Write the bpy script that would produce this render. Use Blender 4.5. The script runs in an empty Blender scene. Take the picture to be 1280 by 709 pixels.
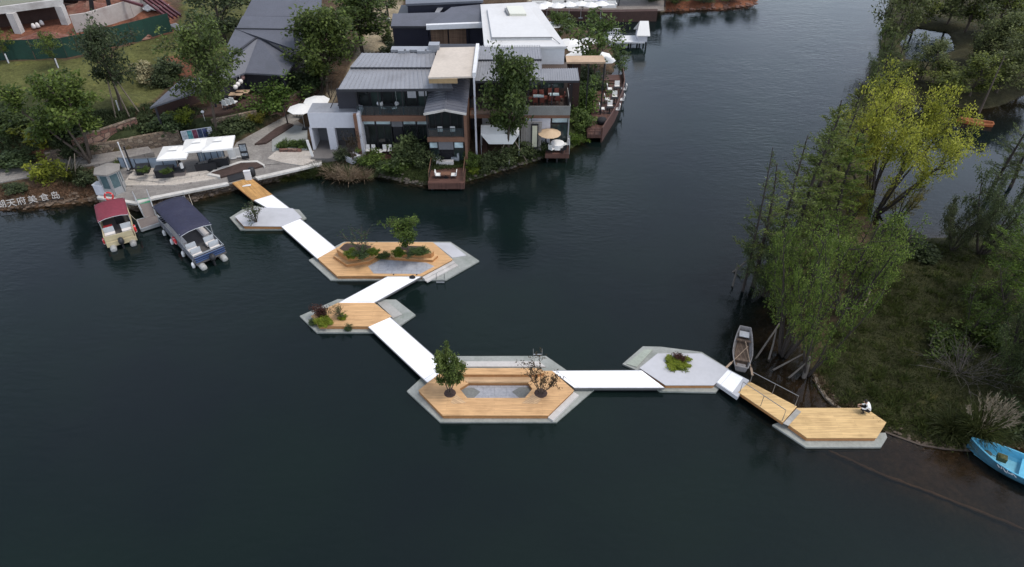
import bpy, math, random
import numpy as np
from mathutils import Vector, Matrix
R = math.radians
sc = bpy.context.scene
COL = sc.collection
rnd = random.Random(7)

# ---------------------------------------------------------------- camera model (used only to measure the place off the photograph)
CH, CP, CF = 36.0, R(39), 865.0
_s, _c = math.sin(CP), math.cos(CP)
def ray(px, py):
    u = (px-640)/CF; v = (354.5-py)/CF
    return (u, _c+v*_s, -_s+v*_c)
def G(px, py, z=0.0):                       # point of the photograph at height z
    d = ray(px, py); t = (z-CH)/d[2]
    return Vector((d[0]*t, d[1]*t, z))
def V(px, py, Y):                           # point of the photograph on the vertical plane y = Y
    d = ray(px, py); t = Y/d[1]
    return Vector((d[0]*t, Y, CH+d[2]*t))
def proj(x, y, z):
    z = z-CH; dep = y*_c-z*_s; up = y*_s+z*_c
    return 640+CF*x/dep, 354.5-CF*up/dep
def G2(pts, z): return [tuple(G(a, b, z)[:2]) for a, b in pts]

# ---------------------------------------------------------------- mesh building
class MB:
    def __init__(s, local=False):
        s.v = []; s.f = []; s.m = []; s.mi = 0; s.local = local
    def add(s, vs, fs):
        o = len(s.v); s.v += [tuple(v) for v in vs]
        for f in fs: s.f.append(tuple(i+o for i in f)); s.m.append(s.mi)
        return s
    def boxm(s, M, d):
        x, y, z = d[0]/2, d[1]/2, d[2]/2
        vs = [M @ Vector(p) for p in ((-x,-y,-z),(x,-y,-z),(x,y,-z),(-x,y,-z),(-x,-y,z),(x,-y,z),(x,y,z),(-x,y,z))]
        return s.add(vs, [(0,3,2,1),(4,5,6,7),(0,1,5,4),(1,2,6,5),(2,3,7,6),(3,0,4,7)])
    def box(s, c, d, rz=0.0, rx=0.0, ry=0.0):
        M = Matrix.Translation(Vector(c)) @ Matrix.Rotation(rz,4,'Z') @ Matrix.Rotation(ry,4,'Y') @ Matrix.Rotation(rx,4,'X')
        return s.boxm(M, d)
    def box2(s, a, b):
        a = Vector(a); b = Vector(b)
        return s.box((a+b)/2, (abs(b.x-a.x), abs(b.y-a.y), abs(b.z-a.z)))
    def prism(s, poly, z0, z1):
        ar = sum(poly[i-1][0]*poly[i][1]-poly[i][0]*poly[i-1][1] for i in range(len(poly)))
        if ar < 0: poly = poly[::-1]
        n = len(poly)
        vs = [(p[0],p[1],z0) for p in poly]+[(p[0],p[1],z1) for p in poly]
        fs = [tuple(range(n-1,-1,-1)), tuple(range(n,2*n))]
        fs += [(i,(i+1)%n,n+(i+1)%n,n+i) for i in range(n)]
        return s.add(vs, fs)
    def slab(s, pts, th):                   # planar 3-D polygon thickened straight down
        n = len(pts); pts = [Vector(p) for p in pts]
        nz = sum(pts[i-1].x*pts[i].y-pts[i].x*pts[i-1].y for i in range(n))
        if nz < 0: pts = pts[::-1]
        dn = Vector((0,0,-th))
        return s.add(pts+[p+dn for p in pts], [tuple(range(n)), tuple(range(2*n-1,n-1,-1))]+[(i,n+i,n+(i+1)%n,(i+1)%n) for i in range(n)])
    def wall(s, p, q, z0, z1, th):          # vertical slab between two plan points
        p = Vector((p[0],p[1],0)); q = Vector((q[0],q[1],0)); d = q-p; L = d.length
        return s.box(((p.x+q.x)/2,(p.y+q.y)/2,(z0+z1)/2), (L,th,z1-z0), math.atan2(d.y,d.x))
    def beam(s, p, q, w, h):
        p = Vector(p); q = Vector(q); d = q-p; L = d.length
        x = d/L; up = Vector((0,0,1))
        if abs(x.z) > .98: up = Vector((0,1,0))
        y = up.cross(x).normalized(); z = x.cross(y)
        M = Matrix((x,y,z)).transposed().to_4x4(); M.translation = (p+q)/2
        return s.boxm(M, (L,w,h))
    def tube(s, pts, r, n=6, caps=True):
        pts = [Vector(p) for p in pts]
        rs = r if isinstance(r,(list,tuple)) else [r]*len(pts)
        o = len(s.v); fs = []; vs = []
        up = None
        for i, p in enumerate(pts):
            t = (pts[min(i+1,len(pts)-1)]-pts[max(i-1,0)]).normalized()
            if up is None:
                up = Vector((0,0,1)) if abs(t.z) < .9 else Vector((1,0,0))
            a = t.cross(up)
            if a.length < 1e-4: a = t.cross(Vector((.3,1,.2)))
            a.normalize(); b = t.cross(a); up = b.cross(t) if False else up
            for k in range(n):
                an = 2*math.pi*k/n
                vs.append(p+(a*math.cos(an)+b*math.sin(an))*rs[i])
        m = len(pts)
        for i in range(m-1):
            for k in range(n):
                k2 = (k+1)%n
                fs.append((i*n+k,(i+1)*n+k,(i+1)*n+k2,i*n+k2))
        if caps:
            fs.append(tuple(range(n))); fs.append(tuple((m-1)*n+k for k in range(n-1,-1,-1)))
        return s.add(vs, fs)
    def lathe(s, prof, c, n=16, sx=1, sy=1):
        c = Vector(c); vs = []; fs = []
        for r, z in prof:
            for k in range(n):
                a = 2*math.pi*k/n
                vs.append((c.x+r*sx*math.cos(a), c.y+r*sy*math.sin(a), c.z+z))
        m = len(prof)
        for i in range(m-1):
            for k in range(n):
                k2 = (k+1)%n
                fs.append((i*n+k,i*n+k2,(i+1)*n+k2,(i+1)*n+k))
        fs.append(tuple(range(n-1,-1,-1))); fs.append(tuple((m-1)*n+k for k in range(n)))
        return s.add(vs, fs)
    def torus(s, c, R0, r0, ax=None, n=20, m=8):
        M = Matrix.Translation(Vector(c)) @ (ax if ax else Matrix.Identity(4))
        vs = []; fs = []
        for i in range(n):
            a = 2*math.pi*i/n
            for j in range(m):
                b = 2*math.pi*j/m
                vs.append(M @ Vector(((R0+r0*math.cos(b))*math.cos(a),(R0+r0*math.cos(b))*math.sin(a),r0*math.sin(b))))
        for i in range(n):
            for j in range(m):
                fs.append((i*m+j,((i+1)%n)*m+j,((i+1)%n)*m+(j+1)%m,i*m+(j+1)%m))
        return s.add(vs, fs)
    def quad(s, a, b, c, d): return s.add([a,b,c,d], [(0,1,2,3)])
    def mesh(s, name, mats, off=(0,0,0), smooth=False):
        me = bpy.data.meshes.new(name)
        o = Vector(off)
        me.from_pydata([(v[0]-o.x,v[1]-o.y,v[2]-o.z) for v in s.v], [], s.f)
        if not isinstance(mats,(list,tuple)): mats = [mats]
        for m in mats: me.materials.append(m)
        if len(mats) > 1: me.polygons.foreach_set('material_index', s.m)
        if smooth: me.polygons.foreach_set('use_smooth', [True]*len(me.polygons))
        me.update()
        return me

def tag(o, label=None, cat=None, group=None, kind=None):
    if label: o['label'] = label
    if cat: o['category'] = cat
    if group: o['group'] = group
    if kind: o['kind'] = kind
    return o
def thing(name, label, cat, loc=(0,0,0), rz=0.0, group=None, scale=None):
    o = bpy.data.objects.new(name, None); COL.objects.link(o)
    o.location = loc; o.rotation_euler = (0,0,rz); o.empty_display_size = .2
    if scale: o.scale = scale
    return tag(o, label, cat, group, 'thing')
def rootof(o):
    while o.parent: o = o.parent
    return o
def part(parent, name, mb, mats, label=None, smooth=False):
    off = (0,0,0) if mb.local else rootof(parent).location
    o = bpy.data.objects.new(name, mb.mesh(name, mats, off, smooth)); COL.objects.link(o)
    o.parent = parent
    if label: o['label'] = label
    return o
def single(name, mb, mats, label=None, cat=None, group=None, kind=None, loc=None, smooth=False, rz=0.0):
    if loc is None:
        if mb.local: loc = (0,0,0)
        else:
            n = len(mb.v); loc = (sum(v[0] for v in mb.v)/n, sum(v[1] for v in mb.v)/n, min(v[2] for v in mb.v))
    off = (0,0,0) if mb.local else loc
    o = bpy.data.objects.new(name, mb.mesh(name, mats, off, smooth)); COL.objects.link(o)
    o.location = loc; o.rotation_euler = (0,0,rz)
    return tag(o, label, cat, group, kind or 'thing')
def struct(name, mb, mats, smooth=False):
    o = bpy.data.objects.new(name, mb.mesh(name, mats, (0,0,0), smooth)); COL.objects.link(o)
    o['kind'] = 'structure'; return o
def copy_tree(o, parent=None):
    c = o.copy(); COL.objects.link(c)
    if parent: c.parent = parent
    for ch in list(o.children): copy_tree(ch, c)
    return c
def clone(root, loc, rz=0.0, label=None, group=None, scale=None):
    c = copy_tree(root); c.location = loc; c.rotation_euler = (0,0,rz)
    if scale: c.scale = scale
    if label: c['label'] = label
    if group: c['group'] = group
    return c
def lerp(a, b, t): return Vector(a)*(1-t)+Vector(b)*t
def ribs(mb, a0, a1, b0, b1, n, w=.06, h=.07, ends=True):
    for i in range(n+1):
        t = i/n
        if not ends and i in (0,n): continue
        p = lerp(a0,a1,t)+Vector((0,0,h/2)); q = lerp(b0,b1,t)+Vector((0,0,h/2))
        mb.beam(p, q, w, h)

# ---------------------------------------------------------------- materials
def newmat(name):
    m = bpy.data.materials.new(name); m.use_nodes = True
    nt = m.node_tree; b = nt.nodes['Principled BSDF']
    return m, nt, b
def N(nt, t, **kw):
    n = nt.nodes.new(t)
    for k, v in kw.items():
        if k in n.inputs.keys(): n.inputs[k].default_value = v
        else: setattr(n, k, v)
    return n
def mixc(nt, fac, a, b, typ='MIX'):
    n = nt.nodes.new('ShaderNodeMix'); n.data_type = 'RGBA'; n.blend_type = typ
    for sk, v in ((0,fac),(6,a),(7,b)):
        if hasattr(v,'links') or isinstance(v, bpy.types.NodeSocket): nt.links.new(v, n.inputs[sk])
        elif sk == 0: n.inputs[0].default_value = v
        else: n.inputs[sk].default_value = (*v[:3],1)
    return n.outputs[2]
def pos(nt): return nt.nodes.new('ShaderNodeNewGeometry').outputs['Position']
def ramp(nt, src, a, b, c0=(0,0,0), c1=(1,1,1)):
    r = nt.nodes.new('ShaderNodeValToRGB'); nt.links.new(src, r.inputs[0])
    r.color_ramp.elements[0].position = a; r.color_ramp.elements[1].position = b
    r.color_ramp.elements[0].color = (*c0,1); r.color_ramp.elements[1].color = (*c1,1)
    return r.outputs[0]
def noise(nt, scale, detail=3.0, rough=.55, vec=None):
    n = N(nt,'ShaderNodeTexNoise'); n.inputs['Scale'].default_value = scale
    n.inputs['Detail'].default_value = detail; n.inputs['Roughness'].default_value = rough
    nt.links.new(vec if vec is not None else pos(nt), n.inputs['Vector'])
    return n.outputs[0]
def plain(name, col, rough=.6, var=.25, scale=1.2, fine=9.0, stain=None, bump=.0, metal=0.0, spec=.35):
    """worn everyday surface: base colour with two scales of wear and an optional stain colour"""
    m, nt, b = newmat(name)
    lo = [c*(1-var) for c in col]; hi = [min(1,c*(1+var*.6)) for c in col]
    c = mixc(nt, ramp(nt, noise(nt,scale), .3,.7), lo, hi)
    c = mixc(nt, .5, c, mixc(nt, ramp(nt, noise(nt,fine,2), .35,.65), lo, hi))
    if stain: c = mixc(nt, ramp(nt, noise(nt,scale*.7,5,.65), .52,.72), c, stain)
    nt.links.new(c, b.inputs['Base Color'])
    b.inputs['Roughness'].default_value = rough; b.inputs['Metallic'].default_value = metal
    b.inputs['Specular IOR Level'].default_value = spec
    if bump:
        bp = N(nt,'ShaderNodeBump'); bp.inputs['Strength'].default_value = bump; bp.inputs['Distance'].default_value = .03
        nt.links.new(noise(nt,fine,3), bp.inputs['Height']); nt.links.new(bp.outputs[0], b.inputs['Normal'])
    return m
def planks(name, col, width=.14, length=3.0, rot=0.0, var=.3, rough=.6, gap=.35):
    m, nt, b = newmat(name)
    mp = N(nt,'ShaderNodeMapping'); mp.inputs['Rotation'].default_value = (0,0,rot)
    nt.links.new(pos(nt), mp.inputs[0])
    br = N(nt,'ShaderNodeTexBrick'); br.offset = .37; br.inputs['Scale'].default_value = 1.0
    br.inputs['Brick Width'].default_value = length; br.inputs['Row Height'].default_value = width
    br.inputs['Mortar Size'].default_value = .007; br.inputs['Mortar Smooth'].default_value = .2; br.inputs['Bias'].default_value = -.1
    br.inputs['Color1'].default_value = (*[c*(1-var) for c in col],1); br.inputs['Color2'].default_value = (*[min(1,c*(1+var*.55)) for c in col],1)
    br.inputs['Mortar'].default_value = (*[c*gap for c in col],1)
    nt.links.new(mp.outputs[0], br.inputs['Vector'])
    st = N(nt,'ShaderNodeMapping'); st.inputs['Rotation'].default_value = (0,0,rot); st.inputs['Scale'].default_value = (.5,9,9)
    nt.links.new(pos(nt), st.inputs[0])
    gr = noise(nt,1.6,4,.6,st.outputs[0])
    c = mixc(nt, 1.0, br.outputs[0], ramp(nt,gr,.3,.7,(.72,.68,.64),(1.12,1.1,1.06)), 'MULTIPLY')
    c = mixc(nt, ramp(nt,noise(nt,.6,5,.6),.5,.75), c, mixc(nt,1.0,c,(.72,.7,.68),'MULTIPLY'))
    nt.links.new(c, b.inputs['Base Color']); b.inputs['Roughness'].default_value = rough
    b.inputs['Specular IOR Level'].default_value = .25
    return m
def pavers(name, c1, c2, mortar, w=.6, h=.3, rot=0.0, rough=.75, stain=(.12,.11,.10)):
    m, nt, b = newmat(name)
    mp = N(nt,'ShaderNodeMapping'); mp.inputs['Rotation'].default_value = (0,0,rot)
    nt.links.new(pos(nt), mp.inputs[0])
    br = N(nt,'ShaderNodeTexBrick'); br.inputs['Scale'].default_value = 1.0
    br.inputs['Brick Width'].default_value = w; br.inputs['Row Height'].default_value = h
    br.inputs['Mortar Size'].default_value = .012
    br.inputs['Color1'].default_value = (*c1,1); br.inputs['Color2'].default_value = (*c2,1); br.inputs['Mortar'].default_value = (*mortar,1)
    nt.links.new(mp.outputs[0], br.inputs['Vector'])
    c = mixc(nt, 1.0, br.outputs[0], ramp(nt,noise(nt,5,4),.3,.7,(.8,.8,.8),(1.12,1.1,1.08)), 'MULTIPLY')
    c = mixc(nt, ramp(nt,noise(nt,.35,6,.65),.5,.78), c, stain)
    nt.links.new(c, b.inputs['Base Color']); b.inputs['Roughness'].default_value = rough
    b.inputs['Specular IOR Level'].default_value = .25
    return m
def rubble(name, cols, mortar, scale=2.2):
    m, nt, b = newmat(name)
    mp = N(nt,'ShaderNodeMapping'); mp.inputs['Scale'].default_value = (1,1,1.7); nt.links.new(pos(nt), mp.inputs[0])
    vo = N(nt,'ShaderNodeTexVoronoi'); vo.inputs['Scale'].default_value = scale; nt.links.new(mp.outputs[0], vo.inputs['Vector'])
    ve = N(nt,'ShaderNodeTexVoronoi'); ve.feature = 'DISTANCE_TO_EDGE'; ve.inputs['Scale'].default_value = scale; nt.links.new(mp.outputs[0], ve.inputs['Vector'])
    sp = nt.nodes.new('ShaderNodeSeparateColor'); nt.links.new(vo.outputs['Color'], sp.inputs[0])
    c = mixc(nt, sp.outputs[0], cols[0], cols[1]); c = mixc(nt, ramp(nt,sp.outputs[1],.5,.8), c, cols[2])
    c = mixc(nt, 1.0, c, ramp(nt,noise(nt,7,4),.3,.7,(.75,.75,.75),(1.15,1.12,1.1)), 'MULTIPLY')
    c = mixc(nt, ramp(nt,ve.outputs['Distance'],.02,.07), mortar, c)
    nt.links.new(c, b.inputs['Base Color']); b.inputs['Roughness'].default_value = .85
    bp = N(nt,'ShaderNodeBump'); bp.inputs['Strength'].default_value = .6; bp.inputs['Distance'].default_value = .06
    nt.links.new(ve.outputs['Distance'], bp.inputs['Height']); nt.links.new(bp.outputs[0], b.inputs['Normal'])
    return m
def glassy(name, col, rough=.06, spec=.6):
    m, nt, b = newmat(name)
    c = mixc(nt, ramp(nt,noise(nt,.7,3),.3,.7), [x*.6 for x in col], [x*1.4 for x in col])
    nt.links.new(c, b.inputs['Base Color']); b.inputs['Roughness'].default_value = rough; b.inputs['Specular IOR Level'].default_value = spec
    return m
def clear_glass(name, tint=(.7,.8,.85), body=.25, bodycol=(.25,.32,.36)):
    m, nt, b = newmat(name)
    out = nt.nodes['Material Output']
    tr = N(nt,'ShaderNodeBsdfTransparent'); tr.inputs[0].default_value = (*tint,1)
    b.inputs['Base Color'].default_value = (*bodycol,1); b.inputs['Roughness'].default_value = .08; b.inputs['Specular IOR Level'].default_value = .7
    mx = N(nt,'ShaderNodeMixShader'); fr = ramp(nt, noise(nt,1.1,2), .2,.8, (body*.8,)*3, (body*1.2,)*3)
    nt.links.new(fr, mx.inputs[0]); nt.links.new(tr.outputs[0], mx.inputs[1]); nt.links.new(b.outputs[0], mx.inputs[2])
    nt.links.new(mx.outputs[0], out.inputs[0])
    return m

M = {}
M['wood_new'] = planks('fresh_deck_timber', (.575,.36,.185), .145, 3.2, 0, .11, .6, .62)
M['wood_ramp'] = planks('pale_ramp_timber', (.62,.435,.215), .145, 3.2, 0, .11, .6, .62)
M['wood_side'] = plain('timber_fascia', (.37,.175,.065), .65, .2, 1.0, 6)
M['wood_red'] = planks('red_brown_decking', (.115,.062,.052), .14, 2.4, 0, .25, .55, .4)
M['wood_redy'] = planks('red_brown_decking_along', (.115,.062,.052), .14, 2.4, R(90), .25, .55, .4)
M['wood_brown'] = plain('brown_timber_cladding', (.165,.085,.055), .6, .25, .8, 7)
M['wood_panel'] = planks('weathered_timber_panel', (.20,.13,.09), .2, 2.0, R(90), .3)
M['grey_panel'] = plain('grey_pontoon_panel', (.43,.43,.45), .5, .07, .5, 3, (.37,.37,.385))
M['rim'] = plain('wet_grey_rim', (.27,.28,.26), .45, .22, .8, 6, (.17,.19,.165), .1)
M['pool'] = pavers('brushed_metal_floor', (.33,.34,.37), (.30,.31,.34), (.2,.2,.22), .8, .8, 0, .3, (.24,.25,.27))
M['slate'] = plain('dark_slate_floor', (.17,.175,.165), .5, .25, 1.5, 8)
M['white_walk'] = plain('white_walkway_panel', (.80,.80,.81), .55, .09, .45, 5, (.70,.70,.70))
M['white'] = plain('white_paint', (.60,.60,.61), .55, .07, .5, 4, (.48,.47,.46))
M['white_wall'] = plain('white_render', (.50,.50,.535), .75, .07, .5, 4, (.40,.40,.42))
M['fabric'] = plain('white_canvas', (.66,.65,.63), .8, .05, .8, 4)
M['tanfab'] = plain('tan_canvas', (.46,.335,.215), .8, .1, .8, 4)
M['greyfab'] = plain('grey_canvas', (.36,.38,.40), .8, .1, .8, 4)
M['concrete'] = plain('concrete', (.34,.33,.31), .8, .15, .6, 5, (.22,.21,.19), .1)
M['concrete_pale'] = plain('pale_concrete', (.46,.44,.42), .8, .14, .6, 5, (.30,.28,.26), .1)
M['paving'] = pavers('grey_paving', (.235,.22,.205), (.20,.185,.175), (.13,.12,.11), .8, .4, R(-12))
M['paving_side'] = pavers('grey_paving_path', (.27,.255,.235), (.235,.22,.205), (.15,.14,.13), .9, .45, R(38))
M['paving_lt'] = pavers('pale_stone_paving', (.46,.42,.375), (.40,.365,.325), (.25,.22,.2), 1.2, .6, R(-12), .75, (.27,.24,.21))
M['kerb'] = plain('kerb_stone', (.50,.48,.45), .75, .15, 1.0, 6, (.30,.28,.25))
M['stone'] = rubble('rubble_stone', [(.18,.13,.09),(.11,.08,.06),(.24,.19,.14)], (.05,.04,.03), 2.4)
M['redstone'] = rubble('red_sandstone', [(.20,.10,.075),(.13,.065,.05),(.25,.16,.12)], (.05,.035,.03), 1.4)
M['soil'] = plain('dark_mulch', (.06,.038,.032), .95, .45, 2.5, 14, None, .5)
M['roof_lt'] = plain('standing_seam_grey', (.27,.275,.295), .42, .13, .5, 5, (.20,.20,.21), 0, .25)
M['roof_rib'] = plain('seam_ribs', (.18,.185,.2), .45, .12, .5, 5, None, 0, .25)
M['roof_blue'] = plain('slate_blue_metal', (.135,.14,.165), .42, .12, .5, 5, (.10,.105,.12), 0, .25)
M['roof_dk'] = plain('dark_shingle', (.098,.103,.125), .5, .16, .5, 6, (.08,.085,.10), .15)
M['roof_edge'] = plain('dark_roof_trim', (.035,.036,.042), .5, .15)
M['cream'] = plain('cream_roof_sheet', (.47,.41,.35), .75, .1, .5, 4, (.38,.33,.28))
M['tanroof'] = plain('tan_timber_roof', (.42,.30,.20), .75, .18, .8, 6, (.3,.2,.14))
M['darkwall'] = plain('charcoal_cladding', (.028,.028,.036), .6, .25, .8, 7)
M['navywall'] = plain('navy_black_cladding', (.017,.018,.03), .5, .2, .8, 7)
M['brownwall'] = plain('dark_brown_brick', (.055,.03,.025), .8, .3, 1.5, 9)
M['dkmetal'] = plain('dark_metal', (.03,.03,.033), .45, .2, 2, 12, None, 0, .3)
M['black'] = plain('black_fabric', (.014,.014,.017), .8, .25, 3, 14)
M['alu'] = plain('aluminium', (.48,.49,.50), .38, .12, 2, 10, None, 0, .6)
M['steel_rail'] = plain('grey_steel_rail', (.22,.22,.22), .45, .15, 2, 10, None, 0, .5)
M['glass_dk'] = glassy('dark_window_glass', (.018,.022,.022))
M['glass_gr'] = glassy('green_window_glass', (.03,.045,.042))
M['glass_pale'] = glassy('painted_reflection_glass', (.42,.52,.54), .25, .4)  # bright reflection in the clerestory glass put into the pale base colour
M['glass_clear'] = clear_glass('clear_balustrade_glass',(.8,.84,.85),.14,(.12,.15,.16))
M['glass_blue'] = clear_glass('blue_tinted_glass', (.7,.78,.86), .72, (.30,.36,.43))
M['navy_canvas'] = plain('navy_canvas', (.022,.023,.048), .75, .25, .9, 5, (.030,.031,.055), .5)
M['maroon_canvas'] = plain('maroon_canvas', (.165,.026,.042), .75, .25, .9, 5, (.13,.03,.042), .5)
M['hullcream'] = plain('cream_hull', (.45,.38,.24), .4, .1, 1, 6)
M['blue_stripe'] = plain('blue_stripe', (.05,.09,.20), .45, .15, 2, 8)
M['seat_white'] = plain('white_vinyl', (.62,.58,.55), .5, .08, 2, 8)
M['red'] = plain('red_plastic', (.50,.03,.03), .5, .12, 2, 8)
M['rope'] = plain('pale_rope', (.4,.36,.3), .9, .2)
M['green_mat'] = plain('green_mat', (.03,.20,.10), .8, .2, 2, 9)
M['mesh_grey'] = plain('brown_grey_grating', (.16,.135,.125), .75, .2, 2, 14)
M['hoard'] = plain('green_hoarding', (.012,.045,.032), .7, .2, .5, 4, (.018,.04,.034))
M['redearth'] = plain('red_earth', (.165,.070,.050), .95, .45, .8, 4, (.25,.16,.12), .6)
M['redsteel'] = plain('red_oxide_steel', (.10,.025,.03), .55, .25, 1, 6)
M['boat_grey'] = plain('weathered_grey_boat_timber', (.27,.25,.24), .75, .2, 3, 12, (.16,.13,.11))
M['boat_floor'] = planks('brown_boat_boards', (.185,.135,.105), .16, 2.0, R(90), .3, .75)
M['oarwood'] = plain('pale_oar_wood', (.36,.26,.18), .65, .2, 3, 9)
M['boat_blue'] = plain('sky_blue_boat_paint', (.10,.38,.55), .45, .12, 1.2, 6, (.10,.28,.40))
M['boat_blue_dk'] = plain('blue_hull_paint', (.045,.13,.19), .4, .25, 1.2, 6, (.03,.07,.10))
M['boat_orange'] = plain('orange_brown_varnish', (.36,.11,.04), .45, .25, 1.2, 6)
M['skin'] = plain('skin', (.42,.25,.18), .55, .08)
M['shirt_white'] = plain('white_shirt', (.72,.72,.72), .85, .08, 4, 20)
M['cloth_black'] = plain('black_clothes', (.012,.012,.014), .85, .25, 4, 20)
M['cloth_grey'] = plain('grey_clothes', (.10,.10,.11), .85, .2, 4, 20)
M['hair'] = plain('dark_hair', (.012,.010,.009), .6, .2)
M['shoe'] = plain('dark_shoes', (.02,.018,.017), .6, .2)
M['redchair'] = plain('red_brown_chair', (.17,.05,.035), .55, .2, 2, 9)
M['lantern'] = plain('white_paper_lantern', (.7,.66,.62), .8, .06)
M['bark'] = plain('bark', (.075,.058,.046), .9, .35, 2, 11, None, .5)
M['bark_dark'] = plain('dark_wet_bark', (.038,.030,.026), .85, .35, 2, 11, None, .5)
M['twig_grey'] = plain('grey_twigs', (.10,.088,.08), .9, .3, 2, 11)
M['bark_pale'] = plain('pale_stake_wood', (.20,.16,.125), .9, .3, 2, 11)
M['reed'] = plain('dry_reed', (.30,.24,.17), .9, .35, 3, 9)

def leafmat(name, c0, c1, trans=.35):
    m, nt, b = newmat(name)
    at = N(nt,'ShaderNodeAttribute'); at.attribute_name = 'tint'
    oi = N(nt,'ShaderNodeObjectInfo')
    c = mixc(nt, at.outputs['Fac'], c0, c1)
    c = mixc(nt, 1.0, c, oi.outputs['Color'], 'MULTIPLY')
    nt.links.new(c, b.inputs['Base Color']); b.inputs['Roughness'].default_value = .55; b.inputs['Specular IOR Level'].default_value = .18
    tl = N(nt,'ShaderNodeBsdfTranslucent'); nt.links.new(c, tl.inputs[0])
    mx = N(nt,'ShaderNodeMixShader'); mx.inputs[0].default_value = trans
    nt.links.new(b.outputs[0], mx.inputs[1]); nt.links.new(tl.outputs[0], mx.inputs[2])
    nt.links.new(mx.outputs[0], nt.nodes['Material Output'].inputs[0])
    return m
M['leaf'] = leafmat('broad_leaves', (.038,.056,.018), (.155,.20,.055))
M['leaf_dark'] = leafmat('dark_leaves', (.029,.041,.020), (.105,.132,.060))
M['leaf_yellow'] = leafmat('yellow_green_leaves', (.10,.118,.020), (.30,.305,.045))
M['leaf_light'] = leafmat('light_green_leaves', (.042,.070,.016), (.17,.225,.052))
M['needle'] = leafmat('soft_needles', (.052,.064,.022), (.155,.175,.056), .4)
M['leaf_red'] = leafmat('dark_red_leaves', (.035,.016,.014), (.11,.045,.03))
M['blade'] = leafmat('grass_blades', (.03,.042,.014), (.085,.095,.035))
M['plume'] = leafmat('dry_plumes', (.13,.11,.09), (.31,.265,.225))
M['straw'] = leafmat('straw_stems', (.14,.105,.075), (.36,.29,.21))
M['moss'] = leafmat('bright_moss', (.08,.11,.01), (.22,.26,.03))
# ================================================================ GROUND AND WATER
def wpoly(px, z=0.0, extra=()):
    return np.array([tuple(G(a,b,z)[:2]) for a,b in px]+[tuple(e) for e in extra])
LEFT_PX = [(-400,292),(-60,268),(0,263),(60,258),(118,251),(150,258),(172,264),(205,259),(250,249),(290,239),(325,232),(385,216),(405,216),(430,226),(455,224),(475,221),
  (500,227),(530,232),(585,227),(620,216),(650,207),(690,195),(715,185),(735,172),(738,140),(745,112),(762,97),(768,88),(769,75),(765,60),(745,44),(715,33),
  (692,26),(672,19),(680,15.5),(700,15.5),(760,17),(812,16),(860,13.5),(900,11.5),(930,9),(944,5),(950,-3)]
LEFT = wpoly(LEFT_PX, 0, [(48,150),(48,220),(-260,220),(-260,50)])
RIGHT = wpoly([(1018,470),(1024,486),(1035,502),(1050,514),(1090,532),(1125,546),(1150,555),(1180,561),(1215,563),(1280,561),(1500,572),(1600,300),(1280,293),(1210,297),
  (1150,297),(1125,301),(1100,287),(1085,275),(1090,230),(1100,180),(1112,140),(1135,132),(1195,134),(1220,138),(1250,133),(1280,119)], 0, [(110,80),(260,85),(260,220),(92,220),(85,150)])
RIGHT = np.vstack([RIGHT, wpoly([(1115,-20),(1108,20),(1100,60),(1090,110),(1075,150),(1040,205),(1005,262),(985,310),(976,360),(985,400),(1000,430),(1012,455)])])
POND = wpoly([(1126,52),(1148,36),(1185,42),(1192,62),(1165,78),(1134,74)])
SHELF = wpoly([(935,455),(930,420),(955,380),(1000,470),(1050,512),(1110,545),(1200,560),(1280,560),(1500,600),(1500,760),(1280,666),(1180,630),(1100,597),(1040,567),(985,545),(950,500)])
RIDGE_PX = [(1036,563),(1052,570),(1075,581),(1100,592),(1140,607),(1180,622),(1220,638),(1280,662),(1400,712)]

def inpoly(x, y, P):
    r = np.zeros(x.shape, bool); n = len(P)
    for i in range(n):
        x1,y1 = P[i-1]; x2,y2 = P[i]
        c = ((y1 > y) != (y2 > y))
        if y1 != y2: r ^= c & (x < (x2-x1)*(y-y1)/(y2-y1)+x1)
    return r
def dpoly(x, y, P):
    d = np.full(x.shape, 1e9); n = len(P)
    for i in range(n):
        ax,ay = P[i-1]; bx,by = P[i]; ex,ey = bx-ax, by-ay; L = ex*ex+ey*ey+1e-9
        t = np.clip(((x-ax)*ex+(y-ay)*ey)/L, 0, 1)
        d = np.minimum(d, (x-ax-t*ex)**2+(y-ay-t*ey)**2)
    return np.sqrt(d)
CTRL = [(0,250,.7),(60,245,.8),(100,235,1.0),(0,218,1.6),(60,208,1.6),(130,196,1.4),(180,195,1.0),(250,195,1.0),(300,170,1.1),(360,150,1.3),(330,200,1.0),(400,190,1.1),(390,120,2.0),
  (430,70,2.2),(460,40,2.2),(480,10,2.2),(0,200,1.9),(60,180,2.9),(150,165,3.0),(230,152,2.6),(300,134,2.4),(345,122,2.3),(385,112,2.2),(0,150,4),(80,135,4.3),(150,125,4.4),(200,112,3.4),(250,125,2.6),
  (0,85,5.4),(80,80,5.4),(150,62,5.5),(215,45,5.2),(250,20,5),(0,30,5.8),(100,20,5.8),(200,5,5.8),(270,60,3.6),(350,60,2.5),(350,0,3),
  (470,205,.6),(470,190,.95),(560,200,.95),(620,180,1.0),(620,195,.7),(690,180,.8),(600,100,1.1),(700,70,.9),(740,90,.8),(725,130,.9),(620,20,1.4),(740,45,.8),(700,40,.9),
  (700,5,1.6),(780,5,1.4),(850,3,1.0),(940,0,.5),(1100,450,.45),(1200,350,.6),(1250,420,.9),(1250,520,.6),(1150,540,.3),(1100,330,.4),(1150,20,.8),(1250,90,.8),(1280,30,1.2),(1040,230,.3),(985,350,.12)]
_cw = np.array([tuple(G(a,b,z)) for a,b,z in CTRL])
FLAT = []                                   # (poly in plan, z): ground kept just under a built floor
def flat_px(px, z): FLAT.append((np.array(G2(px,z)), z))
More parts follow.
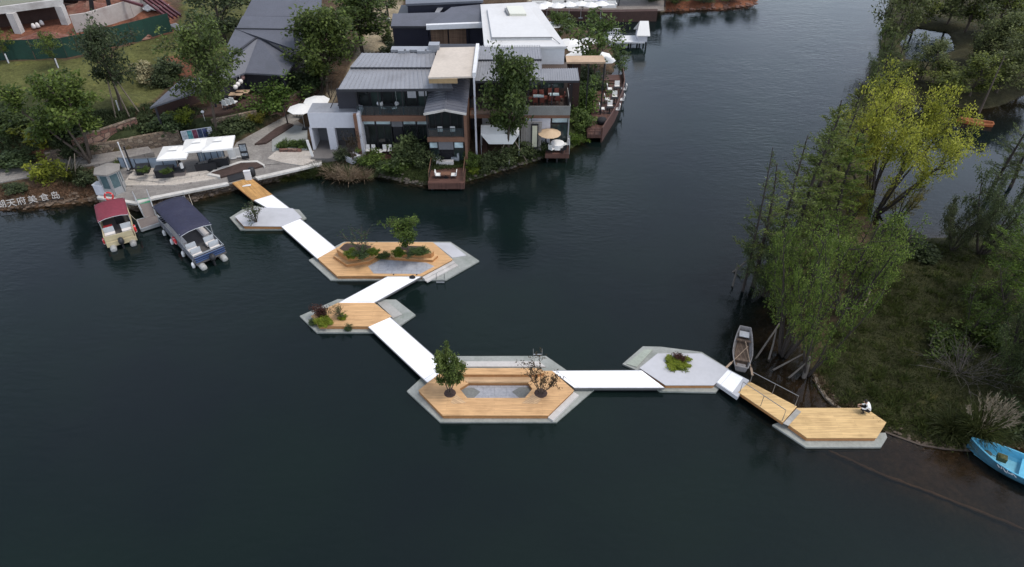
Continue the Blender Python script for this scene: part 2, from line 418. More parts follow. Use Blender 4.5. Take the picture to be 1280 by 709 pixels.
def height(x, y):
    x = np.asarray(x,float); y = np.asarray(y,float)
    num = np.zeros(x.shape); den = np.zeros(x.shape)
    for cx,cy,cz in _cw:
        w = 1.0/((x-cx)**2+(y-cy)**2+1.5)**1.7
        num += w*cz; den += w
    h = num/den
    dl = dpoly(x,y,LEFT); dr = dpoly(x,y,RIGHT); dp = dpoly(x,y,POND)
    il = inpoly(x,y,LEFT); ir = inpoly(x,y,RIGHT); ip = inpoly(x,y,POND)
    land = (il | ir) & ~ip
    d = np.minimum(np.minimum(dl,dr),dp)
    bank = np.where(dl < dr, .06+.62*d, .02+.30*d)
    hl = np.minimum(h, bank)
    hl = hl + .05*np.sin(x*1.7+y*.9)*np.sin(y*1.3-x*.6)*np.clip(d,0,1)
    dep = np.minimum(3.2, .06+np.where(dl < dr, .55*dl, .2*dr))
    ish = inpoly(x,y,SHELF); ds = dpoly(x,y,SHELF)
    dep = np.where(ish, np.minimum(dep, .14+.10*np.sin(x*.5+1)*np.sin(y*.43)+.05*np.clip(d,0,5)), np.minimum(dep, .35+.30*ds))
    dep = np.maximum(dep, .05)
    z = np.where(land, hl, -dep)
    for P, fz in FLAT:
        m = inpoly(x,y,P) | (dpoly(x,y,P) < .45)
        z = np.where(m & land, np.minimum(z, fz-.12), z)
    return z
def gz(x, y): return float(height(np.array([x]), np.array([y]))[0])
def GT(px, py):                              # where the sight line through a pixel of the photograph meets the ground
    z = 1.0
    for _ in range(14):
        p = G(px,py,z); z = .5*z+.5*max(gz(p.x,p.y), -.2)
    return G(px,py,z)

# ---- floors that the ground must stay under
flat_px([(384,202),(456,202),(456,150),(384,150)], 1.15)
flat_px([(440,192),(600,192),(598,120),(440,120)], .9)
flat_px([(600,185),(714,185),(714,120),(600,120)], .9)
flat_px([(600,80),(712,80),(690,10),(600,10)], 1.0)
flat_px([(486,62),(612,62),(612,2),(486,2)], 1.8)
flat_px([(670,15),(835,14),(835,2),(670,2)], 1.5)

# ---------------------------------------------------------------- pavements and terraces
Z0 = .9
def sheet(name, px, z, mat, thick=.5):
    FLAT.append((np.array(G2(px,z)), z)); mb = MB(); mb.prism(G2(px,z), z-thick, z); return struct(name, mb, mat)
sheet('promenade_pavement', [(121,247),(169,255),(193,248),(286,230),(322,222),(385,208),(402,204),(402,196),(352,196),(330,206),(300,196),(290,186),(270,188),(232,173),(190,182),(165,196),(128,206)], Z0, M['paving'], .12)
sheet('promenade_base_ground', [(121.5,247.2),(169,254.6),(193,247.6),(286,229.7),(322,221.8),(385,207.7),(402,203.7),(402,196.5),(352,196.5),(330,206),(300,196.5),(290,187),(270,188.5),(232,174),(190,182.5),(165,196.5),(128,206.5)], Z0-.13, M['stone'], 1.6)
sheet('promenade_kerb', [(121,247),(169,255),(193,248),(286,230),(284,227.5),(192,245),(168.5,251.5),(123,244)], Z0+.09, M['kerb'], .2)
sheet('shore_kerb', [(318,221),(385,206),(402,202.5),(402,205.5),(386,209),(322,223.5)], Z0+.09, M['kerb'], .2)
sheet('left_path', [(0,228),(-60,236),(-60,221),(0,211),(60,202),(128,192),(185,183),(192,190),(130,203.5)], 1.45, M['paving'])
sheet('side_path', [(290,186.5),(296,178),(366,140),(388,121),(400,116),(402,130),(372,150),(322,180),(330,205),(300,197)], 1.0, M['paving_side'])
sheet('plaza_pavement', [(340,189),(352,187),(384,187),(384,160),(368,156),(340,173)], 1.05, plain('grey_screed',(.26,.27,.26),.8,.15,.6,4,(.2,.2,.19)))
sheet('plaza_stone_pavement', [(334,198),(346,188),(396,188.5),(401,196),(378,207),(352,203)], 1.02, M['paving_lt'])
# pale stepped terrace in front of the balustrade
for i,(pts,z) in enumerate([([(152,232),(215,231.5),(260,225),(285,219),(285,214),(258,216),(225,220),(192,223),(163,217)],1.02),
                            ([(160,223),(200,227),(240,220),(262,215),(258,213),(228,217),(196,219),(168,212)],1.17),
                            ([(166,213),(184,219),(222,214.5),(222,206),(168,204)],1.32)]):
    sheet('terrace_step', pts, z, M['paving_lt'], .6)
sheet('plaza_base_pavement', [(289,187),(330,206),(352,204.5),(384,189),(384,160),(372,151),(345,158),(300,178)], .965, M['paving'])
sheet('planting_bed', [(263,217),(276,221),(330,206.5),(321,202),(300,203),(268,213)], Z0+.20, M['soil'], .5)
sheet('bed_edging', [(258,218),(275,221.5),(275,218.8),(262,216.2)], Z0+.25, M['kerb'], .5)
sheet('bed_edging_stone', [(262,216),(268,211.5),(301,201),(322,200.5),(331,206),(330,207.5),(321,202.5),(301,203.2),(268,214)], Z0+.23, M['kerb'], .5)
sheet('path_bed', [(318,180),(332,178),(352,166),(367,156),(360,153),(345,160)], 1.18, M['soil'], .4)

def wallrun(name, px, z0, h, th, mat, label, cat, cap=None, group=None):
    """a wall following a line of base points of the photograph"""
    c = [G(a,b,z0) for a,b in px]
    t = thing(name, label, cat, (c[0].x,c[0].y,z0), 0, group)
    mb = MB(); mc = MB()
    for p,q in zip(c[:-1],c[1:]):
        mb.wall(p,q,z0-.6,z0+h,th)
        if cap: mc.wall(p,q,z0+h+.003,z0+h+.09,th+.08)
    part(t,'wall_body',mb,mat)
    if cap: part(t,'coping',mc,cap)
    return t
wallrun('retaining_wall',[(60,200),(100,194),(135,188.5),(185,179),(226,172)],1.5,.95,.4,M['stone'],'rough rubble retaining wall running behind the glass balustrade and left path','wall')
wallrun('sandstone_wall',[(93,186),(130,175),(174,160)],2.4,1.1,.35,M['redstone'],'red sandstone upper wall under the tall trees on the bank','wall',M['stone'])
wallrun('garden_wall',[(266,158),(300,151),(322,146)],1.7,.8,.35,M['stone'],'low rough stone wall below the dark pavilion terrace','wall')
wallrun('curved_stone_wall',[(330,147),(352,139),(374,125),(392,114),(402,107)],1.5,.9,.4,M['redstone'],'curving brown stone wall beside the path to the white parasols','wall',M['stone'])
wallrun('planter_wall',[(350,190),(362,190),(377,190)],.95,.35,.3,M['redstone'],'short brick planter wall holding two round green shrubs','wall')
wallrun('bank_edging',[(1018,470),(1021,479),(1026,489),(1033,499),(1043,508),(1055,516)],0,.16,.22,plain('brown_concrete_edging',(.22,.185,.15),.85,.3,2,9),'curved concrete edging between the island grass and brown shallows','edging')
wallrun('island_edging',[(1106,541),(1125,548),(1150,557),(1180,562),(1212,564)],-.05,.10,.14,M['bark'],'thin timber edging along the island grass between deck and blue boat','edging')

# regions of the ground's own surface, outlined on the photograph
def px_region(zs, pts): return pts
EARTH=(.075,.052,.038); HILL=(.088,.094,.038); GARD=(.045,.06,.026); DARKG=(.034,.037,.019); SILT=(.064,.047,.034); BED=(.045,.04,.03); RED=(.13,.06,.042); REDS=(.165,.072,.052); SAND=(.24,.21,.175); LANE=(.26,.22,.17)
REGIONS = [
 ([(0,262),(118,252),(135,235),(100,222),(0,236)], (.12,.072,.05)),
 ([(-200,80),(0,77),(90,75),(150,60),(216,42),(225,20),(230,-20),(330,-20),(300,60),(262,90),(215,100),(190,130),(100,140),(40,112),(0,125),(-200,130)], HILL),
 ([(-200,190),(-200,125),(0,120),(40,112),(110,135),(160,135),(150,165),(60,190),(0,200)], (.04,.048,.022)),
 ([(0,188),(0,160),(60,165),(58,185),(30,195)], RED),
 ([(205,70),(240,70),(245,95),(215,95)], RED),
 ([(60,190),(150,160),(235,150),(300,140),(345,120),(365,140),(300,175),(262,188),(190,182),(130,192)], (.035,.045,.022)),
 ([(-200,75),(0,75),(90,72),(150,57),(216,40),(222,18),(190,-20),(-200,-20)], REDS),
 ([(400,214),(430,226),(540,232),(600,226),(700,195),(740,170),(740,110),(700,110),(700,180),(600,196),(470,190),(455,203),(400,203)], GARD),
 ([(365,130),(420,130),(445,70),(470,0),(505,0),(492,60),(455,68),(425,112),(385,115)], LANE),
 ([(820,16),(950,9),(960,-20),(820,-20)], (.17,.07,.045)),
 ([(670,18),(830,17),(830,-20),(650,-20)], (.3,.26,.22)),
 ([(1015,465),(1030,505),(1060,522),(1130,550),(1180,564),(1300,566),(1500,580),(1500,290),(1100,270),(1070,330),(1030,440)], DARKG),
 ([(960,470),(1020,475),(1080,275),(1110,100),(1060,140),(970,330)], (.05,.042,.025)),
 ([(1090,130),(1100,-20),(1400,-20),(1400,120),(1200,140)], (.045,.043,.025)),
]
xs = np.concatenate([np.linspace(-1200,-262,12), np.arange(-260,-100,8.0), np.arange(-100,100,.55), np.arange(100,262,8.0), np.linspace(264,1200,12)])
ys = np.concatenate([np.linspace(-300,8,8), np.arange(10,132,.55), np.arange(132,222,6.0), np.linspace(226,1800,14)])
XX, YY = np.meshgrid(xs, ys); nx, ny = len(xs), len(ys)
ZZ = height(XX.ravel(), YY.ravel())
far = (YY.ravel() > 224) | (np.abs(XX.ravel()) > 262)
def gridmesh(name, X, Y, Z):
    me = bpy.data.meshes.new(name); n = X.size
    me.vertices.add(n); co = np.stack([X,Y,Z],1).astype(np.float32); me.vertices.foreach_set('co', co.ravel())
    i = np.arange(n).reshape(ny,nx)
    q = np.stack([i[:-1,:-1],i[:-1,1:],i[1:,1:],i[1:,:-1]],-1).reshape(-1,4)
    me.loops.add(q.size); me.polygons.add(len(q))
    me.loops.foreach_set('vertex_index', q.ravel().astype(np.int32))
    me.polygons.foreach_set('loop_start', np.arange(0,q.size,4,dtype=np.int32))
    me.polygons.foreach_set('use_smooth', np.ones(len(q),bool))
    me.update(); me.validate(); return me
gm = gridmesh('ground', XX.ravel(), YY.ravel(), ZZ)
zc = ZZ-CH; dep = YY.ravel()*_c-zc*_s; dep = np.where(dep < 1, 1, dep)
PXx = 640+CF*XX.ravel()/dep; PYy = 354.5-CF*(YY.ravel()*_s+zc*_c)/dep
colr = np.tile(np.array(EARTH), (XX.size,1))
for P, c in REGIONS:
    colr[inpoly(PXx,PYy,np.array(P,float))] = c
under = ZZ < -.02
colr[under] = BED
dr_ = dpoly(XX.ravel(),YY.ravel(),RIGHT)
colr[under & inpoly(XX.ravel(),YY.ravel(),SHELF)] = SILT
at = gm.color_attributes.new('surface','FLOAT_COLOR','POINT')
at.data.foreach_set('color', np.concatenate([colr, np.ones((len(colr),1))],1).astype(np.float32).ravel())
def ground_mat():
    m, nt, b = newmat('ground_surface')
    a = N(nt,'ShaderNodeAttribute'); a.attribute_name = 'surface'
    c = mixc(nt,1.0,a.outputs['Color'],ramp(nt,noise(nt,.45,5,.65),.3,.72,(.62,.60,.58),(1.3,1.28,1.2)),'MULTIPLY')
    c = mixc(nt,1.0,c,ramp(nt,noise(nt,3.2,5,.7),.3,.7,(.55,.58,.5),(1.4,1.36,1.3)),'MULTIPLY')
    c = mixc(nt,ramp(nt,noise(nt,.9,6,.7),.6,.74), c, mixc(nt,1.0,c,(1.55,1.25,.85),'MULTIPLY'))
    nt.links.new(c,b.inputs['Base Color']); b.inputs['Roughness'].default_value = .95; b.inputs['Specular IOR Level'].default_value = .1
    bp = N(nt,'ShaderNodeBump'); bp.inputs['Strength'].default_value = .8; bp.inputs['Distance'].default_value = .12
    nt.links.new(noise(nt,4.5,5,.7),bp.inputs['Height']); nt.links.new(bp.outputs[0],b.inputs['Normal'])
    return m
gm.materials.append(ground_mat())
go = bpy.data.objects.new('ground', gm); COL.objects.link(go); go['kind'] = 'structure'

# ---- water surface: clear over the shallows, turbid where deep
wm = gridmesh('water', XX.ravel(), YY.ravel(), np.zeros(XX.size))
da = wm.attributes.new('depth','FLOAT','POINT'); da.data.foreach_set('value', np.clip(-ZZ,0,4).astype(np.float32))
def water_mat():
    m, nt, b = newmat('lake_water'); nt.nodes.remove(b)
    out = nt.nodes['Material Output']
    at = N(nt,'ShaderNodeAttribute'); at.attribute_name = 'depth'
    k = N(nt,'ShaderNodeMath',operation='MULTIPLY'); nt.links.new(at.outputs['Fac'],k.inputs[0]); k.inputs[1].default_value = -1.25
    e = N(nt,'ShaderNodeMath',operation='EXPONENT'); nt.links.new(k.outputs[0],e.inputs[0])
    tr = N(nt,'ShaderNodeBsdfTransparent'); tr.inputs[0].default_value = (.70,.64,.55,1)
    df = N(nt,'ShaderNodeBsdfDiffuse')
    c = mixc(nt, ramp(nt,noise(nt,.045,3),.35,.7), (.0043,.0078,.0094), (.0058,.0130,.0102))
    nt.links.new(c,df.inputs[0])
    mx = N(nt,'ShaderNodeMixShader'); nt.links.new(e.outputs[0],mx.inputs[0]); nt.links.new(df.outputs[0],mx.inputs[1]); nt.links.new(tr.outputs[0],mx.inputs[2])
    # ripples: wind-blown, two directions, calmer in patches
    def rip(scale, sx, sy, rot, det):
        mp = N(nt,'ShaderNodeMapping'); mp.inputs['Scale'].default_value = (sx,sy,1); mp.inputs['Rotation'].default_value = (0,0,rot); nt.links.new(pos(nt),mp.inputs[0])
        return noise(nt,scale,det,.55,mp.outputs[0])
    r1 = rip(1.9,.6,1.4,R(12),4); r2 = rip(.5,.6,1.2,R(-20),2)
    ad = N(nt,'ShaderNodeMath',operation='MULTIPLY_ADD'); nt.links.new(r2,ad.inputs[0]); ad.inputs[1].default_value = 1.0; nt.links.new(r1,ad.inputs[2])
    calm = ramp(nt,noise(nt,.05,4,.6),.38,.68,(.10,)*3,(1,)*3)
    bp = N(nt,'ShaderNodeBump'); bp.inputs['Distance'].default_value = .10
    ml = N(nt,'ShaderNodeMath',operation='MULTIPLY'); nt.links.new(calm,ml.inputs[0]); ml.inputs[1].default_value = .42; nt.links.new(ml.outputs[0],bp.inputs['Strength'])
    nt.links.new(ad.outputs[0],bp.inputs['Height'])
    fr = N(nt,'ShaderNodeFresnel'); fr.inputs['IOR'].default_value = 1.333; nt.links.new(bp.outputs[0],fr.inputs['Normal'])
    gl = N(nt,'ShaderNodeBsdfGlossy'); gl.inputs['Roughness'].default_value = .05; nt.links.new(bp.outputs[0],gl.inputs['Normal'])
    m2 = N(nt,'ShaderNodeMixShader'); nt.links.new(fr.outputs[0],m2.inputs[0]); nt.links.new(mx.outputs[0],m2.inputs[1]); nt.links.new(gl.outputs[0],m2.inputs[2])
    nt.links.new(m2.outputs[0],out.inputs[0])
    return m
wm.materials.append(water_mat())
wo = bpy.data.objects.new('water', wm); COL.objects.link(wo); wo['kind'] = 'structure'

# submerged edge of the old bank, seen through the shallows
mb = MB(); pts = [G(a,b,-.10) for a,b in RIDGE_PX]
pp = []
for i in range(len(pts)-1):
    for t in (0,.2,.4,.6,.8): 
        q = lerp(pts[i],pts[i+1],t); pp.append((q.x+rnd.uniform(-.05,.05),q.y+rnd.uniform(-.05,.05),-.13))
mb.tube(pp, [rnd.uniform(.08,.14) for _ in pp], 6)
struct('submerged_bank_ground', mb, plain('silty_edge',(.17,.11,.07),.9,.3,2,9), True)

# ================================================================ FLOATING PLATFORMS AND WALKWAYS
ZR, ZD = .14, .48                            # rim and deck heights above the water
def centroid(px, z):
    p = [G(a,b,z) for a,b in px]; return (sum(q.x for q in p)/len(p), sum(q.y for q in p)/len(p), 0)
def inset(poly, d):
    """polygon moved inwards by d (plan)"""
    P = [Vector(p) for p in poly]; n = len(P)
    ar = sum(P[i-1].x*P[i].y-P[i].x*P[i-1].y for i in range(n))
    if ar < 0: P = P[::-1]
    out = []
    for i in range(n):
        a,b,c = P[i-1],P[i],P[(i+1)%n]
        d1=(b-a).normalized(); d2=(c-b).normalized(); n1=Vector((-d1.y,d1.x)); n2=Vector((-d2.y,d2.x))
        k = (n1+n2); k = k/max(.3,k.dot(n1)) if k.length>1e-6 else n1
        out.append(tuple(b+k*d))
    return out
def platform(label, rim_px, deck_px, deckmat, zd=ZD, sidemat=None):
    t = thing('floating_platform', label, 'platform', centroid(deck_px, zd), 0, 'floating platforms on the lake')
    rim = G2(rim_px, ZR); deck = G2(deck_px, zd)
    mb = MB(); mb.prism(rim,-.28,ZR); part(t,'pontoon_rim',mb,M['rim'])
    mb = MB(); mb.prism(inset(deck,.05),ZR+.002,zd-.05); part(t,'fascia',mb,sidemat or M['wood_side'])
    mb = MB(); mb.prism(deck,zd-.05+.001,zd); part(t,'deck',mb,deckmat)
    return t, rim, deck
def walkway(label, px, z0=.42, z1=None, mat='white_walk', n=4, seam=True, railing=None):
    """px: start-left, start-right, end-right, end-left at deck height"""
    z1 = z0 if z1 is None else z1
    a,b = G(*px[0],z0),G(*px[1],z0); c,d = G(*px[2],z1),G(*px[3],z1)
    t = thing('walkway', label, 'walkway', (*((a+b+c+d)/4)[:2],0), 0, 'white walkways between the platforms' if mat=='white_walk' else None)
    mb = MB()
    for i in range(n):
        t0,t1 = i/n+.0012, (i+1)/n-.0012
        mb.slab([lerp(a,d,t0)+Vector((0,0,.002)),lerp(b,c,t0)+Vector((0,0,.002)),lerp(b,c,t1)+Vector((0,0,.002)),lerp(a,d,t1)+Vector((0,0,.002))],.05)
    pn = part(t,'panel',mb,M[mat])
    if seam and mat == 'white_walk':
        mb = MB()
        for s in (.05,.95):
            mb.beam(lerp(lerp(a,b,.01),lerp(d,c,.01),s)+Vector((0,0,.004)),lerp(lerp(a,b,.99),lerp(d,c,.99),s)+Vector((0,0,.004)),.035,.006)
        for s in (.012,.988): mb.beam(lerp(a,d,.005)*(1-s)+lerp(b,c,.005)*s+Vector((0,0,.004)),lerp(a,d,.995)*(1-s)+lerp(b,c,.995)*s+Vector((0,0,.004)),.04,.012)
        part(pn,'seam_strip',mb,M['grey_panel'])
    mb = MB(); dn = Vector((0,0,-.055))
    mb.slab([lerp(a,b,.02)+dn,lerp(b,a,.02)+dn,lerp(c,d,.02)+dn,lerp(d,c,.02)+dn],.16)
    for p,q in ((a,d),(b,c)): mb.beam(p+Vector((0,0,-.04)),q+Vector((0,0,-.04)),.05,.09)
    part(t,'side_frame',mb,M['steel_rail'])
    mb = MB()
    for s in (.22,.78):
        p,q = lerp(a,b,s),lerp(d,c,s)
        mb.tube([Vector((p.x,p.y,.02)),Vector((q.x,q.y,.02))],.20,8)
    part(t,'float',mb,M['dkmetal'])
    return t

# -- shore ramp and first walkway
def ramp_boards():
    px = [(290.5,228.5),(312.5,222),(340,243.5),(317,250.5)]
    p = [G(px[0][0],px[0][1],1.0),G(px[1][0],px[1][1],1.0),G(px[2][0],px[2][1],.44),G(px[3][0],px[3][1],.44)]
    t = thing('boarding_ramp','golden timber boarding ramp sloping from the promenade to the first white walkway','ramp',(*((p[0]+p[2])/2)[:2],.1))
    mb = MB(); mb.slab(p,.07); part(t,'ramp_deck',mb,planks('golden_ramp_boards',(.47,.27,.10),.14,2.2,R(48),.2))
    mb = MB(); dn = Vector((0,0,-.075))
    for a,b in ((p[0],p[3]),(p[1],p[2])): mb.beam(a+dn,b+dn,.08,.14)
    part(t,'side_beam',mb,M['wood_side'])
    mb = MB(); c = lerp(lerp(p[0],p[1],.45),lerp(p[3],p[2],.45),.3); mb.box((c.x,c.y,c.z+.012),(.8,.3,.02),R(12)); part(t,'notice_plate',mb,M['white'])
ramp_boards()
walkway('short white walkway between the golden shore ramp and the slate grey platform',[(317,250.5),(340,243.5),(363,261),(337,262)],.43,.43,n=2)
t,rim,deck = platform('slate grey floating platform nearest the shore with a small bare tree',
    [(287,272),(303,262),(318,257.5),(374,262),(383,272.5),(353,286.5),(300,287)],
    [(293.5,270.5),(317.5,259),(366,260.5),(377.5,272),(352,283),(304.5,282.5)], M['grey_panel'])
walkway('long white walkway from the slate platform to the twin planter platform',[(351,283),(375.5,273.6),(422,311.5),(397,324)],.44,.44,n=4)

# -- twin planter platform
t,rim,deck = platform('large timber platform with two raised planters and a grey sunken pool',
    [(386,325),(413,349.8),(557,349.8),(599,326),(563,302.3),(430,302.3)],
    [(397,323),(421.5,345),(527.5,345),(566,324.5),(541,302.8),(433,302.8)], M['wood_new'])
mb = MB(); mb.prism(G2([(460,333),(476,324.5),(490,325.5),(533,328.5),(543,333),(525,342.6),(467,342)],ZD),ZD,ZD+.012); part(t,'sunken_floor',mb,M['pool'])
def planter(t, base_px, tiers, soil_mat=None):
    """stepped timber planter: rings of the base outline, each smaller and higher"""
    poly = G2(base_px, ZD); z = ZD
    for i,(ins,h) in enumerate(tiers):
        pl = inset(poly,ins) if ins else poly
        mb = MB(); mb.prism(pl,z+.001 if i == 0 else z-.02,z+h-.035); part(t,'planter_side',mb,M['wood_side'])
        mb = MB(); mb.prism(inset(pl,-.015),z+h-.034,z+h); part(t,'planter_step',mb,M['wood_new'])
        z += h; last = pl
    mb = MB(); mb.prism(inset(last,.22),z-.02,z+.03); part(t,'planter_soil',mb,M['soil'])
    return z, inset(last,.22)
PL1 = planter(t,[(417.5,323),(428,313.5),(436,311),(474,315),(472,323),(462,329.5),(434,334)],[(0,.30),(.32,.30),(.28,.34)])
PL2 = planter(t,[(489,322.5),(495,316),(505,312),(531,313),(547.5,322),(541,328),(534,327.5),(494,325)],[(0,.26),(.24,.48)])
mb = MB(); mb.prism(G2([(471,321.5),(487.5,321.5),(487.5,319),(471,319)],ZD),ZD,ZD+.16); part(t,'planting_trough',mb,M['soil'])
def edge_steps(t, px_a, px_b, n, w, z_hi, mat, inward):
    a,b = G(*px_a,z_hi),G(*px_b,z_hi); d = (b-a); nrm = Vector((d.y,-d.x,0)).normalized()*inward
    for i in range(n):
        z = z_hi-(i+1)*(z_hi-ZR)/(n+1); o0 = nrm*(w*i); o1 = nrm*(w*(i+1))
        mb = MB(); mb.prism([tuple((a+o0)[:2]),tuple((b+o0)[:2]),tuple((b+o1)[:2]),tuple((a+o1)[:2])],ZR+.003,z); part(t,'step',mb,mat)
edge_steps(t,(527.5,345),(566,324.5),2,.34,ZD,M['concrete_pale'],1)
mb = MB(); mb.prism(G2([(541.6,303.2),(563,303.4),(583,319),(565.5,322)],.2),ZR+.002,ZR+.035); part(t,'upper_ledge',mb,M['grey_panel'])
for px,py in ((492,343.6),(521,343.8)):
    p = G(px,py,ZD); mb = MB(); mb.lathe([(.05,0),(.06,.06),(.02,.09)],p,8); part(t,'bollard_light',mb,M['dkmetal'])
def ladder(px0, px1, zfloor, label, dirx):
    a,b = G(*px0,zfloor),G(*px1,zfloor)
    t = thing('pool_ladder',label,'ladder',((a.x+b.x)/2,(a.y+b.y)/2,zfloor),0,'steel swimming ladders')
    for p in (a,b):
        mb = MB(); o = Vector((0,dirx,0))
        mb.tube([p,p+Vector((0,0,.55)),p+o*.12+Vector((0,0,.66)),p+o*.30+Vector((0,0,.66)),p+o*.42+Vector((0,0,.52)),p+o*.42+Vector((0,0,-.5))],.016,8); part(t,'handrail',mb,M['steel_rail'],smooth=True)
    mb = MB()
    for k in range(3):
        z = -.02-.22*k; mb.beam(a+Vector((0,dirx*.42,z)),b+Vector((0,dirx*.42,z)),.07,.03)
    part(t,'rung',mb,M['alu'])
ladder((546,348.6),(556,348.6),ZR,'steel ladder with two hooped handrails on the twin planter platform',-1)
walkway('white walkway crossing diagonally between the twin planter platform and the small shrub platform',[(527,345.8),(484,345.8),(423,378.6),(468,378.6)],.44,.44,n=4)

# -- shrub platform
t,rim,deck = platform('small timber platform with mossy mounds and a dark red shrub at one corner',
    [(374.6,395),(422,374),(495,374.5),(519.5,393.5),(499.6,407),(466,415.4),(395.7,415.4)],
    [(388.5,395),(422,378.6),(468,378.6),(489.5,395.5),(461,408),(398,407.5)], M['wood_new'])
mb = MB(); mb.prism(G2([(471,379),(484,378),(503,394),(491,399),(488,395)],ZR),ZR+.002,ZR+.10); part(t,'upper_ledge',mb,M['concrete'])
walkway('white walkway running down from the shrub platform to the bench platform',[(460,408.6),(487,396),(560,460.5),(534,478.5)],.44,.44,n=5)

# -- bench platform: ring of deck round a sunken court
t = thing('floating_platform','largest timber platform with sunken court, built-in bench and two trees in wells','platform',centroid([(523,488),(553,519.5),(685,519.5),(717,488),(682,452),(580,452)],ZD),0,'floating platforms on the lake')
rim = G2([(508.6,489),(550,527.4),(695.6,527.4),(742.7,486.7),(682.5,445),(556,445.3)],ZR)
mb = MB(); mb.prism(rim,-.28,ZR); part(t,'pontoon_rim',mb,M['rim'])
ODK = [(523,488),(553.5,519.5),(685,519.5),(717.5,488),(690,463.5),(549,467)]
COURT = [(574.5,486),(586,478.5),(660,478.5),(665.5,486),(656,497.5),(584,497.5)]
O = G2(ODK,ZD); Ci = G2(COURT,ZD)
# ring deck in six planar pieces, each mitred
for k in range(6):
    q = [O[k],O[(k+1)%6],None,None]
order_in = [Ci[0],Ci[5],Ci[4],Ci[3],Ci[2],Ci[1]]
order_out = [O[0],O[1],O[2],O[3],O[4],O[5]]
md = MB(); mf = MB()
for k in range(6):
    a,b = order_out[k],order_out[(k+1)%6]; c,d = order_in[(k+1)%6],order_in[k]
    md.prism([a,b,c,d],ZD-.049,ZD)
oi = inset(O,.05)
ci = inset(Ci,-.05)
def ringwall(mb, P, z0, z1, th):
    n = len(P)
    for k in range(n): mb.wall(P[k],P[(k+1)%n],z0,z1,th)
ringwall(mf, oi, ZR+.002, ZD-.051, .04); 
part(t,'deck',md,M['wood_new']); part(t,'fascia',mf,M['wood_side'])
mf = MB(); ringwall(mf, ci, ZR+.002, ZD-.051, .04); part(t,'court_wall',mf,M['wood_side'])
mb = MB(); mb.prism(inset(Ci,-.2),ZR+.002,ZR+.03); part(t,'court_floor',mb,M['pool'])
for px in ([(573,490),(578,485),(592,485),(600.5,490),(592,498),(577,498)],[(640,490),(649,484.5),(664,484.5),(668,490),(664,498),(650,498)]):
    mb = MB(); mb.prism(G2(px,ZR+.03),ZR+.031,ZR+.045); part(t,'drain_panel',mb,M['slate'])
# the raised bench along the back
b0 = [G(577,470.3,ZD),G(664,470.3,ZD),G(671,478,ZD),G(570,478,ZD)]
mb = MB(); p = G2([(574,470.5),(668,470.5),(661,478.4),(584,478.4)],ZD); mb.prism(p,ZD+.001,ZD+.05); part(t,'bench_seat',mb,planks('pale_bench_boards',(.52,.36,.22),.145,3,0,.2))
mb = MB(); p = G2([(572,460.3),(676,460.3),(681,466),(668.3,468),(574,468),(566,466)],ZD+.34); mb.prism(inset(p,.03),ZD+.002,ZD+.30); bb=part(t,'bench_back',mb,M['wood_side']); mb = MB(); mb.prism(p,ZD+.301,ZD+.34); part(bb,'bench_top',mb,M['wood_new'])
mb = MB(); p = G2([(571,452.8),(674,452.8),(682,459.5),(566,459.5)],ZR); mb.prism(p,ZR+.002,ZR+.09); part(t,'rear_step',mb,M['concrete_pale'])
def well(px, z):
    mb = MB(); mb.prism(G2(px,z),z,z+.014); return mb
part(t,'tree_well_lid',well([(563,503),(570,493),(583,504),(566,505)],ZD),planks('pale_well_boards',(.54,.37,.22),.145,1.4,R(35),.15))
part(t,'tree_well_lid',well([(652,504.5),(666,493),(677,499),(672,505)],ZD),planks('pale_well_boards_turned',(.54,.37,.22),.145,1.4,R(-35),.15))
for px,py,r in ((562.5,491.5,.42),(676,491.5,.46)):
    p = G(px,py,ZD); mb = MB(); mb.lathe([(r,0),(r*.9,.03),(r*.3,.07)],p,10); part(t,'tree_well_soil',mb,M['soil'])
edge_steps(t,(685,519.5),(717.5,488),1,.42,ZD,M['concrete_pale'],1)
ladder((666.5,448),(677.5,448),ZR,'steel ladder with two hooped handrails on the bench platform',1)
walkway('straight white walkway from the bench platform across to the grey moss platform',[(690,463.6),(718.5,485),(831,485),(802,463)],.47,.47,n=5)

# -- grey moss platform
t,rim,deck = platform('pale grey floating platform with one mossy mound in its middle',
    [(778,455),(803.6,433),(826,433.5),(877,440),(911,461),(899,485),(895,490.3),(825,489),(812,480),(794,462)],
    [(799.5,460),(822,441.8),(877,441.8),(910,461.3),(892.5,481.6),(832,481.6)], M['grey_panel'])
mb = MB(); mb.prism(G2([(783,455.5),(805,437.5),(816,437.7),(796,459.5)],ZR),ZR+.002,ZR+.05); part(t,'upper_ledge',mb,plain('pale_green_ledge',(.30,.33,.28),.5,.2))

# -- bridge section, ramp with rails, landing platform
a,b = G(895,478,.5),G(909.6,461.3,.5); c,d = G(936.6,475.4,.62),G(922,496.5,.62)
t = thing('bridge_plate','short white and grey bridge plate between the moss platform and railed timber ramp','bridge',(*((a+c)/2)[:2],0))
mb = MB(); mb.slab([a,b,c,d],.30); part(t,'grey_plate',mb,M['grey_panel'])
mb = MB(); u = Vector((0,0,.008))
for t0,t1 in ((.03,.20),(.215,.74)):
    mb.slab([lerp(lerp(a,b,s),lerp(d,c,s),tt)+u for s,tt in ((.05,t0),(.95,t0),(.95,t1),(.05,t1))],.01)
part(t,'white_panel',mb,M['white_walk'])
a,b = G(923,490,.66),G(937,477,.66); c,d = G(996,508,.62),G(978.5,528,.62)
t = thing('timber_ramp','narrow pale timber ramp with a grey handrail on each side','ramp',(*((a+c)/2)[:2],0))
mb = MB(); mb.slab([a,b,c,d],.06); part(t,'ramp_deck',mb,M['wood_ramp'])
mb = MB(); dn = Vector((0,0,-.06))
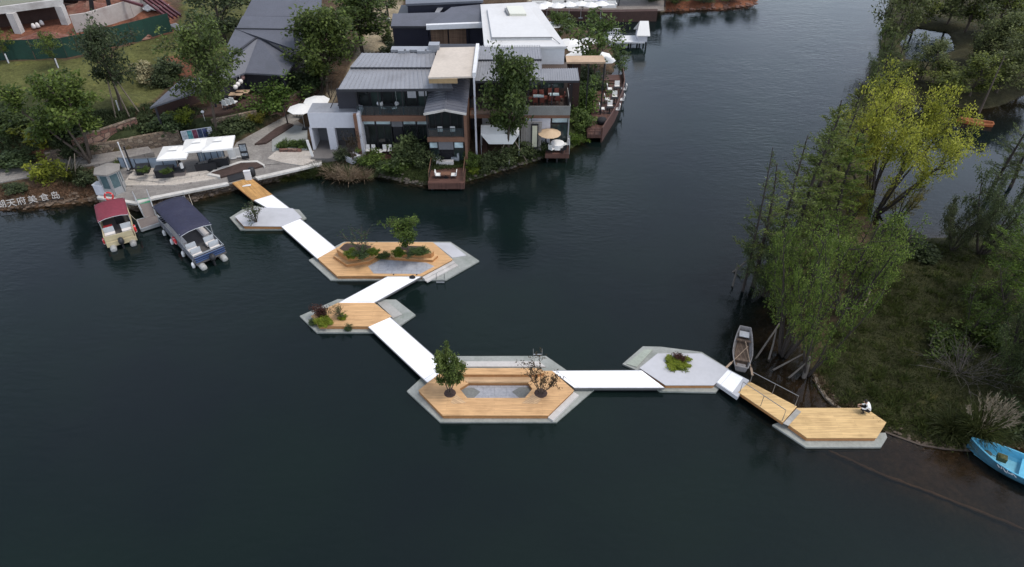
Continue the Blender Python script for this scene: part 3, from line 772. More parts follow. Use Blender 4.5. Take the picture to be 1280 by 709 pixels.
mb.slab([lerp(a,b,.03)+dn,lerp(b,a,.03)+dn,lerp(c,d,.03)+dn,lerp(d,c,.03)+dn],.24); part(t,'side_beam',mb,M['wood_side'])
for (p,q) in ((lerp(a,b,.06),lerp(d,c,.06)),(lerp(b,a,.04),lerp(c,d,.04))):
    mb = MB(); h = Vector((0,0,1.0)); p0,q0 = lerp(p,q,.02),lerp(p,q,.97)
    mb.tube([p0,p0+h,q0+h,q0],.028,8)
    mb.tube([lerp(p0,q0,.5),lerp(p0,q0,.5)+h],.02,6)
    part(t,'handrail',mb,M['steel_rail'],smooth=False)
t,rim,deck = platform('pale timber landing platform where a person in white crouches, touching the island',
    [(965.5,531),(1007.5,559),(1101.5,559),(1109,547),(1107,541),(1060,541),(995,520)],
    [(985,530.5),(1009,547.5),(1096,547.5),(1108,528),(1082,510),(996,510)], M['wood_ramp'], .5)
mb = MB(); mb.slab([G(979,529,.56),G(995.5,511,.56),G(1001.5,514.5,.56),G(985.5,532,.56)],.05); part(t,'threshold_plate',mb,M['concrete'])

# ---------------------------------------------------------------- gangway, jetty
def gangway():
    a,b = G(169.5,250,1.0),G(187,247,1.0); d,c = G(181,272.5,.42),G(195,269.5,.42)
    t = thing('gangway','aluminium gangway with a green mat leading down to the jetty','gangway',(*((a+c)/2)[:2],0))
    mb = MB(); mb.slab([a,b,c,d],.08); part(t,'tread',mb,M['mesh_grey'])
    mb = MB(); u = Vector((0,0,.012)); mb.slab([lerp(a,d,.0)+u,lerp(b,c,.0)+u,lerp(b,c,.26)+u,lerp(a,d,.26)+u],.01); part(t,'mat',mb,M['green_mat'])
    for p,q in ((a,d),(b,c)):
        mb = MB(); mb.beam(p,q,.09,.18)
        h = Vector((0,0,.9)); mb.tube([p,p+h,q+h,q],.03,6); mb.tube([p+h*.5,q+h*.5],.02,6)
        for k in (.33,.66): mb.tube([lerp(p,q,k),lerp(p,q,k)+h],.02,6)
        part(t,'railing',mb,M['alu'])
gangway()
p = G2([(171,275),(196,268.5),(205,277),(176,286.5)],.4)
t = thing('floating_jetty','small floating jetty moored between the maroon boat and the navy boat','jetty',(sum(q[0] for q in p)/4,sum(q[1] for q in p)/4,0))
mb = MB(); mb.prism(p,.32,.40); part(t,'deck',mb,M['mesh_grey'])
mb = MB()
for k in range(4): mb.wall(p[k],p[(k+1)%4],.12,.43,.10)
part(t,'edge_frame',mb,M['alu'])
mb = MB(); mb.prism(inset(p,.15),-.2,.30); part(t,'float',mb,M['dkmetal'])
# ================================================================ BUILDINGS
def vbox(mb, px0, px1, Y, depth):
    """box whose front face fills a pixel rectangle on the plane y=Y (px0 upper left, px1 lower right), going back by depth"""
    a = V(px0[0],px0[1],Y); b = V(px1[0],px1[1],Y)
    mb.box2((a.x,Y,b.z),(b.x,Y+depth,a.z)); return a, b
def window(parent, x0, x1, z0, z1, Y, pane, frame='dkmetal', mull=0, fw=.07, depth=.10):
    """window facing the camera: frame with the glass as its sub-part"""
    mb = MB()
    mb.box2((x0,Y-depth,z0),(x0+fw,Y,z1)); mb.box2((x1-fw,Y-depth,z0),(x1,Y,z1))
    mb.box2((x0+fw,Y-depth,z0),(x1-fw,Y,z0+fw)); mb.box2((x0+fw,Y-depth,z1-fw),(x1-fw,Y,z1))
    for k in range(mull):
        x = x0+(x1-x0)*(k+1)/(mull+1); mb.box2((x-fw/2,Y-depth,z0+fw),(x+fw/2,Y,z1-fw))
    f = part(parent,'window',mb,M[frame])
    mb = MB(); mb.box2((x0+.01,Y-depth*.35,z0+.01),(x1-.01,Y-depth*.2,z1-.01)); part(f,'pane',mb,M[pane])
    return f
def balustrade(parent, p, q, z, h=1.0, n=6, mat='glass_clear', rail='dkmetal'):
    mb = MB(); mb.wall(p,q,z+.06,z+h-.03,.02); r = part(parent,'balustrade_glass',mb,M[mat])
    mb = MB(); a = Vector((p[0],p[1],z)); b = Vector((q[0],q[1],z))
    mb.beam(a+Vector((0,0,h)),b+Vector((0,0,h)),.05,.04)
    for k in range(n+1):
        c = lerp(a,b,k/n); mb.box((c.x,c.y,z+h/2),(.035,.035,h-.03))
    part(r,'balustrade_rail',mb,M[rail])
def roofpart(parent, name, pts, th, mat, seams=0, rib='roof_rib', w=.05, h=.06, trim=None):
    """pts: eave-left, eave-right, ridge-right, ridge-left"""
    mb = MB(); mb.slab(pts,th)
    if seams: ribs(mb,pts[0],pts[1],pts[3],pts[2],seams,w,h)
    r = part(parent,name,mb,M[mat])
    if trim:
        mb = MB(); d = Vector((0,-.012,-th*.5)); mb.beam(pts[0]+d,pts[1]+d,.06,th+.06); part(r,'eave_trim',mb,M[trim])
    return r

# ---------------- west wing: two storeys, seamed roof, balcony
YF = 65.2
xL, xR = V(449,170,YF).x, V(537,170,YF).x
t = thing('restaurant_wing','two storey glass fronted restaurant wing with pale grey seamed roof and timber balcony','building',((xL+xR)/2,69,.9))
zs = V(470,152,YF).z                       # underside of the timber slab band
zb = V(470,145,YF).z
mb = MB(); mb.box2((xL-1.0,67.4,.9),(xR+.2,73.5,7.55)); part(t,'wall_block',mb,M['darkwall'])
mb = MB(); mb.box2((xL+.02,YF,zs),(xR,67.4,zb)); part(t,'floor_band',mb,M['wood_brown'])
mb = MB(); mb.box2((xL-.5,63.9,.55),(xR,67.4,.9)); part(t,'ground_deck',mb,M['wood_red'])
# ground floor: dark glass under clerestory strips with a painted bright reflection
Yg = 66.0; w = (xR-xL); zt = zs-.12
for i,(f0,f1) in enumerate(((.01,.23),(.235,.455),(.62,.81),(.815,.99))):
    window(t,xL+w*f0,xL+w*f1,zt-.62,zt,Yg,'glass_pale')
    window(t,xL+w*f0,xL+w*f1,.9,zt-.64,Yg,'glass_dk',mull=1)
mb = MB(); mb.box2((xL+w*.46,Yg-.10,zt-.8),(xL+w*.615,Yg+.1,zt)); part(t,'grey_panel',mb,plain('grey_wall_panel',(.13,.13,.14),.6,.15))
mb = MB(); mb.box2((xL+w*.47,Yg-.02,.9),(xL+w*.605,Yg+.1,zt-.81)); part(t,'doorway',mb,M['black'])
# upper floor: window wall set back behind the balcony
Yu = 67.35; ze = V(470,114,65).z
n = 6
for i in range(n):
    x0 = xL+.05+(w-.05)*i/n; x1 = xL+(w)*(i+1)/n-.05
    window(t,x0,x1,zb+.02,6.75,Yu,'glass_gr' if i%2 else 'glass_dk')
    window(t,x0,x1,6.78,7.5,Yu,'glass_pale')
mb = MB(); mb.box2((xL+w*.70,Yu-.16,6.1),(xL+w*.82,Yu-.11,7.45)); mb.box2((xL+w*.86,Yu-.16,6.3),(xL+w*.97,Yu-.11,7.45)); part(t,'roller_blind',mb,M['white_wall'])
balustrade(t,(xL+.1,YF+.12),(xR-.1,YF+.12),zb,1.0,8,'glass_clear')
for x in (xL+.25,xL+w*.33,xL+w*.66,xR-.2):
    mb = MB(); mb.box2((x-.06,YF+.3,zb),(x+.06,YF+.42,7.5)); part(t,'balcony_post',mb,M['dkmetal'])
# roof: lower pitch, step, upper pitch
e0,e1 = V(423,112,64.7),V(566,111,64.7); z1 = e0.z
s0,s1 = G(438.5,85.8,z1+.62),G(556,85.8,z1+.62)
u0,u1 = s0+Vector((0,-.12,.16)),s1+Vector((0,-.12,.16))
k0,k1 = G(453,66.5,z1+1.25),G(552,66.5,z1+1.25)
roofpart(t,'roof',[e0,e1,s1,s0],.20,'roof_lt',24,trim='roof_edge')
roofpart(t,'roof',[u0,u1,k1,k0],.14,'roof_lt',20,trim='roof_edge')
mb = MB()
for px,s in ((502,.5),(508,.35),(527,.6),(535,.4)): q = G(px,66.5,z1+1.35); mb.box((q.x,q.y+.4,q.z),(s*1.6,s,.35))
q = G(543,61,z1+1.5); mb.box((q.x,q.y,q.z),(1.1,1.0,1.1)); q = G(516,64.5,z1+1.35); mb.box((q.x,q.y+.6,q.z),(4.6,1.0,.3)); part(t,'roof_ducts',mb,M['roof_lt'])
# dark side wing wall with the raking stair seen left of the glass
p0,p1 = V(425,139,66.2),V(441,115,66.2)
mb = MB(); mb.box2((xL-1.9,66.3,4.1),(xL-.02,66.6,7.4)); part(t,'side_screen',mb,M['darkwall'])
mb = MB(); mb.beam((xL-2.8,66.1,3.9),(xL-1.2,67.8,6.9),.3,.12); mb.beam((xL-3.1,66.1,4.8),(xL-1.5,67.8,7.7),.05,.06); part(t,'outside_stair',mb,M['dkmetal'])

# ---------------- white portal beside it
Yp = G(386,187,1.15).y
t = thing('white_portal','boxy white rendered portal with deep beam and dark recess beside the restaurant','portal',(*G(418,188,1.15)[:2],1.15))
A,B = V(384,141,Yp),V(448,160,Yp)
mb = MB(); mb.box2((A.x,Yp,B.z),(V(447,150,Yp).x,Yp+2.3,A.z)); part(t,'beam',mb,M['white_wall'])
mb = MB(); mb.box2((A.x+.05,Yp+.06,A.z+.001),(V(446,150,Yp).x-.05,Yp+2.2,A.z+.05)); part(t,'roof_sheet',mb,M['roof_lt'])
mb = MB(); q = V(431,137,Yp+1.2); mb.lathe([(.32,0),(.3,.14),(.14,.26),(.02,.3)],(q.x+.3,Yp+1.3,A.z+.05),12); part(t,'roof_light',mb,M['white'])
mb = MB(); mb.box2((V(386,160,Yp).x,Yp+.02,1.1),(V(386,160,Yp).x+.28,Yp+2.2,B.z)); part(t,'side_pier',mb,M['white_wall'])
a = V(411,175,Yp); b = V(420.5,175,Yp)
mb = MB(); mb.box2((a.x,Yp-.02,1.1),(b.x,Yp+.6,B.z-.002)); part(t,'middle_pier',mb,M['white_wall'])
# right fin wall: runs towards the water with a rust edge
x1 = V(449,150,Yp).x
mb = MB(); mb.box2((x1,Yp-.9,.9),(x1+.30,Yp+1.2,A.z+.25)); part(t,'fin_wall',mb,M['white_wall'])
mb = MB(); mb.box2((x1-.34,Yp-.95,.9),(x1-.003,Yp-.55,A.z+.2)); part(t,'rust_edge',mb,M['wood_brown'])
mb = MB(); mb.box2((V(387,170,Yp).x,Yp+2.05,1.1),(x1,Yp+2.25,B.z)); part(t,'back_wall',mb,plain('grey_roller_door',(.10,.105,.115),.5,.12))
mb = MB(); mb.box2((A.x,Yp-1.9,.6),(x1+.2,Yp+2.2,1.15)); part(t,'threshold',mb,plain('dark_threshold',(.13,.12,.115),.7,.2))
mb = MB(); mb.box2((V(396,201,1).x,63.0,.7),(V(442,201,1).x,63.35,1.12)); part(t,'front_edge',mb,M['concrete'])

# ---------------- gabled pavilion with the boat deck
Yt = G(545,205,.95).y
xa,xb = V(536,190,Yt).x, V(581,190,Yt).x
t = thing('gabled_pavilion','narrow gabled pavilion with slate blue metal roof, balcony and red deck over the water','pavilion',((xa+xb)/2,Yt,.9))
zf = V(560,177,Yt).z; zf2 = V(560,171.5,Yt).z
q0,q1 = G(535.5,229,.9),G(579.5,229,.9)
mb = MB(); mb.box2((q0.x,q0.y,.78),(q1.x,Yt+2.6,.9)); part(t,'deck',mb,M['wood_red'])
mb = MB(); mb.box2((q0.x-.05,q0.y-.06,.25),(q1.x+.05,q0.y,.92)); 
for x in (q0.x,q1.x): mb.box2((x-.06,q0.y,.25),(x+.06,Yt+1,.92))
part(t,'deck_fascia',mb,M['wood_redy'])
for x in (q0.x+.3,(q0.x+q1.x)/2,q1.x-.3):
    for y in (q0.y+.3,q0.y+1.8): mb = MB(); mb.tube([(x,y,-.9),(x,y,.78)],.11,8); part(t,'pile',mb,M['dkmetal'])
for x in (q0.x+.03,q1.x-.03): balustrade(t,(x,q0.y+.4),(x,Yt-.2),.9,.95,3,'glass_clear','wood_brown')
mb = MB(); mb.box2((xa,Yt+.9,.9),(xb,Yt+7.5,3.0)); part(t,'wall',mb,M['darkwall'])
mb = MB(); mb.box2((xa-.03,Yt-.1,zf),(xb+.03,Yt+7.5,zf2)); part(t,'floor_band',mb,M['wood_brown'])
w = xb-xa
for f0,f1,pn in ((.02,.27,'glass_pale'),(.70,.98,'glass_pale')): window(t,xa+w*f0,xa+w*f1,zf-.85,zf-.1,Yt+.2,pn)
mb = MB(); mb.box2((xa+w*.28,Yt+.1,zf-.95),(xa+w*.69,Yt+.3,zf-.05)); part(t,'grey_panel',mb,plain('grey_soffit_panel',(.14,.14,.15),.6,.15))
window(t,xa+w*.02,xa+w*.30,.92,zf-.9,Yt+.85,'glass_gr'); window(t,xa+w*.66,xa+w*.98,.92,zf-.9,Yt+.85,'glass_gr')
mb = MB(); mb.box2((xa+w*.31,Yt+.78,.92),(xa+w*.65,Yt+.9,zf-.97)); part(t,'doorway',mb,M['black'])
# upper room
zev = V(540,143,Yt-.6).z
mb = MB(); mb.box2((xa+.02,Yt+1.6,zf2),(xb-.02,Yt+7.5,zev-.1)); part(t,'upper_wall',mb,M['darkwall'])
window(t,xa+.05,xa+w*.38,zf2+.05,zev-.15,Yt+1.55,'glass_dk',mull=1); window(t,xa+w*.62,xb-.05,zf2+.05,zev-.15,Yt+1.55,'glass_dk',mull=1); window(t,xa+w*.385,xa+w*.615,zf2+.05,zev-.15,Yt+1.55,'glass_dk')
balustrade(t,(xa+.06,Yt+.02),(xb-.06,Yt+.02),zf2,.95,3,'glass_clear')
for x in (xa+.06,xb-.06): mb = MB(); mb.box2((x-.07,Yt+.02,zf2),(x+.07,Yt+.16,zev-.05)); part(t,'balcony_post',mb,M['dkmetal'])
mb = MB(); mb.box2((xb+.04,Yt-.1,.9),(xb+.30,Yt+6,zev-.3)); part(t,'timber_fin',mb,M['wood_brown'])
# gabled roof
xm = (xa+xb)/2-.05; Yr = Yt-.75
el,er,rg = V(529.5,143,Yr),V(583,142.5,Yr),V(556,139.5,Yr)
zr = rg.z+.15; ze = (el.z+er.z)/2
yb = G(576,97,zr).y+.6
L0,R0,P0 = Vector((el.x,Yr,ze)),Vector((er.x,Yr,ze)),Vector((rg.x,Yr,zr))
L1,R1,P1 = Vector((el.x,yb,ze)),Vector((er.x,yb,ze)),Vector((rg.x,yb,zr))
for a0,a1 in ((L0,L1),(R0,R1)):
    mb = MB(); mb.slab([a0,P0,P1,a1],.12)
    for i in range(1,13):
        tt = i/13; mb.beam(lerp(a0,a1,tt)+Vector((0,0,.02)),lerp(P0,P1,tt)+Vector((0,0,.02)),.05,.05)
    part(t,'roof',mb,M['roof_blue'])
mb = MB(); dz = Vector((0,-.02,-.02)); mb.beam(L0+dz,P0+dz,.05,.22); mb.beam(P0+dz,R0+dz,.05,.22); part(t,'barge_board',mb,M['kerb'])
mb = MB(); mb.beam(P0+Vector((0,0,.05)),P1+Vector((0,0,.05)),.16,.06); part(t,'ridge_cap',mb,M['roof_blue'])

# ---------------- link roof in cream sheet between the wings
t = thing('link_block','low link block with flat cream roof and pale parapet between the two seamed roofs','building',(-5.6,76,.9))
zc_ = 9.6
c0,c1,c2,c3 = G(535,97,zc_),G(590.5,95.5,zc_),G(595,58.5,zc_),G(548,59.5,zc_)
mb = MB(); mb.prism([tuple(v[:2]) for v in (c0,c1,c2,c3)],zc_-.16,zc_); part(t,'roof',mb,M['cream'])
mb = MB(); f0,f1 = c0+Vector((.05,.06,0)),lerp(c0,c1,.66)+Vector((0,.06,0)); mb.box2((f0.x,f0.y,zc_-.62),(f1.x,f0.y+.15,zc_-.165)); part(t,'gable_board',mb,plain('yellow_brown_board',(.30,.21,.11),.7,.2))
mb = MB(); mb.box2((c0.x+.1,yb+.15,.9),(c1.x-.1,max(c2.y-.3,yb+3),zc_-.17)); part(t,'wall',mb,M['darkwall'])
mb = MB(); mb.beam(c1+Vector((.18,0,.1)),c2+Vector((.18,0,.1)),.34,.5); part(t,'parapet',mb,M['white'])
mb = MB(); p = c1+Vector((.16,-.1,0)); mb.box2((p.x-.09,p.y-.2,.9),(p.x+.09,p.y,zc_)); part(t,'white_post',mb,M['white_wall'])

# ---------------- east wing: seamed roof, open terrace above a room
YE = 68.6
t = thing('restaurant_wing','east restaurant wing with upper terrace of red chairs under a long seamed roof','building',(4,71,.9))
xe0,xe1 = V(593,140,YE).x, V(711,140,YE).x
zt0 = V(690,148,YE-2.2).z; zt1 = V(690,144,YE-2.2).z
xt0 = V(660,148,YE-2.2).x; xt1 = V(712,148,YE-2.2).x
mb = MB(); mb.box2((xt0-6.0,YE-2.2,zt0),(xt1,YE+2.6,zt1)); part(t,'floor_band',mb,M['wood_brown'])
mb = MB(); mb.box2((xt0-5.9,YE-2.1,zt1+.001),(xt1-.06,YE+2.58,zt1+.02)); part(t,'terrace_floor',mb,plain('brown_grey_terrace_floor',(.075,.055,.046),.75,.25,1,6))
mb = MB(); mb.box2((xe0,YE+2.6,.9),(xt1,YE+8,7.2)); part(t,'back_wall',mb,plain('brown_back_wall',(.07,.05,.04),.7,.3))
mb = MB(); mb.box2((xt0-1.6,YE-2.24,zt1+.002),(xt1+.03,YE-2.16,zt1+1.0));mb.box2((xt1-.04,YE-2.16,zt1+.002),(xt1+.04,YE+2.4,zt1+1.0)); part(t,'parapet',mb,plain('grey_lattice_parapet',(.20,.20,.19),.7,.2))
xw = V(677,165,YE-2).x
mb = MB(); mb.box2((xt0-.2,YE-2.0,.9),(xw+.9,YE+2.6,zt0-.002)); part(t,'white_wall',mb,M['white_wall'])
mb = MB(); mb.box2((xw+.9,YE-.4,.9),(xt1,YE+2.6,zt0-.003)); part(t,'room_wall',mb,M['darkwall'])
window(t,xw+1.0,xt1-.1,zt0-.75,zt0-.05,YE-1.7,'glass_pale'); window(t,xw+1.0,xt1-.1,.95,zt0-.8,YE-1.7,'glass_gr',mull=2)
mb = MB(); mb.box2((xt1-.1,YE-2.05,.9),(xt1+.02,YE-1.9,zt0)); part(t,'corner_post',mb,M['alu'])
# timber screen behind the awning + tall sign-like panels
x0,x1 = V(651,175,YE-3).x,V(677,175,YE-3).x
mb = MB()
nb = 14
for k in range(nb): mb.box2((x0+(x1-x0)*k/nb,YE-2.9,.9),(x0+(x1-x0)*(k+.8)/nb,YE-2.82,V(660,153,YE-3).z))
part(t,'slatted_screen',mb,plain('grey_slats',(.24,.22,.20),.7,.2))
mb = MB(); xx = V(664,160,YE-3.1).x; mb.box2((xx,YE-3.05,1.2),(xx+.75,YE-2.95,V(664,155,YE-3).z)); part(t,'dark_frame',mb,M['dkmetal'])
mb = MB(); mb.box2((xx+.12,YE-3.08,1.4),(xx+.63,YE-3.06,V(664,157,YE-3).z)); part(t,'pale_panel',mb,plain('pale_yellow_panel',(.5,.48,.36),.6,.1))
# left bay between post and tree: balcony over doorway
mb = MB(); za = V(600,133,YE-.5).z; mb.box2((xe0+.1,YE-1.0,za-.5),(xt0-6.01,YE+2.6,za)); part(t,'left_balcony',mb,M['wood_brown'])
mb = MB(); mb.box2((V(602,140,YE-1).x,YE-.2,.9),(V(612,140,YE-1).x,YE+.0,za-.5)); part(t,'white_pier',mb,M['white_wall'])
balustrade(t,(xe0+.2,YE-.9),(xt0-6.0,YE-.9),za,1.0,3,'glass_clear')
window(t,xe0+.3,xe0+2.6,za+.1,7.0,YE+2.5,'glass_dk',mull=2); window(t,xe0+2.8,xe0+5.6,za+.1,7.0,YE+2.5,'glass_dk',mull=2)
for k in range(4):
    x = xt0-1.4+k*(xt1-xt0+1.2)/4; window(t,x,x+1.2,zt1+.9,zt1+2.6,YE+2.5,'glass_gr')
# roofs
e0,e1,em = V(592,101.5,YE-1.2),V(724,101,YE-1.2),V(677,101,YE-1.2); z1 = e0.z
m0,m1 = G(597,76,z1+.75),G(677,75.5,z1+.75)
k0,k1 = G(600,57.5,z1+1.4),G(674.5,57,z1+1.4)
roofpart(t,'roof',[e0,em,m1,m0],.18,'roof_lt',26,trim='roof_edge')
roofpart(t,'roof',[m0+Vector((0,-.1,.14)),m1+Vector((0,-.1,.14)),k1,k0],.14,'roof_lt',24,trim='roof_edge')
n0,n1 = G(677,86,z1+.5),G(721.5,85.5,z1+.5)
roofpart(t,'roof',[em+Vector((.02,0,-.02)),e1+Vector((0,0,-.02)),n1,n0],.16,'roof_lt',16,trim='roof_edge')
for px in (660,690,712): mb = MB(); x = V(px,120,YE-1.8).x; mb.box2((x-.06,YE-1.9,zt1),(x+.06,YE-1.78,z1-.1)); part(t,'terrace_post',mb,M['dkmetal'])
# tan roof behind
t2 = thing('timber_canopy','long flat tan timber canopy behind the east seamed roof','canopy',(*G(717,74,7.0)[:2],.9))
c = [G(677,78,7.2),G(757,77.5,7.2),G(754,69.5,7.2),G(676,70,7.2)]
mb = MB(); mb.slab(c,.2); part(t2,'roof',mb,M['tanroof'])
mb = MB(); mb.box2((c[0].x+.3,c[0].y+.9,.9),(c[1].x-2.6,c[0].y+1.2,7.0)); part(t2,'back_wall',mb,M['brownwall'])
for k in range(5): mb = MB(); p = lerp(c[0],c[1],k/4*.98+.01); mb.box2((p.x-.07,p.y+.1,.9),(p.x+.07,p.y+.24,7.0)); part(t2,'post',mb,M['dkmetal'])

# ---------------- white hall with shallow folded roof
zw = 9.2
t = thing('white_hall','big white flat roofed hall with a roof light behind the restaurant','building',(*G(652,40,zw)[:2],.9))
w0,w1,w2,w3 = G(607,58,zw),G(706,57.5,zw),G(668,3,zw),G(602,6,zw)
mb = MB(); mb.prism([tuple(v[:2]) for v in (w0,w1,w2,w3)],.9,zw-.25); part(t,'wall',mb,M['white'])
mb = MB(); mb.prism(inset([tuple(v[:2]) for v in (w0,w1,w2,w3)],-.15),zw-.249,zw); part(t,'roof',mb,plain('white_roof_membrane',(.52,.515,.51),.7,.06,.3,3,(.45,.44,.43)))
i0,i1,i2,i3 = G(615,47,zw+.3),G(690,46.5,zw+.3),G(661,8,zw+.3),G(609,10,zw+.3)
mb = MB(); mb.slab([i0,i1,i2,i3],.3); part(t,'raised_roof',mb,plain('white_raised_membrane',(.54,.535,.53),.7,.06,.3,3,(.47,.46,.45)))
mb = MB(); mb.beam(i0+Vector((0,-.05,-.02)),i1+Vector((0,-.05,-.02)),.08,.12); mb.beam(i1,G(700,55,zw+.03),.05,.05); part(t,'roof_seam',mb,M['steel_rail'])
s = [G(637,20,zw+.31),G(658,20,zw+.31),G(653,10,zw+.31),G(633,10,zw+.31)]
mb = MB(); mb.slab([v+Vector((0,0,.25)) for v in s],.25); part(t,'roof_light',mb,plain('cream_roof_light',(.55,.54,.45),.3,.06))
mb = MB(); mb.beam(s[0]+Vector((-.15,0,.15)),s[3]+Vector((-.15,-1,.15)),.12,.3); part(t,'roof_light_kerb',mb,M['steel_rail'])

# ---------------- dark hall behind with grey roofs
t = thing('dark_hall','navy black hall with grey shingle roofs and a white fascia over timber doors','building',(*G(545,40,2)[:2],1.8))
zd = 8.0
a0,a1,a2,a3 = G(488.5,33,zd),G(534,33,zd),G(567,16,zd+.9),G(491,17,zd+.9)
roofpart(t,'roof',[a0,a1,G(569,15,zd+.9),a3],.2,'roof_dk',0,trim='roof_edge')
b0_,b1_,b2_,b3_ = G(533,31,zd+.4),G(613,28,zd+.4),G(606,5,zd+1.2),G(564,9,zd+1.2)
roofpart(t,'roof',[b0_,b1_,b2_,b3_],.2,'roof_dk',0)
mb = MB(); mb.beam(b0_+Vector((0,-.3,-.15)),b1_+Vector((0,-.3,-.15)),.5,.55); part(t,'white_fascia',mb,M['white'])
mb = MB(); mb.slab([lerp(b0_,b1_,.02)+Vector((.6,3,.45)),lerp(b0_,b1_,.09)+Vector((.6,3,.45)),lerp(b0_,b1_,.09)+Vector((1.6,7,.75)),lerp(b0_,b1_,.02)+Vector((1.2,7,.75))],.1); part(t,'skylight',mb,M['roof_lt'])
mb = MB(); mb.box2((a0.x+.1,a0.y+.4,1.8),(a1.x,a0.y+9,zd-.3)); part(t,'wall',mb,M['navywall'])
mb = MB(); mb.box2((a1.x+.01,b0_.y+1.2,1.8),(b1_.x-.2,b0_.y+9,zd-.1)); part(t,'wall',mb,M['navywall'])
xw0 = b0_.x+.3
for k in range(2): 
    mb = MB(); mb.box2((xw0+k*2.2,b0_.y+1.05,1.8),(xw0+k*2.2+2.05,b0_.y+1.19,zd-.4)); part(t,'timber_door',mb,M['wood_panel'])
window(t,xw0+4.6,b1_.x-2.6,2.4,zd-.5,b0_.y+1.15,'glass_dk',mull=2)
for k,(f0,f1,g) in enumerate(((.05,.26,'glass_dk'),(.32,.52,'glass_gr'),(.56,.68,'glass_dk'))):
    W = a1.x-a0.x; window(t,a0.x+W*f0,a0.x+W*f1,3.0,4.2,a0.y+.38,g)
t = thing('dark_annex','low navy black block with a flat grey roof at the top edge of the photo','building',(*G(560,8,2)[:2],1.8))
c = [G(507,5,9.6),G(604,1,9.6),G(604,-14,9.6),G(507,-12,9.6)]
mb = MB(); mb.slab(c,.25); part(t,'roof',mb,M['roof_dk'])
mb = MB(); mb.prism([tuple(v[:2]) for v in inset([tuple(q[:2]) for q in c],.2)],1.8,9.34); part(t,'wall',mb,M['navywall'])

# ---------------- dark pavilion on the slope
t = thing('dark_pavilion','dark brown pavilion with hipped charcoal roofs and paper lanterns on the slope','pavilion',(*G(300,110,2.4)[:2],2.4))
def rp(*p): return [G(a,b,z) for a,b,z in p]
def tri_roof(name, pts, th=.18, mat='roof_dk'):
    mb = MB(); P = pts
    for i in range(1,len(P)-1): mb.slab([P[0],P[i],P[i+1]],th)
    return part(t,name,mb,M[mat])
A_ = (323,46,7.3); 
tri_roof('roof',rp(A_,(369,76,5.4),(357,94,5.0),(306,91,5.0)))
tri_roof('roof',rp(A_,(306,91,5.0),(262,107,5.0),(288,72,6.3)))
tri_roof('roof',rp((262,94,6.0),(272,106,5.2),(187,134.5,4.2),(224,101,5.4)))
tri_roof('roof',rp((294,36,7.9),(366,37,7.9),(369,62,6.7),(323,46.5,7.28),(288,71,6.25),(283,58,6.9)))
tri_roof('roof',rp((303,20,8.5),(369,21,8.5),(367,36.5,7.75),(295,36,7.75)))
tri_roof('roof',rp((316,-3,9.6),(402,-3,9.6),(402,21,8.3),(304,20,8.3)))
mb = MB(); P = rp(A_,(306,91,5.0),(369,76,5.4),(294,36,7.9),(366,37,7.9),(288,72,6.3))
u = Vector((0,0,.06))
mb.beam(P[0]+u,P[2]+u,.16,.08); mb.beam(P[3]+u,P[4]+u,.2,.08); mb.beam(P[0]+u,P[5]+u,.3,.09); part(t,'ridge_cap',mb,M['roof_edge'])
g = [tuple(G(a,b,2.4)[:2]) for a,b in [(268,133),(304,116),(356,112),(364,92),(400,60),(300,60),(250,110)]]
mb = MB(); mb.prism([tuple(G(a,b,5)[:2]) for a,b in [(270,104),(304,86),(352,88),(360,78),(395,40),(300,40),(262,92)]],2.0,4.95); part(t,'wall',mb,M['darkwall'])
mb = MB(); mb.prism([tuple(G(a,b,4.2)[:2]) for a,b in [(192,132),(262,104),(262,98),(226,106)]],2.0,4.15); part(t,'lean_to_wall',mb,M['brownwall'])
mb = MB(); mb.prism(G2([(205,152),(285,140),(330,128),(322,118),(262,120),(200,142)],2.55),1.6,2.55); part(t,'terrace',mb,plain('dark_brown_terrace',(.07,.04,.03),.8,.3))
for px,py in ((264,112),(300,97),(355,99),(195,137)): mb = MB(); p = G(px,py,4.6); mb.box2((p.x-.09,p.y-.09,2.0),(p.x+.09,p.y+.09,4.9)); part(t,'post',mb,M['darkwall'])
for i,(px,py) in enumerate(((295,111.5),(298,108),(301.5,104.5),(304,99.5))):
    p = G(px,py,4.1-.0*i)
    mb = MB(); mb.lathe([(.04,.5),(.20,.44),(.27,.25),(.20,.05),(.05,0)],p,10); mb.tube([p+Vector((0,0,.5)),p+Vector((0,0,1.0))],.012,4)
    single('paper_lantern',mb,plain('pinkish_lantern',(.55,.32,.28),.8,.06) if i==3 else M['lantern'],'white paper lantern hanging under the dark pavilion eave' if i<3 else 'pinkish paper lantern hanging highest under the dark pavilion eave','lantern','paper lanterns under the pavilion eave',smooth=True)

# ---------------- building site on the hill
zg = 5.8
t = thing('concrete_frame_building','unfinished grey concrete building with white columns above the red earth','building',(*G(45,20,zg)[:2],zg))
Yc = G(24,40,zg).y
top = V(11,17,Yc).z
f = [G(-60,26,top),G(79,7,top),G(79,-22,top),G(-60,-10,top)]
mb = MB(); mb.slab([v+Vector((0,0,.8)) for v in f],.8); part(t,'roof_slab',mb,M['concrete_pale'])
mb = MB(); mb.slab([v+Vector((0,.5,.85)) for v in f],.05); part(t,'roof_screed',mb,plain('olive_roof_screed',(.16,.16,.12),.9,.2))
for bx,by in ((24,39),(83,29.5),(-40,47)):
    p = G(bx,by,zg); mb = MB(); mb.box2((p.x-.42,p.y-.42,zg-.4),(p.x+.42,p.y+.42,top)); part(t,'column',mb,M['concrete_pale'])
p = G(0,30,zg)
mb = MB(); mb.wall(G(-60,32,zg+1),G(76,12,zg+1),zg-.4,top-.05,.3); part(t,'back_wall',mb,M['brownwall'])
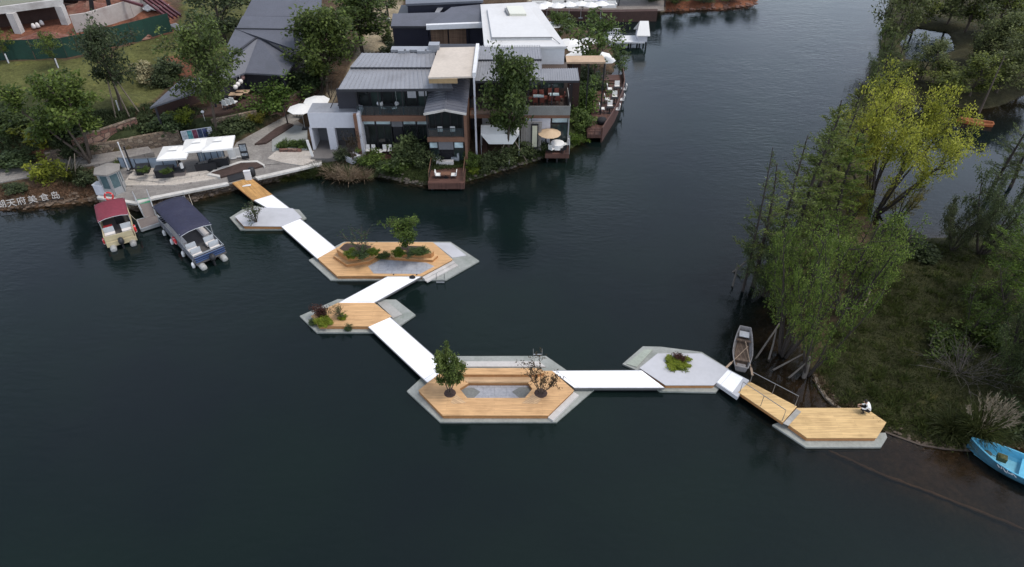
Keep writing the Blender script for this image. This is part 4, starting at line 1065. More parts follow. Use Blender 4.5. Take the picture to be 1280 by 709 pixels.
wallrun('block_wall',[(94,38),(114,35),(140,27),(166,19),(184,10)],zg-.1,1.9,.25,plain('pale_block_wall',(.40,.36,.33),.85,.12,.7,3,(.25,.2,.18)),'pale blockwork wall along the red earth of the building site','wall')
H0 = [(-70,78),(0,76),(45,74.5),(85,72.5),(118,66),(150,57.5),(185,48),(216,40)]
c = [GT(a,b) for a,b in H0]
t = thing('hoarding_fence','dark green sheet hoarding curving along the hill below the building site','fence',(c[2].x,c[2].y,c[2].z))
mb = MB(); mp = MB()
for p,q in zip(c[:-1],c[1:]):
    n = max(1,int((q-p).length/1.8))
    for k in range(n):
        a,b = lerp(p,q,k/n),lerp(p,q,(k+1)/n); h = Vector((0,0,2.35)); lo = Vector((0,0,-.35))
        d = (b-a); nn = Vector((d.y,-d.x,0)).normalized()*(.03 if k%2 else -.03)
        mb.add([a+lo+nn,b+lo+nn,b+h+nn,a+h+nn,a+lo+nn+nn*.5,b+lo+nn+nn*.5,b+h+nn+nn*.5,a+h+nn+nn*.5],[(0,1,2,3),(7,6,5,4),(3,2,6,7),(1,0,4,5),(0,3,7,4),(2,1,5,6)])
        mp.box((a.x,a.y+.12,a.z+.95),(.08,.08,2.5))
part(t,'sheet_panel',mb,M['hoard']); part(t,'post',mp,M['dkmetal'])
# spoil heaps and building stuff
def heap(px, py, z, rx, ry, h, mat, label, seed):
    r2 = random.Random(seed); p = G(px,py,z); mb = MB(); nr,na = 7,18
    for i in range(nr):
        rr = 1-i/(nr-1)
    prof = []
    vs = []; fs = []
    for i in range(nr):
        f_ = 1-i/(nr-1)
        for k in range(na):
            a = 2*math.pi*k/na; j = 1+r2.uniform(-.16,.16)
            vs.append((p.x+rx*f_*j*math.cos(a),p.y+ry*f_*j*math.sin(a),p.z-.3+(h+.3)*(1-f_**1.6)*(1+r2.uniform(-.12,.12))))
    for i in range(nr-1):
        for k in range(na): fs.append((i*na+k,i*na+(k+1)%na,(i+1)*na+(k+1)%na,(i+1)*na+k))
    mb.add(vs,fs); return single('earth_heap',mb,mat,label,'earth heap','earth heaps of the building site')
heap(60,52,zg-.2,5.0,2.2,1.1,M['redearth'],'long low red earth heap between the white columns and green hoarding',1)
heap(112,14,zg,5.0,3,1.2,M['redearth'],'broad red earth heap behind the pale blockwork wall',2)
heap(150,44,zg-.3,4.2,1.5,.8,M['redearth'],'red earth heap between the pale blockwork wall and the hoarding',3)
heap(174,31,zg-.3,2.2,1.0,.6,M['redearth'],'small earth heap at the corner of the green hoarding',4)
t = thing('steel_frame','dark red steel beams leaning out of the building site corner','steel beams',(*G(200,15,zg)[:2],zg))
for k in range(4):
    o = Vector((k*.55,0,k*.12)); mb = MB(); a = G(168,-8,zg+1.6)+o; b = G(212,25,zg+.6)+o
    d = (b-a).normalized(); mb.beam(a,b,.22,.04); mb.beam(a+Vector((0,0,.15)),b+Vector((0,0,.15)),.05,.28); mb.beam(a+Vector((0,0,.3)),b+Vector((0,0,.3)),.22,.04); part(t,'beam',mb,M['redsteel'])
mb = MB(); a,b = G(148,-2,zg+2.2),G(178,7,zg+1.8); mb.beam(a,b,.3,.3); part(t,'beam',mb,M['redsteel'])
for i,(a,b) in enumerate((((116,20),(113,-6)),((139,18),(133,-8)))):
    p = G(*a,zg); Yq = p.y; q = V(*b,Yq); mb = MB(); mb.tube([p,q],[.32,.24],7)
    mb.box((p.x,p.y,p.z+.05),(.7,.7,.16)); single('dark_post',mb,M['dkmetal'],('thick dark post standing by a blue tarpaulin in the red earth','slim dark post standing against the pale blockwork wall')[i],'post')
def rag(px,py,z,mat,label,cat,seed,s=1.0):
    r2 = random.Random(seed); mb = MB(); p = G(px,py,z)
    n = 6; vs = []
    for i in range(n):
        for k in range(n): vs.append((p.x+(i/(n-1)-.5)*1.9*s,p.y+(k/(n-1)-.5)*1.3*s,p.z+.12+r2.uniform(0,.32)*s))
    m_ = len(vs); vs += [(a,b,c-.12) for a,b,c in vs]
    fs = [(i*n+k,(i+1)*n+k,(i+1)*n+k+1,i*n+k+1) for i in range(n-1) for k in range(n-1)]
    fs += [tuple(j+m_ for j in reversed(f)) for f in fs]
    mb.add(vs,fs); single(cat.replace(' ','_'),mb,mat,label,cat)
rag(119,18.5,zg,plain('blue_tarpaulin',(.05,.08,.22),.6,.2),'crumpled blue tarpaulin at the foot of the thick dark post','tarpaulin',3,.9)
rag(196,12,zg,plain('white_sacks',(.55,.54,.53),.8,.15),'crumpled white plastic sheeting beside the dark red steel beams','plastic sheet',5,1.5)
for i,(px,py) in enumerate(((43,35.5),(48,34.5),(53,31.5))):
    mb = MB(); p = G(px,py,zg); mb.lathe([(.22,0),(.30,.12),(.25,.40),(.12,.62)],p,9,1,.7); single('sack',mb,M['seat_white'],('white sack leftmost of three on the red bank under the slab','middle white sack of three on the red bank under the slab','white sack rightmost and highest of three on the red bank')[i],'sack','white sacks under the slab',smooth=True)
mb = MB(); p0 = G(216,31,5.3); p1 = G(227,37,5.1); mb.beam(p0,p1,.9,.25); single('concrete_sill',mb,M['concrete_pale'],'pale concrete slab lying on the grass at the hoarding corner','slab')
mb = MB(); mb.beam(G(104,20,zg+.1),G(113,17,zg+.1),.6,.1); mb.beam(G(103,19.4,zg+.25),G(112,15,zg+.3),.18,.12); single('plank_pile',mb,M['oarwood'],'pale planks lying crossed on the red earth left of the posts','planks')
mb = MB(); p = G(93,0,zg+.3); mb.lathe([(2.0,0),(2.2,.5),(1.6,1.1),(.4,1.4)],p,12,1.6,.7); single('covered_mound',mb,M['dkmetal'],'dark sheeted mound beside the grey slab at the top edge','mound',smooth=True)
# ================================================================ BOATS
def pontoon_boat(label, stern_l, stern_r, bow_l, canopy_mat, zdeck=.5, big=True):
    """stern/bow: plan points; builds in local coordinates, bow along +y"""
    sl,sr,bl = Vector(stern_l),Vector(stern_r),Vector(bow_l)
    sl.z=sr.z=bl.z=0
    B = (sr-sl).length; L = (bl-sl).length; ax = (bl-sl).normalized(); rz = math.atan2(ax.y,ax.x)-math.pi/2
    c = (sl+sr)/2
    t = thing('pontoon_boat',label,'boat',(c.x,c.y,0),rz)
    h = B/2
    for s in (-1,1):
        mb = MB(True); x = s*(h-.42)
        mb.tube([(x,-.55,.12),(x,-.5,.12),(x,-.1,.12),(x,L-.6,.12),(x,L+.1,.2),(x,L+.35,.28)],[.16,.25,.28,.28,.20,.05],12); part(t,'pontoon',mb,plain('weathered_pontoon',(.30,.30,.29),.5,.25,1.5,8,(.18,.18,.17)),smooth=True)
    mb = MB(True); mb.box2((-h,0,zdeck-.14),(h,L,zdeck)); part(t,'deck',mb,plain('brown_boat_carpet',(.09,.085,.085),.9,.2))
    def fence(p,q,name='side_panel',strip=3):
        mb = MB(True); 
        mb.wall(p,q,zdeck,zdeck+.68,.04); f = part(t,name,mb,M['navy_canvas'] if big else M['hullcream'])
        mb = MB(True)
        for k in range(strip): mb.wall(p,q,zdeck+.06+.22*k,zdeck+.13+.22*k,.07)
        a = Vector((p[0],p[1],zdeck+.70)); b = Vector((q[0],q[1],zdeck+.70)); mb.tube([a,b],.03,6)
        part(f,'rail',mb,M['alu'] if big else M['hullcream'])
    fence((-h+.03,.05),(-h+.03,L-.1)); fence((h-.03,.05),(h-.03,L-.1)); fence((-h+.06,L-.1),(h-.06,L-.1),'bow_panel'); 
    fence((-h+.06,.08),(h*.9,.08),'stern_panel',4 if big else 2)
    zt = 2.45 if big else 2.15
    # canopy: shallow arch
    y0,y1 = (L*.235,L*1.0) if big else (L*.33,L*1.04)
    mb = MB(True); nx_,ny_ = 8,8; vs=[]; fs=[]
    for lay in (0,-.05):
        for j in range(ny_+1):
            for i in range(nx_+1):
                u=i/nx_*2-1; v=j/ny_
                vs.append((u*(h+.05),y0+(y1-y0)*v,zt+.20*(1-abs(u)**2.2)-(.10 if v in (0,1) else 0)+lay-.012*((j%2)*2-1)))
    W=nx_+1; o=W*(ny_+1)
    for j in range(ny_):
        for i in range(nx_):
            a=j*W+i; fs.append((a,a+1,a+W+1,a+W)); fs.append((o+a+W,o+a+W+1,o+a+1,o+a))
    for i in range(nx_): fs.append((i,o+i,o+i+1,i+1)); a=ny_*W+i; fs.append((a+1,o+a+1,o+a,a))
    for j in range(ny_): a=j*W; fs.append((a+W,o+a+W,o+a,a)); a=j*W+nx_; fs.append((a,o+a,o+a+W,a+W))
    mb.add(vs,fs); cpart = part(t,'canopy',mb,canopy_mat,smooth=True)
    mb = MB(True)
    for v in (.0,.33,.66,1): 
        y=y0+(y1-y0)*v; mb.tube([(-h,y,zt-.10),(-h*.5,y,zt+.05),(0,y,zt+.08),(h*.5,y,zt+.05),(h,y,zt-.10)],.025,6)
    part(cpart,'canopy_hoop',mb,M['alu'])
    for s in (-1,1):
        for v in (.04,.5,.96):
            y=y0+(y1-y0)*v; mb=MB(True); mb.tube([(s*(h-.03),y,zdeck+.6),(s*(h-.02),y,zt)],.03,6); part(t,'canopy_pole',mb,M['alu'])
    # seats
    rows = [(-h+.55,.75),(h-.55,.75),(-h+.55,1.75),(h-.55,1.75)] if big else [(-.7,1.1),(.7,1.1)]
    for x,y in rows:
        mb=MB(True); mb.box((x,y,zdeck+.28),(.85,.55,.24)); sb=part(t,'seat',mb,M['seat_white'])
        mb=MB(True); mb.box((x,y+.27,zdeck+.58),(.85,.14,.5),0,R(-10)); part(sb,'backrest',mb,M['greyfab'])
    if big:
        for s in (-1,1):
            mb=MB(True); mb.box((s*(h-.32),L*.62,zdeck+.25),(.5,L*.5,.42)); part(t,'bench',mb,M['seat_white'])
    mb=MB(True); mb.box((.3,L*.72,zdeck+.5),(.7,.5,1.0)); mb.tube([(.3,L*.72-.3,zdeck+1.0),(.3,L*.72-.36,zdeck+1.05)],.2,10); part(t,'helm_console',mb,M['dkmetal'])
    # outboard
    mb=MB(True); mb.lathe([(.10,0),(.22,.05),(.25,.25),(.20,.48),(.08,.56)],(0,-.42,.55),12,1,1.35); mot=part(t,'outboard_motor',mb,M['dkmetal'],smooth=True)
    mb=MB(True); mb.box((0,-.40,.15),(.14,.3,.9)); mb.box((0,-.18,.5),(.3,.3,.1)); part(mot,'motor_leg',mb,M['dkmetal'])
    if not big:
        mb=MB(True); mb.box2((-h,-.04,.22),(h,.02,zdeck+.12)); part(t,'transom',mb,M['hullcream'])
    return t, L, h, rz
tb,L,h,rz = pontoon_boat('long pontoon boat with a navy blue canopy and striped stern rail', G(244,329,.4),G(285,318.5,.4),G(198.5,279,.4), M['navy_canvas'])
def local(t, p): return t.matrix_basis @ Vector(p) if False else Matrix.Translation(t.location) @ Matrix.Rotation(t.rotation_euler.z,4,'Z') @ Vector(p)
mb=MB(True)
for k in range(3): mb.box((0,.045,.60+.2*k),(h*1.9,.03,.10))
part(tb,'stern_stripe',mb,M['blue_stripe'])
for y in (.35,2.5,5.0,6.8):
    y = min(y,L-.3); p = local(tb,(-h-.16,y,.30)); mb=MB(); mb.lathe([(.04,-.30),(.13,-.24),(.14,.1),(.10,.22),(.03,.30)],p,10); mb.tube([p+Vector((0,0,.28)),local(tb,(-h+.02,y,.95))],.012,4)
    single('fender',mb,M['white'],{.35:'white fender nearest the stern of the navy boat',2.5:'white fender second from the stern of the navy boat',5.0:'white fender below the red lifebuoy of the navy boat',6.8:'white fender at the bow corner of the navy boat beside the jetty'}[y] if y in (.35,2.5,5.0,6.8) else 'white fender at the bow corner of the navy boat beside the jetty','fender','white boat fenders',smooth=True)
def lifebuoy(p, rx, rz, label, r=.30):
    A = Matrix.Rotation(rz,4,'Z') @ Matrix.Rotation(rx,4,'X')
    mb=MB(); mb.torus(p,r,.085,A); 
    t = thing('lifebuoy',label,'lifebuoy',p,0,'red lifebuoys'); part(t,'ring',mb,M['red'],smooth=True)
    for k in range(4):
        a=k*math.pi/2+.5; q=Vector(p)+(A @ Vector((r*math.cos(a),r*math.sin(a),0)))
        m2=MB(); m2.torus(q,.088,.018,A @ Matrix.Rotation(a,4,'Z') @ Matrix.Rotation(math.pi/2,4,'X'),10,5); part(t,'white_band',m2,M['white'])
lifebuoy(local(tb,(-h-.1,4.1,.85)),R(90),rz+R(90),'red lifebuoy hung on the side rail of the navy boat')
tm,L2,h2,rz2 = pontoon_boat('short pontoon boat with a maroon canopy and cream stern', G(134,305,.4),G(171,300.5,.4),G(131,276,.4)-Vector((.35,-.2,0)), M['maroon_canvas'], .55, False)
lifebuoy(local(tm,(h2+.1,.9,.85)),R(90),rz2+R(90),'red lifebuoy on the right side of the maroon boat')
lifebuoy(local(tm,(-h2-.1,.5,.65)),R(90),rz2+R(90),'red lifebuoy on the left side of the maroon boat',.22)
mb=MB(True); mb.box((-.7,1.9,1.0),(.7,.35,.5)); part(tm,'red_seat_cover',mb,M['red'])

def open_boat(name, label, bow, stern, beam, depth, hullmat, inmat, z=0.0, bow_w=.0, stern_w=.8, rocker=.18, floormat=None, group=None, sheer=.25):
    """double-skinned open hull lofted between bow and stern plan points; local frame with bow along +y"""
    bow=Vector((bow[0],bow[1],0)); stern=Vector((stern[0],stern[1],0)); ax=bow-stern; L=ax.length; rz=math.atan2(ax.y,ax.x)-math.pi/2
    t = thing(name,label,'boat',(stern.x,stern.y,z),rz,group)
    n=14; prof=[(-1,1),(-.93,.45),(-.72,.08),(-.35,0),(.35,0),(.72,.08),(.93,.45),(1,1)]
    def sec(f, off):
        wf = (stern_w+(1-stern_w)*min(1,f/.35)**.8) if f<.35 else (bow_w+(1-bow_w)*(1-((f-.35)/.65)**2.3))
        hw = max(.012,beam/2*wf-off); zb=-.16+rocker*(abs(f-.4)/.6)**2.5+off*.9; zt=-.16+depth+sheer*max(0,(f-.4)/.6)**2+sheer*.3*max(0,(.4-f)/.4)**2
        return [(hw*a, f*L, zb+(zt-zb)*b) for a,b in prof]
    def skin(off, flip):
        vs=[];fs=[];m=len(prof)
        for i in range(n+1):
            f=i/n; f=.012+f*.976 if off else f
            vs+=sec(f,off)
        for i in range(n):
            for k in range(m-1):
                q=(i*m+k,i*m+k+1,(i+1)*m+k+1,(i+1)*m+k); fs.append(q if not flip else q[::-1])
        fs.append(tuple(range(m)) if flip else tuple(range(m-1,-1,-1)))
        if bow_w>.05: fs.append(tuple(n*m+k for k in (range(m-1,-1,-1) if flip else range(m))))
        return vs,fs
    mb=MB(True); mb.add(*skin(0,False)); part(t,'hull',mb,hullmat,smooth=False)
    mb=MB(True); mb.add(*skin(.045,True)); part(t,'inner_hull',mb,inmat)
    mb=MB(True)
    pl=[sec(i/n,-.01)[0] for i in range(n+1)]; pr=[sec(i/n,-.01)[-1] for i in range(n+1)]
    mb.tube(pl,.045,6); mb.tube(pr,.045,6); mb.tube([pl[0],pr[0]],.045,6)
    if bow_w>.05: mb.tube([pl[-1],pr[-1]],.045,6)
    part(t,'gunwale',mb,inmat)
    if floormat:
        mb=MB(True); ff=[.05+.85*i/8 for i in range(9)]
        poly=[(-sec(f,.10)[6][0]*.92,f*L) for f in ff]+[(sec(f,.10)[6][0]*.92,f*L) for f in reversed(ff)]
        mb.prism(poly,.02,.05); part(t,'floor_boards',mb,floormat)
    return t,L,sec
bow=G(930.5,414,.2); stern=G(926,462,.2)
t,L,sec = open_boat('rowing_boat','weathered grey flat ended rowing boat moored beside the timber ramp',bow,stern,1.35,.55,M['boat_grey'],M['boat_grey'],0,.55,.62,.12,M['boat_floor'])
mb=MB(True); mb.box((0,L*.87,.36),(.72,.62,.05)); part(t,'bow_deck',mb,plain('white_box_lid',(.62,.62,.62),.6,.08))
for f in (.72,.22): mb=MB(True); mb.box((0,L*f,.30),(1.15,.22,.04)); part(t,'thwart',mb,M['boat_floor'])
mb=MB(True); mb.box((0,L*.07,.26),(.62,.42,.05)); part(t,'stern_seat',mb,M['boat_grey'])
def oar(a, b, label):
    mb=MB(); a=Vector(a); b=Vector(b); d=(b-a).normalized()
    mb.tube([a,b],.03,6); mb.beam(b-d*.1,b+d*.6,.15,.025); single('oar',mb,M['oarwood'],label,'oar','oars of the grey rowing boat')
oar(G(935,433,.55),G(913.5,454,.35),'oar lying out over the left side of the grey rowing boat')
oar(G(932,427,.58),G(939,461,.35),'oar lying out over the right rear of the grey rowing boat')
t,L,sec = open_boat('blue_boat','sky blue open boat with pointed bow beached by the island',G(1209,556,.35),G(1330,612,.3),2.0,.85,M['boat_blue_dk'],M['boat_blue'],.0,.0,.8,.30,plain('pale_blue_boat_floor',(.13,.36,.47),.5,.2,1.5,8),None,.35)
mb=MB(True); f=.80; poly=[(-sec(f,.06)[6][0]*.9,f*L),(0,.985*L),(sec(f,.06)[6][0]*.9,f*L)]; poly=[(-sec(.86,.06)[7][0]*.92,.86*L),(-sec(.93,.06)[7][0]*.9,.93*L),(0,.98*L),(sec(.93,.06)[7][0]*.9,.93*L),(sec(.86,.06)[7][0]*.92,.86*L)]
mb.prism(poly,.60,.64); part(t,'bow_deck',mb,M['boat_blue'])
mb=MB(True); mb.box((0,L*.42,.42),(1.75,.28,.05)); part(t,'thwart',mb,M['boat_blue'])
mb=MB(True)
for k,(y,z,w_,h_,r) in enumerate(((-.42,.10,.22,.05,.5),(-.2,.02,.26,.05,-.4),(.0,.12,.05,.24,.2),(.16,.04,.24,.05,.6),(.34,.10,.06,.2,-.3),(-.3,.2,.16,.04,-.2),(.5,.05,.18,.05,.3))):
    fy=.56+y/L; s_=sec(fy,0); a=Vector(s_[0]); b=Vector(s_[1]); p=lerp(b,a,.55+z); tg=(Vector(sec(fy+.02,0)[0])-Vector(sec(fy-.02,0)[0])).normalized()
    q=tg*w_*.5+Vector((0,0,h_*.5+r*.1)); mb.beam(p-q+Vector((-.02,0,0)),p+q+Vector((-.02,0,0)),.035,.04)
part(t,'hull_mark',mb,M['white'])
def W(t,p): return Matrix.Translation(t.location) @ Matrix.Rotation(t.rotation_euler.z,4,'Z') @ Vector(p)
mb=MB(); p=G(1233.5,567,.55); mb.lathe([(.24,0),(.27,.05),(.22,.07),(.05,.04)],p,14,1.1,.9); mb.tube([p+Vector((.2,-.1,.04)),p+Vector((.85,-.55,.05))],.022,6); single('landing_net',mb,plain('dark_grey_net',(.06,.075,.07),.9,.3,5,20),'round dark landing net with a pinkish handle lying in the blue boat','net',smooth=True)
mb=MB(); p=G(1251,574.5,.42); mb.box((p.x,p.y,p.z+.16),(.52,.42,.32),R(-30))
for k in range(5): mb.lathe([(.10,0),(.12,.06),(.03,.12)],(p.x+rnd.uniform(-.16,.16),p.y+rnd.uniform(-.12,.12),p.z+.31),7)
single('bait_basket',mb,plain('olive_basket',(.07,.075,.03),.9,.4,6,18),'square olive basket heaped with weed in the blue boat','basket')
open_boat('canoe','orange brown canoe drawn up where the far lagoon bank meets the yellow tree',G(1196,150,.2),G(1241,156,.2),1.1,.5,M['boat_orange'],plain('orange_inner',(.42,.15,.06),.5,.2),0,.05,.6,.2,None)

# ================================================================ PARASOLS, SEATS, BOOTH
def parasol_mesh(size, sides, drop, z, vent=True):
    """canopy with hanging panels; returns MB in local coordinates with the apex over the origin"""
    mb=MB(True); n=sides; o=math.pi/n; r=size/2/(math.cos(math.pi/n) if n==4 else 1)
    ring=lambda rr,zz:[(rr*math.cos(2*math.pi*k/n+o),rr*math.sin(2*math.pi*k/n+o),zz) for k in range(n)]
    def shell(r0,z0,r1,z1,th=.03):
        a=ring(r0,z0);b=ring(r1,z1);a2=ring(r0,z0-th);b2=ring(r1,z1-th)
        fs=[(k,n+k,n+(k+1)%n,(k+1)%n) for k in range(n)]+[(2*n+(k+1)%n,3*n+(k+1)%n,3*n+k,2*n+k) for k in range(n)]+[(n+k,3*n+k,3*n+(k+1)%n,n+(k+1)%n) for k in range(n)]
        mb.add(a+b+a2+b2,fs)
    shell(r*.16,z-drop*.10,r,z-drop); shell(r,z-drop-.005,r*1.002,z-drop-.16,.01) if n==4 else None
    if vent: shell(.02,z+.12,r*.30,z-drop*.02+.02)
    else: shell(.02,z,r*.17,z-drop*.10+.01)
    return mb
def parasol(label, base, size, sides, h, drop=.45, mat='fabric', group='white parasols', rz=0, vent=True, parts=True):
    t=thing('parasol',label,'parasol',base,rz,group)
    part(t,'canopy',parasol_mesh(size,sides,drop,h,vent),M[mat])
    mb=MB(True); mb.tube([(0,0,.05),(0,0,h)],.035,8); part(t,'pole',mb,M['alu'])
    mb=MB(True); mb.box((0,0,.05),(.6,.6,.1)); part(t,'base_block',mb,M['dkmetal'])
    if parts:
        mb=MB(True)
        for k in range(sides if sides>4 else 8):
            n=sides if sides>4 else 8; a=2*math.pi*k/n+math.pi/n; rr=size/2*.97
            mb.tube([(0,0,h-.08),(rr*math.cos(a),rr*math.sin(a),h-drop-.05)],.012,4)
        part(t,'rib',mb,M['alu'])
    return t
def at_canopy(px,py,zc,z0): p=G(px,py,zc); return (p.x,p.y,z0)
parasol('square white parasol standing alone left of the overlapping pair on the promenade',at_canopy(217.5,189.5,3.3,Z0),2.75,4,2.75,.42,rz=R(8))
parasol('square white parasol under the photo board, left one of the overlapping pair',at_canopy(246.5,180,3.45,Z0),2.75,4,2.9,.42,rz=R(12))
parasol('square white parasol right one of the overlapping pair by the planting bed',at_canopy(273,178,3.55,Z0),2.85,4,3.0,.42,rz=R(12))
parasol('octagonal white parasol at the path corner beside the white portal',at_canopy(376,134.5,3.6,1.1),2.9,8,2.75,.40,vent=False)
parasol('octagonal white parasol higher up behind the white portal',at_canopy(395.5,124.5,3.7,1.2),2.9,8,2.75,.40,vent=False)
parasol('tan round parasol on the small waterside deck',at_canopy(687,164.5,3.1,1.0),2.4,12,2.3,.40,'tanfab',None,vent=False)
for px,py,sz,lab in ((691.5,28,2.9,'white parasol tucked beside the white hall roof'),(713,50,3.1,'white parasol left of the trunk on the rear terrace'),(723,57.5,3.1,'white parasol behind the tree trunk on the rear terrace'),
    (722,67,3.0,'white parasol directly above the tan timber canopy'),(749.5,67,3.2,'white parasol right of the trunk by the water'),(758,72,2.4,'smaller white parasol nearest the water on the rear terrace'),(738,48,2.6,'white parasol half hidden in the tree crown')):
    parasol(lab,at_canopy(px,py,3.4,.9),sz,8,2.6,.42,rz=R(10),vent=False)
# photo board
zt=3.2; a=G(231,173.5,1.9); b=G(270,167.5,1.9)
a=V(232,176,G(250,178,1.0).y+2.2); 
pA=G(231,182,.9); pB=G(269,176,.9); dirv=(pB-pA).normalized()
t=thing('photo_board','long freestanding board of six dark pictures behind the white parasols','board',(*((pA+pB)/2)[:2],.9))
mb=MB(); mb.wall(pA,pB,1.45,2.55,.06); bd=part(t,'board_panel',mb,M['white_wall'])
nrm=Vector((dirv.y,-dirv.x,0))*.036
for k,colr in enumerate(((.42,.46,.50),(.06,.20,.22),(.15,.04,.07),(.03,.05,.10),(.02,.03,.09))):
    f0,f1=.03+k*.165,.03+(k+1)*.165-.012; p=lerp(pA,pB,f0)+nrm; q=lerp(pA,pB,f1)+nrm
    mb=MB(); mb.wall(p,q,1.5,2.5,.008); part(bd,'picture',mb,plain('picture_%d'%k,colr,.5,.6,1.6,5,tuple(min(1,c*2.2+.05) for c in colr)))
for f in (.03,.25,.5,.75,.97): p=lerp(pA,pB,f); mb=MB(); mb.box2((p.x-.04,p.y-.04,.9),(p.x+.04,p.y+.04,1.449)); part(t,'leg',mb,M['dkmetal'])

# balustrades on the promenade terrace
def glass_rail(label, pts, z, h, n, mat='glass_blue'):
    P=[G(a,b,z) for a,b in pts]; t=thing('glass_balustrade',label,'balustrade',(P[0].x,P[0].y,z),0,'blue glass balustrades on the terrace')
    for p,q in zip(P[:-1],P[1:]):
        for k in range(n):
            a,b=lerp(p,q,(k+.03)/n),lerp(p,q,(k+.97)/n); mb=MB(); mb.wall(a,b,z+.08,z+h,.025); part(t,'glass_panel',mb,M[mat])
        for k in range(n+1):
            a=lerp(p,q,k/n); mb=MB(); mb.box((a.x,a.y,z+h/2+.02),(.06,.06,h)); part(t,'post',mb,M['dkmetal'])
        mb=MB(); mb.beam(p+Vector((0,0,h+.03)),q+Vector((0,0,h+.03)),.07,.05); part(t,'top_rail',mb,M['steel_rail'])
    return t
glass_rail('long blue glass balustrade along the stepped terrace left of the parasols',[(152,210),(172,211.5),(223,209.5)],1.25,1.15,3)
glass_rail('blue glass balustrade above the black sofa block by the planting bed',[(250,203),(281,196)],1.0,1.15,4)
mb=MB()
for i,(px,py) in enumerate(((291.5,194.5),(298.5,192.5))):
    p=G(px,py+4,1.0); mb=MB(); mb.box((p.x,p.y,1.0+.55),(.72,.07,1.05),R(12)); mb.box((p.x,p.y+.04,1.05),(.5,.3,.1),R(12)); single('white_panel_screen',mb,M['fabric'],('pale upright screen beside the blue glass balustrade','pale upright screen next to the dark poster stand')[i],'screen')
p=G(307.5,199.5,1.0); t=thing('poster_stand','dark poster stand at the end of the planting bed','poster stand',(p.x,p.y,1.0))
mb=MB(); mb.box((p.x,p.y,1.95),(.75,.08,1.7),R(12)); part(t,'frame',mb,M['dkmetal'])
mb=MB(); q=p+Vector((.01,-.05,0)); mb.box((q.x,q.y,2.35),(.6,.02,.7),R(12)); mb.box((q.x,q.y,1.6),(.6,.02,.3),R(12)); part(t,'poster',mb,plain('grey_poster',(.22,.25,.28),.5,.5,2,8,(.5,.5,.5)))
# black planter boxes and sofa blocks
def blk(px,py,z,w,d,h,rz,label,mat='black',cat='planter box'):
    p=G(px,py,z); t=thing(cat.replace(' ','_'),label,cat,(p.x,p.y,z),rz,'black boxes and sofas on the terrace')
    mb=MB(True); mb.box2((-w/2,-d/2,0),(w/2,d/2,h)); part(t,'box_body',mb,M[mat])
    mb=MB(True); mb.box2((-w/2-.03,-d/2-.03,h-.12),(w/2+.03,d/2+.03,h+.002)); part(t,'rim',mb,M['dkmetal'])
    return t
blk(180.5,216.5,1.17,1.15,.9,.85,R(10),'small black planter box alone on the pale terrace steps')
blk(208,219.5,1.17,1.65,1.0,.9,R(8),'wide black planter box beside the standing man in black')
t=blk(224.5,217.5,1.17,1.2,.9,.5,R(12),'low grey brown crate between the black planter box and standing man','mesh_grey','crate')
def sofa(px,py,z,w,d,rz,label):
    p=G(px,py,z); t=thing('sofa',label,'sofa',(p.x,p.y,z),rz,'black sofas on the terrace')
    mb=MB(True); mb.box2((-w/2,-d/2,.05),(w/2,d/2,.42)); part(t,'seat',mb,M['black'])
    mb=MB(True); mb.box2((-w/2,-d/2,.42),(w/2,-d/2+.22,.85)); part(t,'backrest',mb,M['black'])
    for s in (-1,1): mb=MB(True); mb.box2((s*w/2-(.2 if s>0 else 0),-d/2+.221,.42),(s*w/2+(0 if s>0 else .2),d/2,.65)); part(t,'armrest',mb,M['black'])
sofa(259.5,212,1.0,2.0,.9,R(14),'black sofa under the left half of the right glass balustrade')
sofa(275,207,1.0,1.9,.9,R(14),'black sofa under the right half of the right glass balustrade')

# ticket booth
def booth():
    p=G(141.5,243,Z0); p.z=Z0; cx,cy=p.x,p.y+.6; rz=R(-8)
    t=thing('ticket_booth','small hexagonal glass booth with a grey roof at the corner of the promenade','booth',(cx,cy,Z0),rz)
    n=6; r=1.02; ring=[(r*math.cos(2*math.pi*k/n),r*math.sin(2*math.pi*k/n)) for k in range(n)]; H=2.3
    mb=MB(True); mb.prism(ring,0,.08); part(t,'floor',mb,M['concrete'])
    for k in range(n):
        a,b=ring[k],ring[(k+1)%n]; ia=(a[0]*.97,a[1]*.97); ib=(b[0]*.97,b[1]*.97)
        w_=MB(True); m0=lerp((*ia,0),(*ib,0),.08); m1=lerp((*ia,0),(*ib,0),.92)
        w_.wall(m0,m1,.1,.75,.05); w_.wall(m0,m1,H-.18,H,.05); w_.wall(m0,lerp(m0,m1,.08),.75,H-.18,.05); w_.wall(lerp(m0,m1,.92),m1,.75,H-.18,.05); f=part(t,'window',w_,M['alu'])
        g_=MB(True); g_.wall(m0,m1,.12,H-.1,.02); part(f,'pane',g_,plain('booth_teal_glass',(.075,.115,.125),.12,.3,1.2,4))
        q=MB(True); q.tube([(*a,.08),(*a,H)],.06,6); part(t,'corner_post',q,M['alu'])
    mb=MB(True); rr=1.28
    outer=[(rr*math.cos(2*math.pi*k/n),rr*math.sin(2*math.pi*k/n)) for k in range(n)]
    mb.prism(outer,H+.002,H+.12); vs=[(x,y,H+.121) for x,y in outer]+[(0,0,H+.42)]
    mb.add(vs,[(k,(k+1)%n,n) for k in range(n)]); part(t,'roof',mb,plain('brown_grey_booth_roof',(.20,.185,.17),.8,.15))
    mb=MB(True); mb.box((.1,-.25,.6),(1.0,.4,.9)); part(t,'counter',mb,M['white_wall'])
booth()
p=G(127.5,242,Z0+.1); t=thing('utility_cabinet','white utility cabinet at the left foot of the glass booth','cabinet',(p.x,p.y,Z0),R(-12))
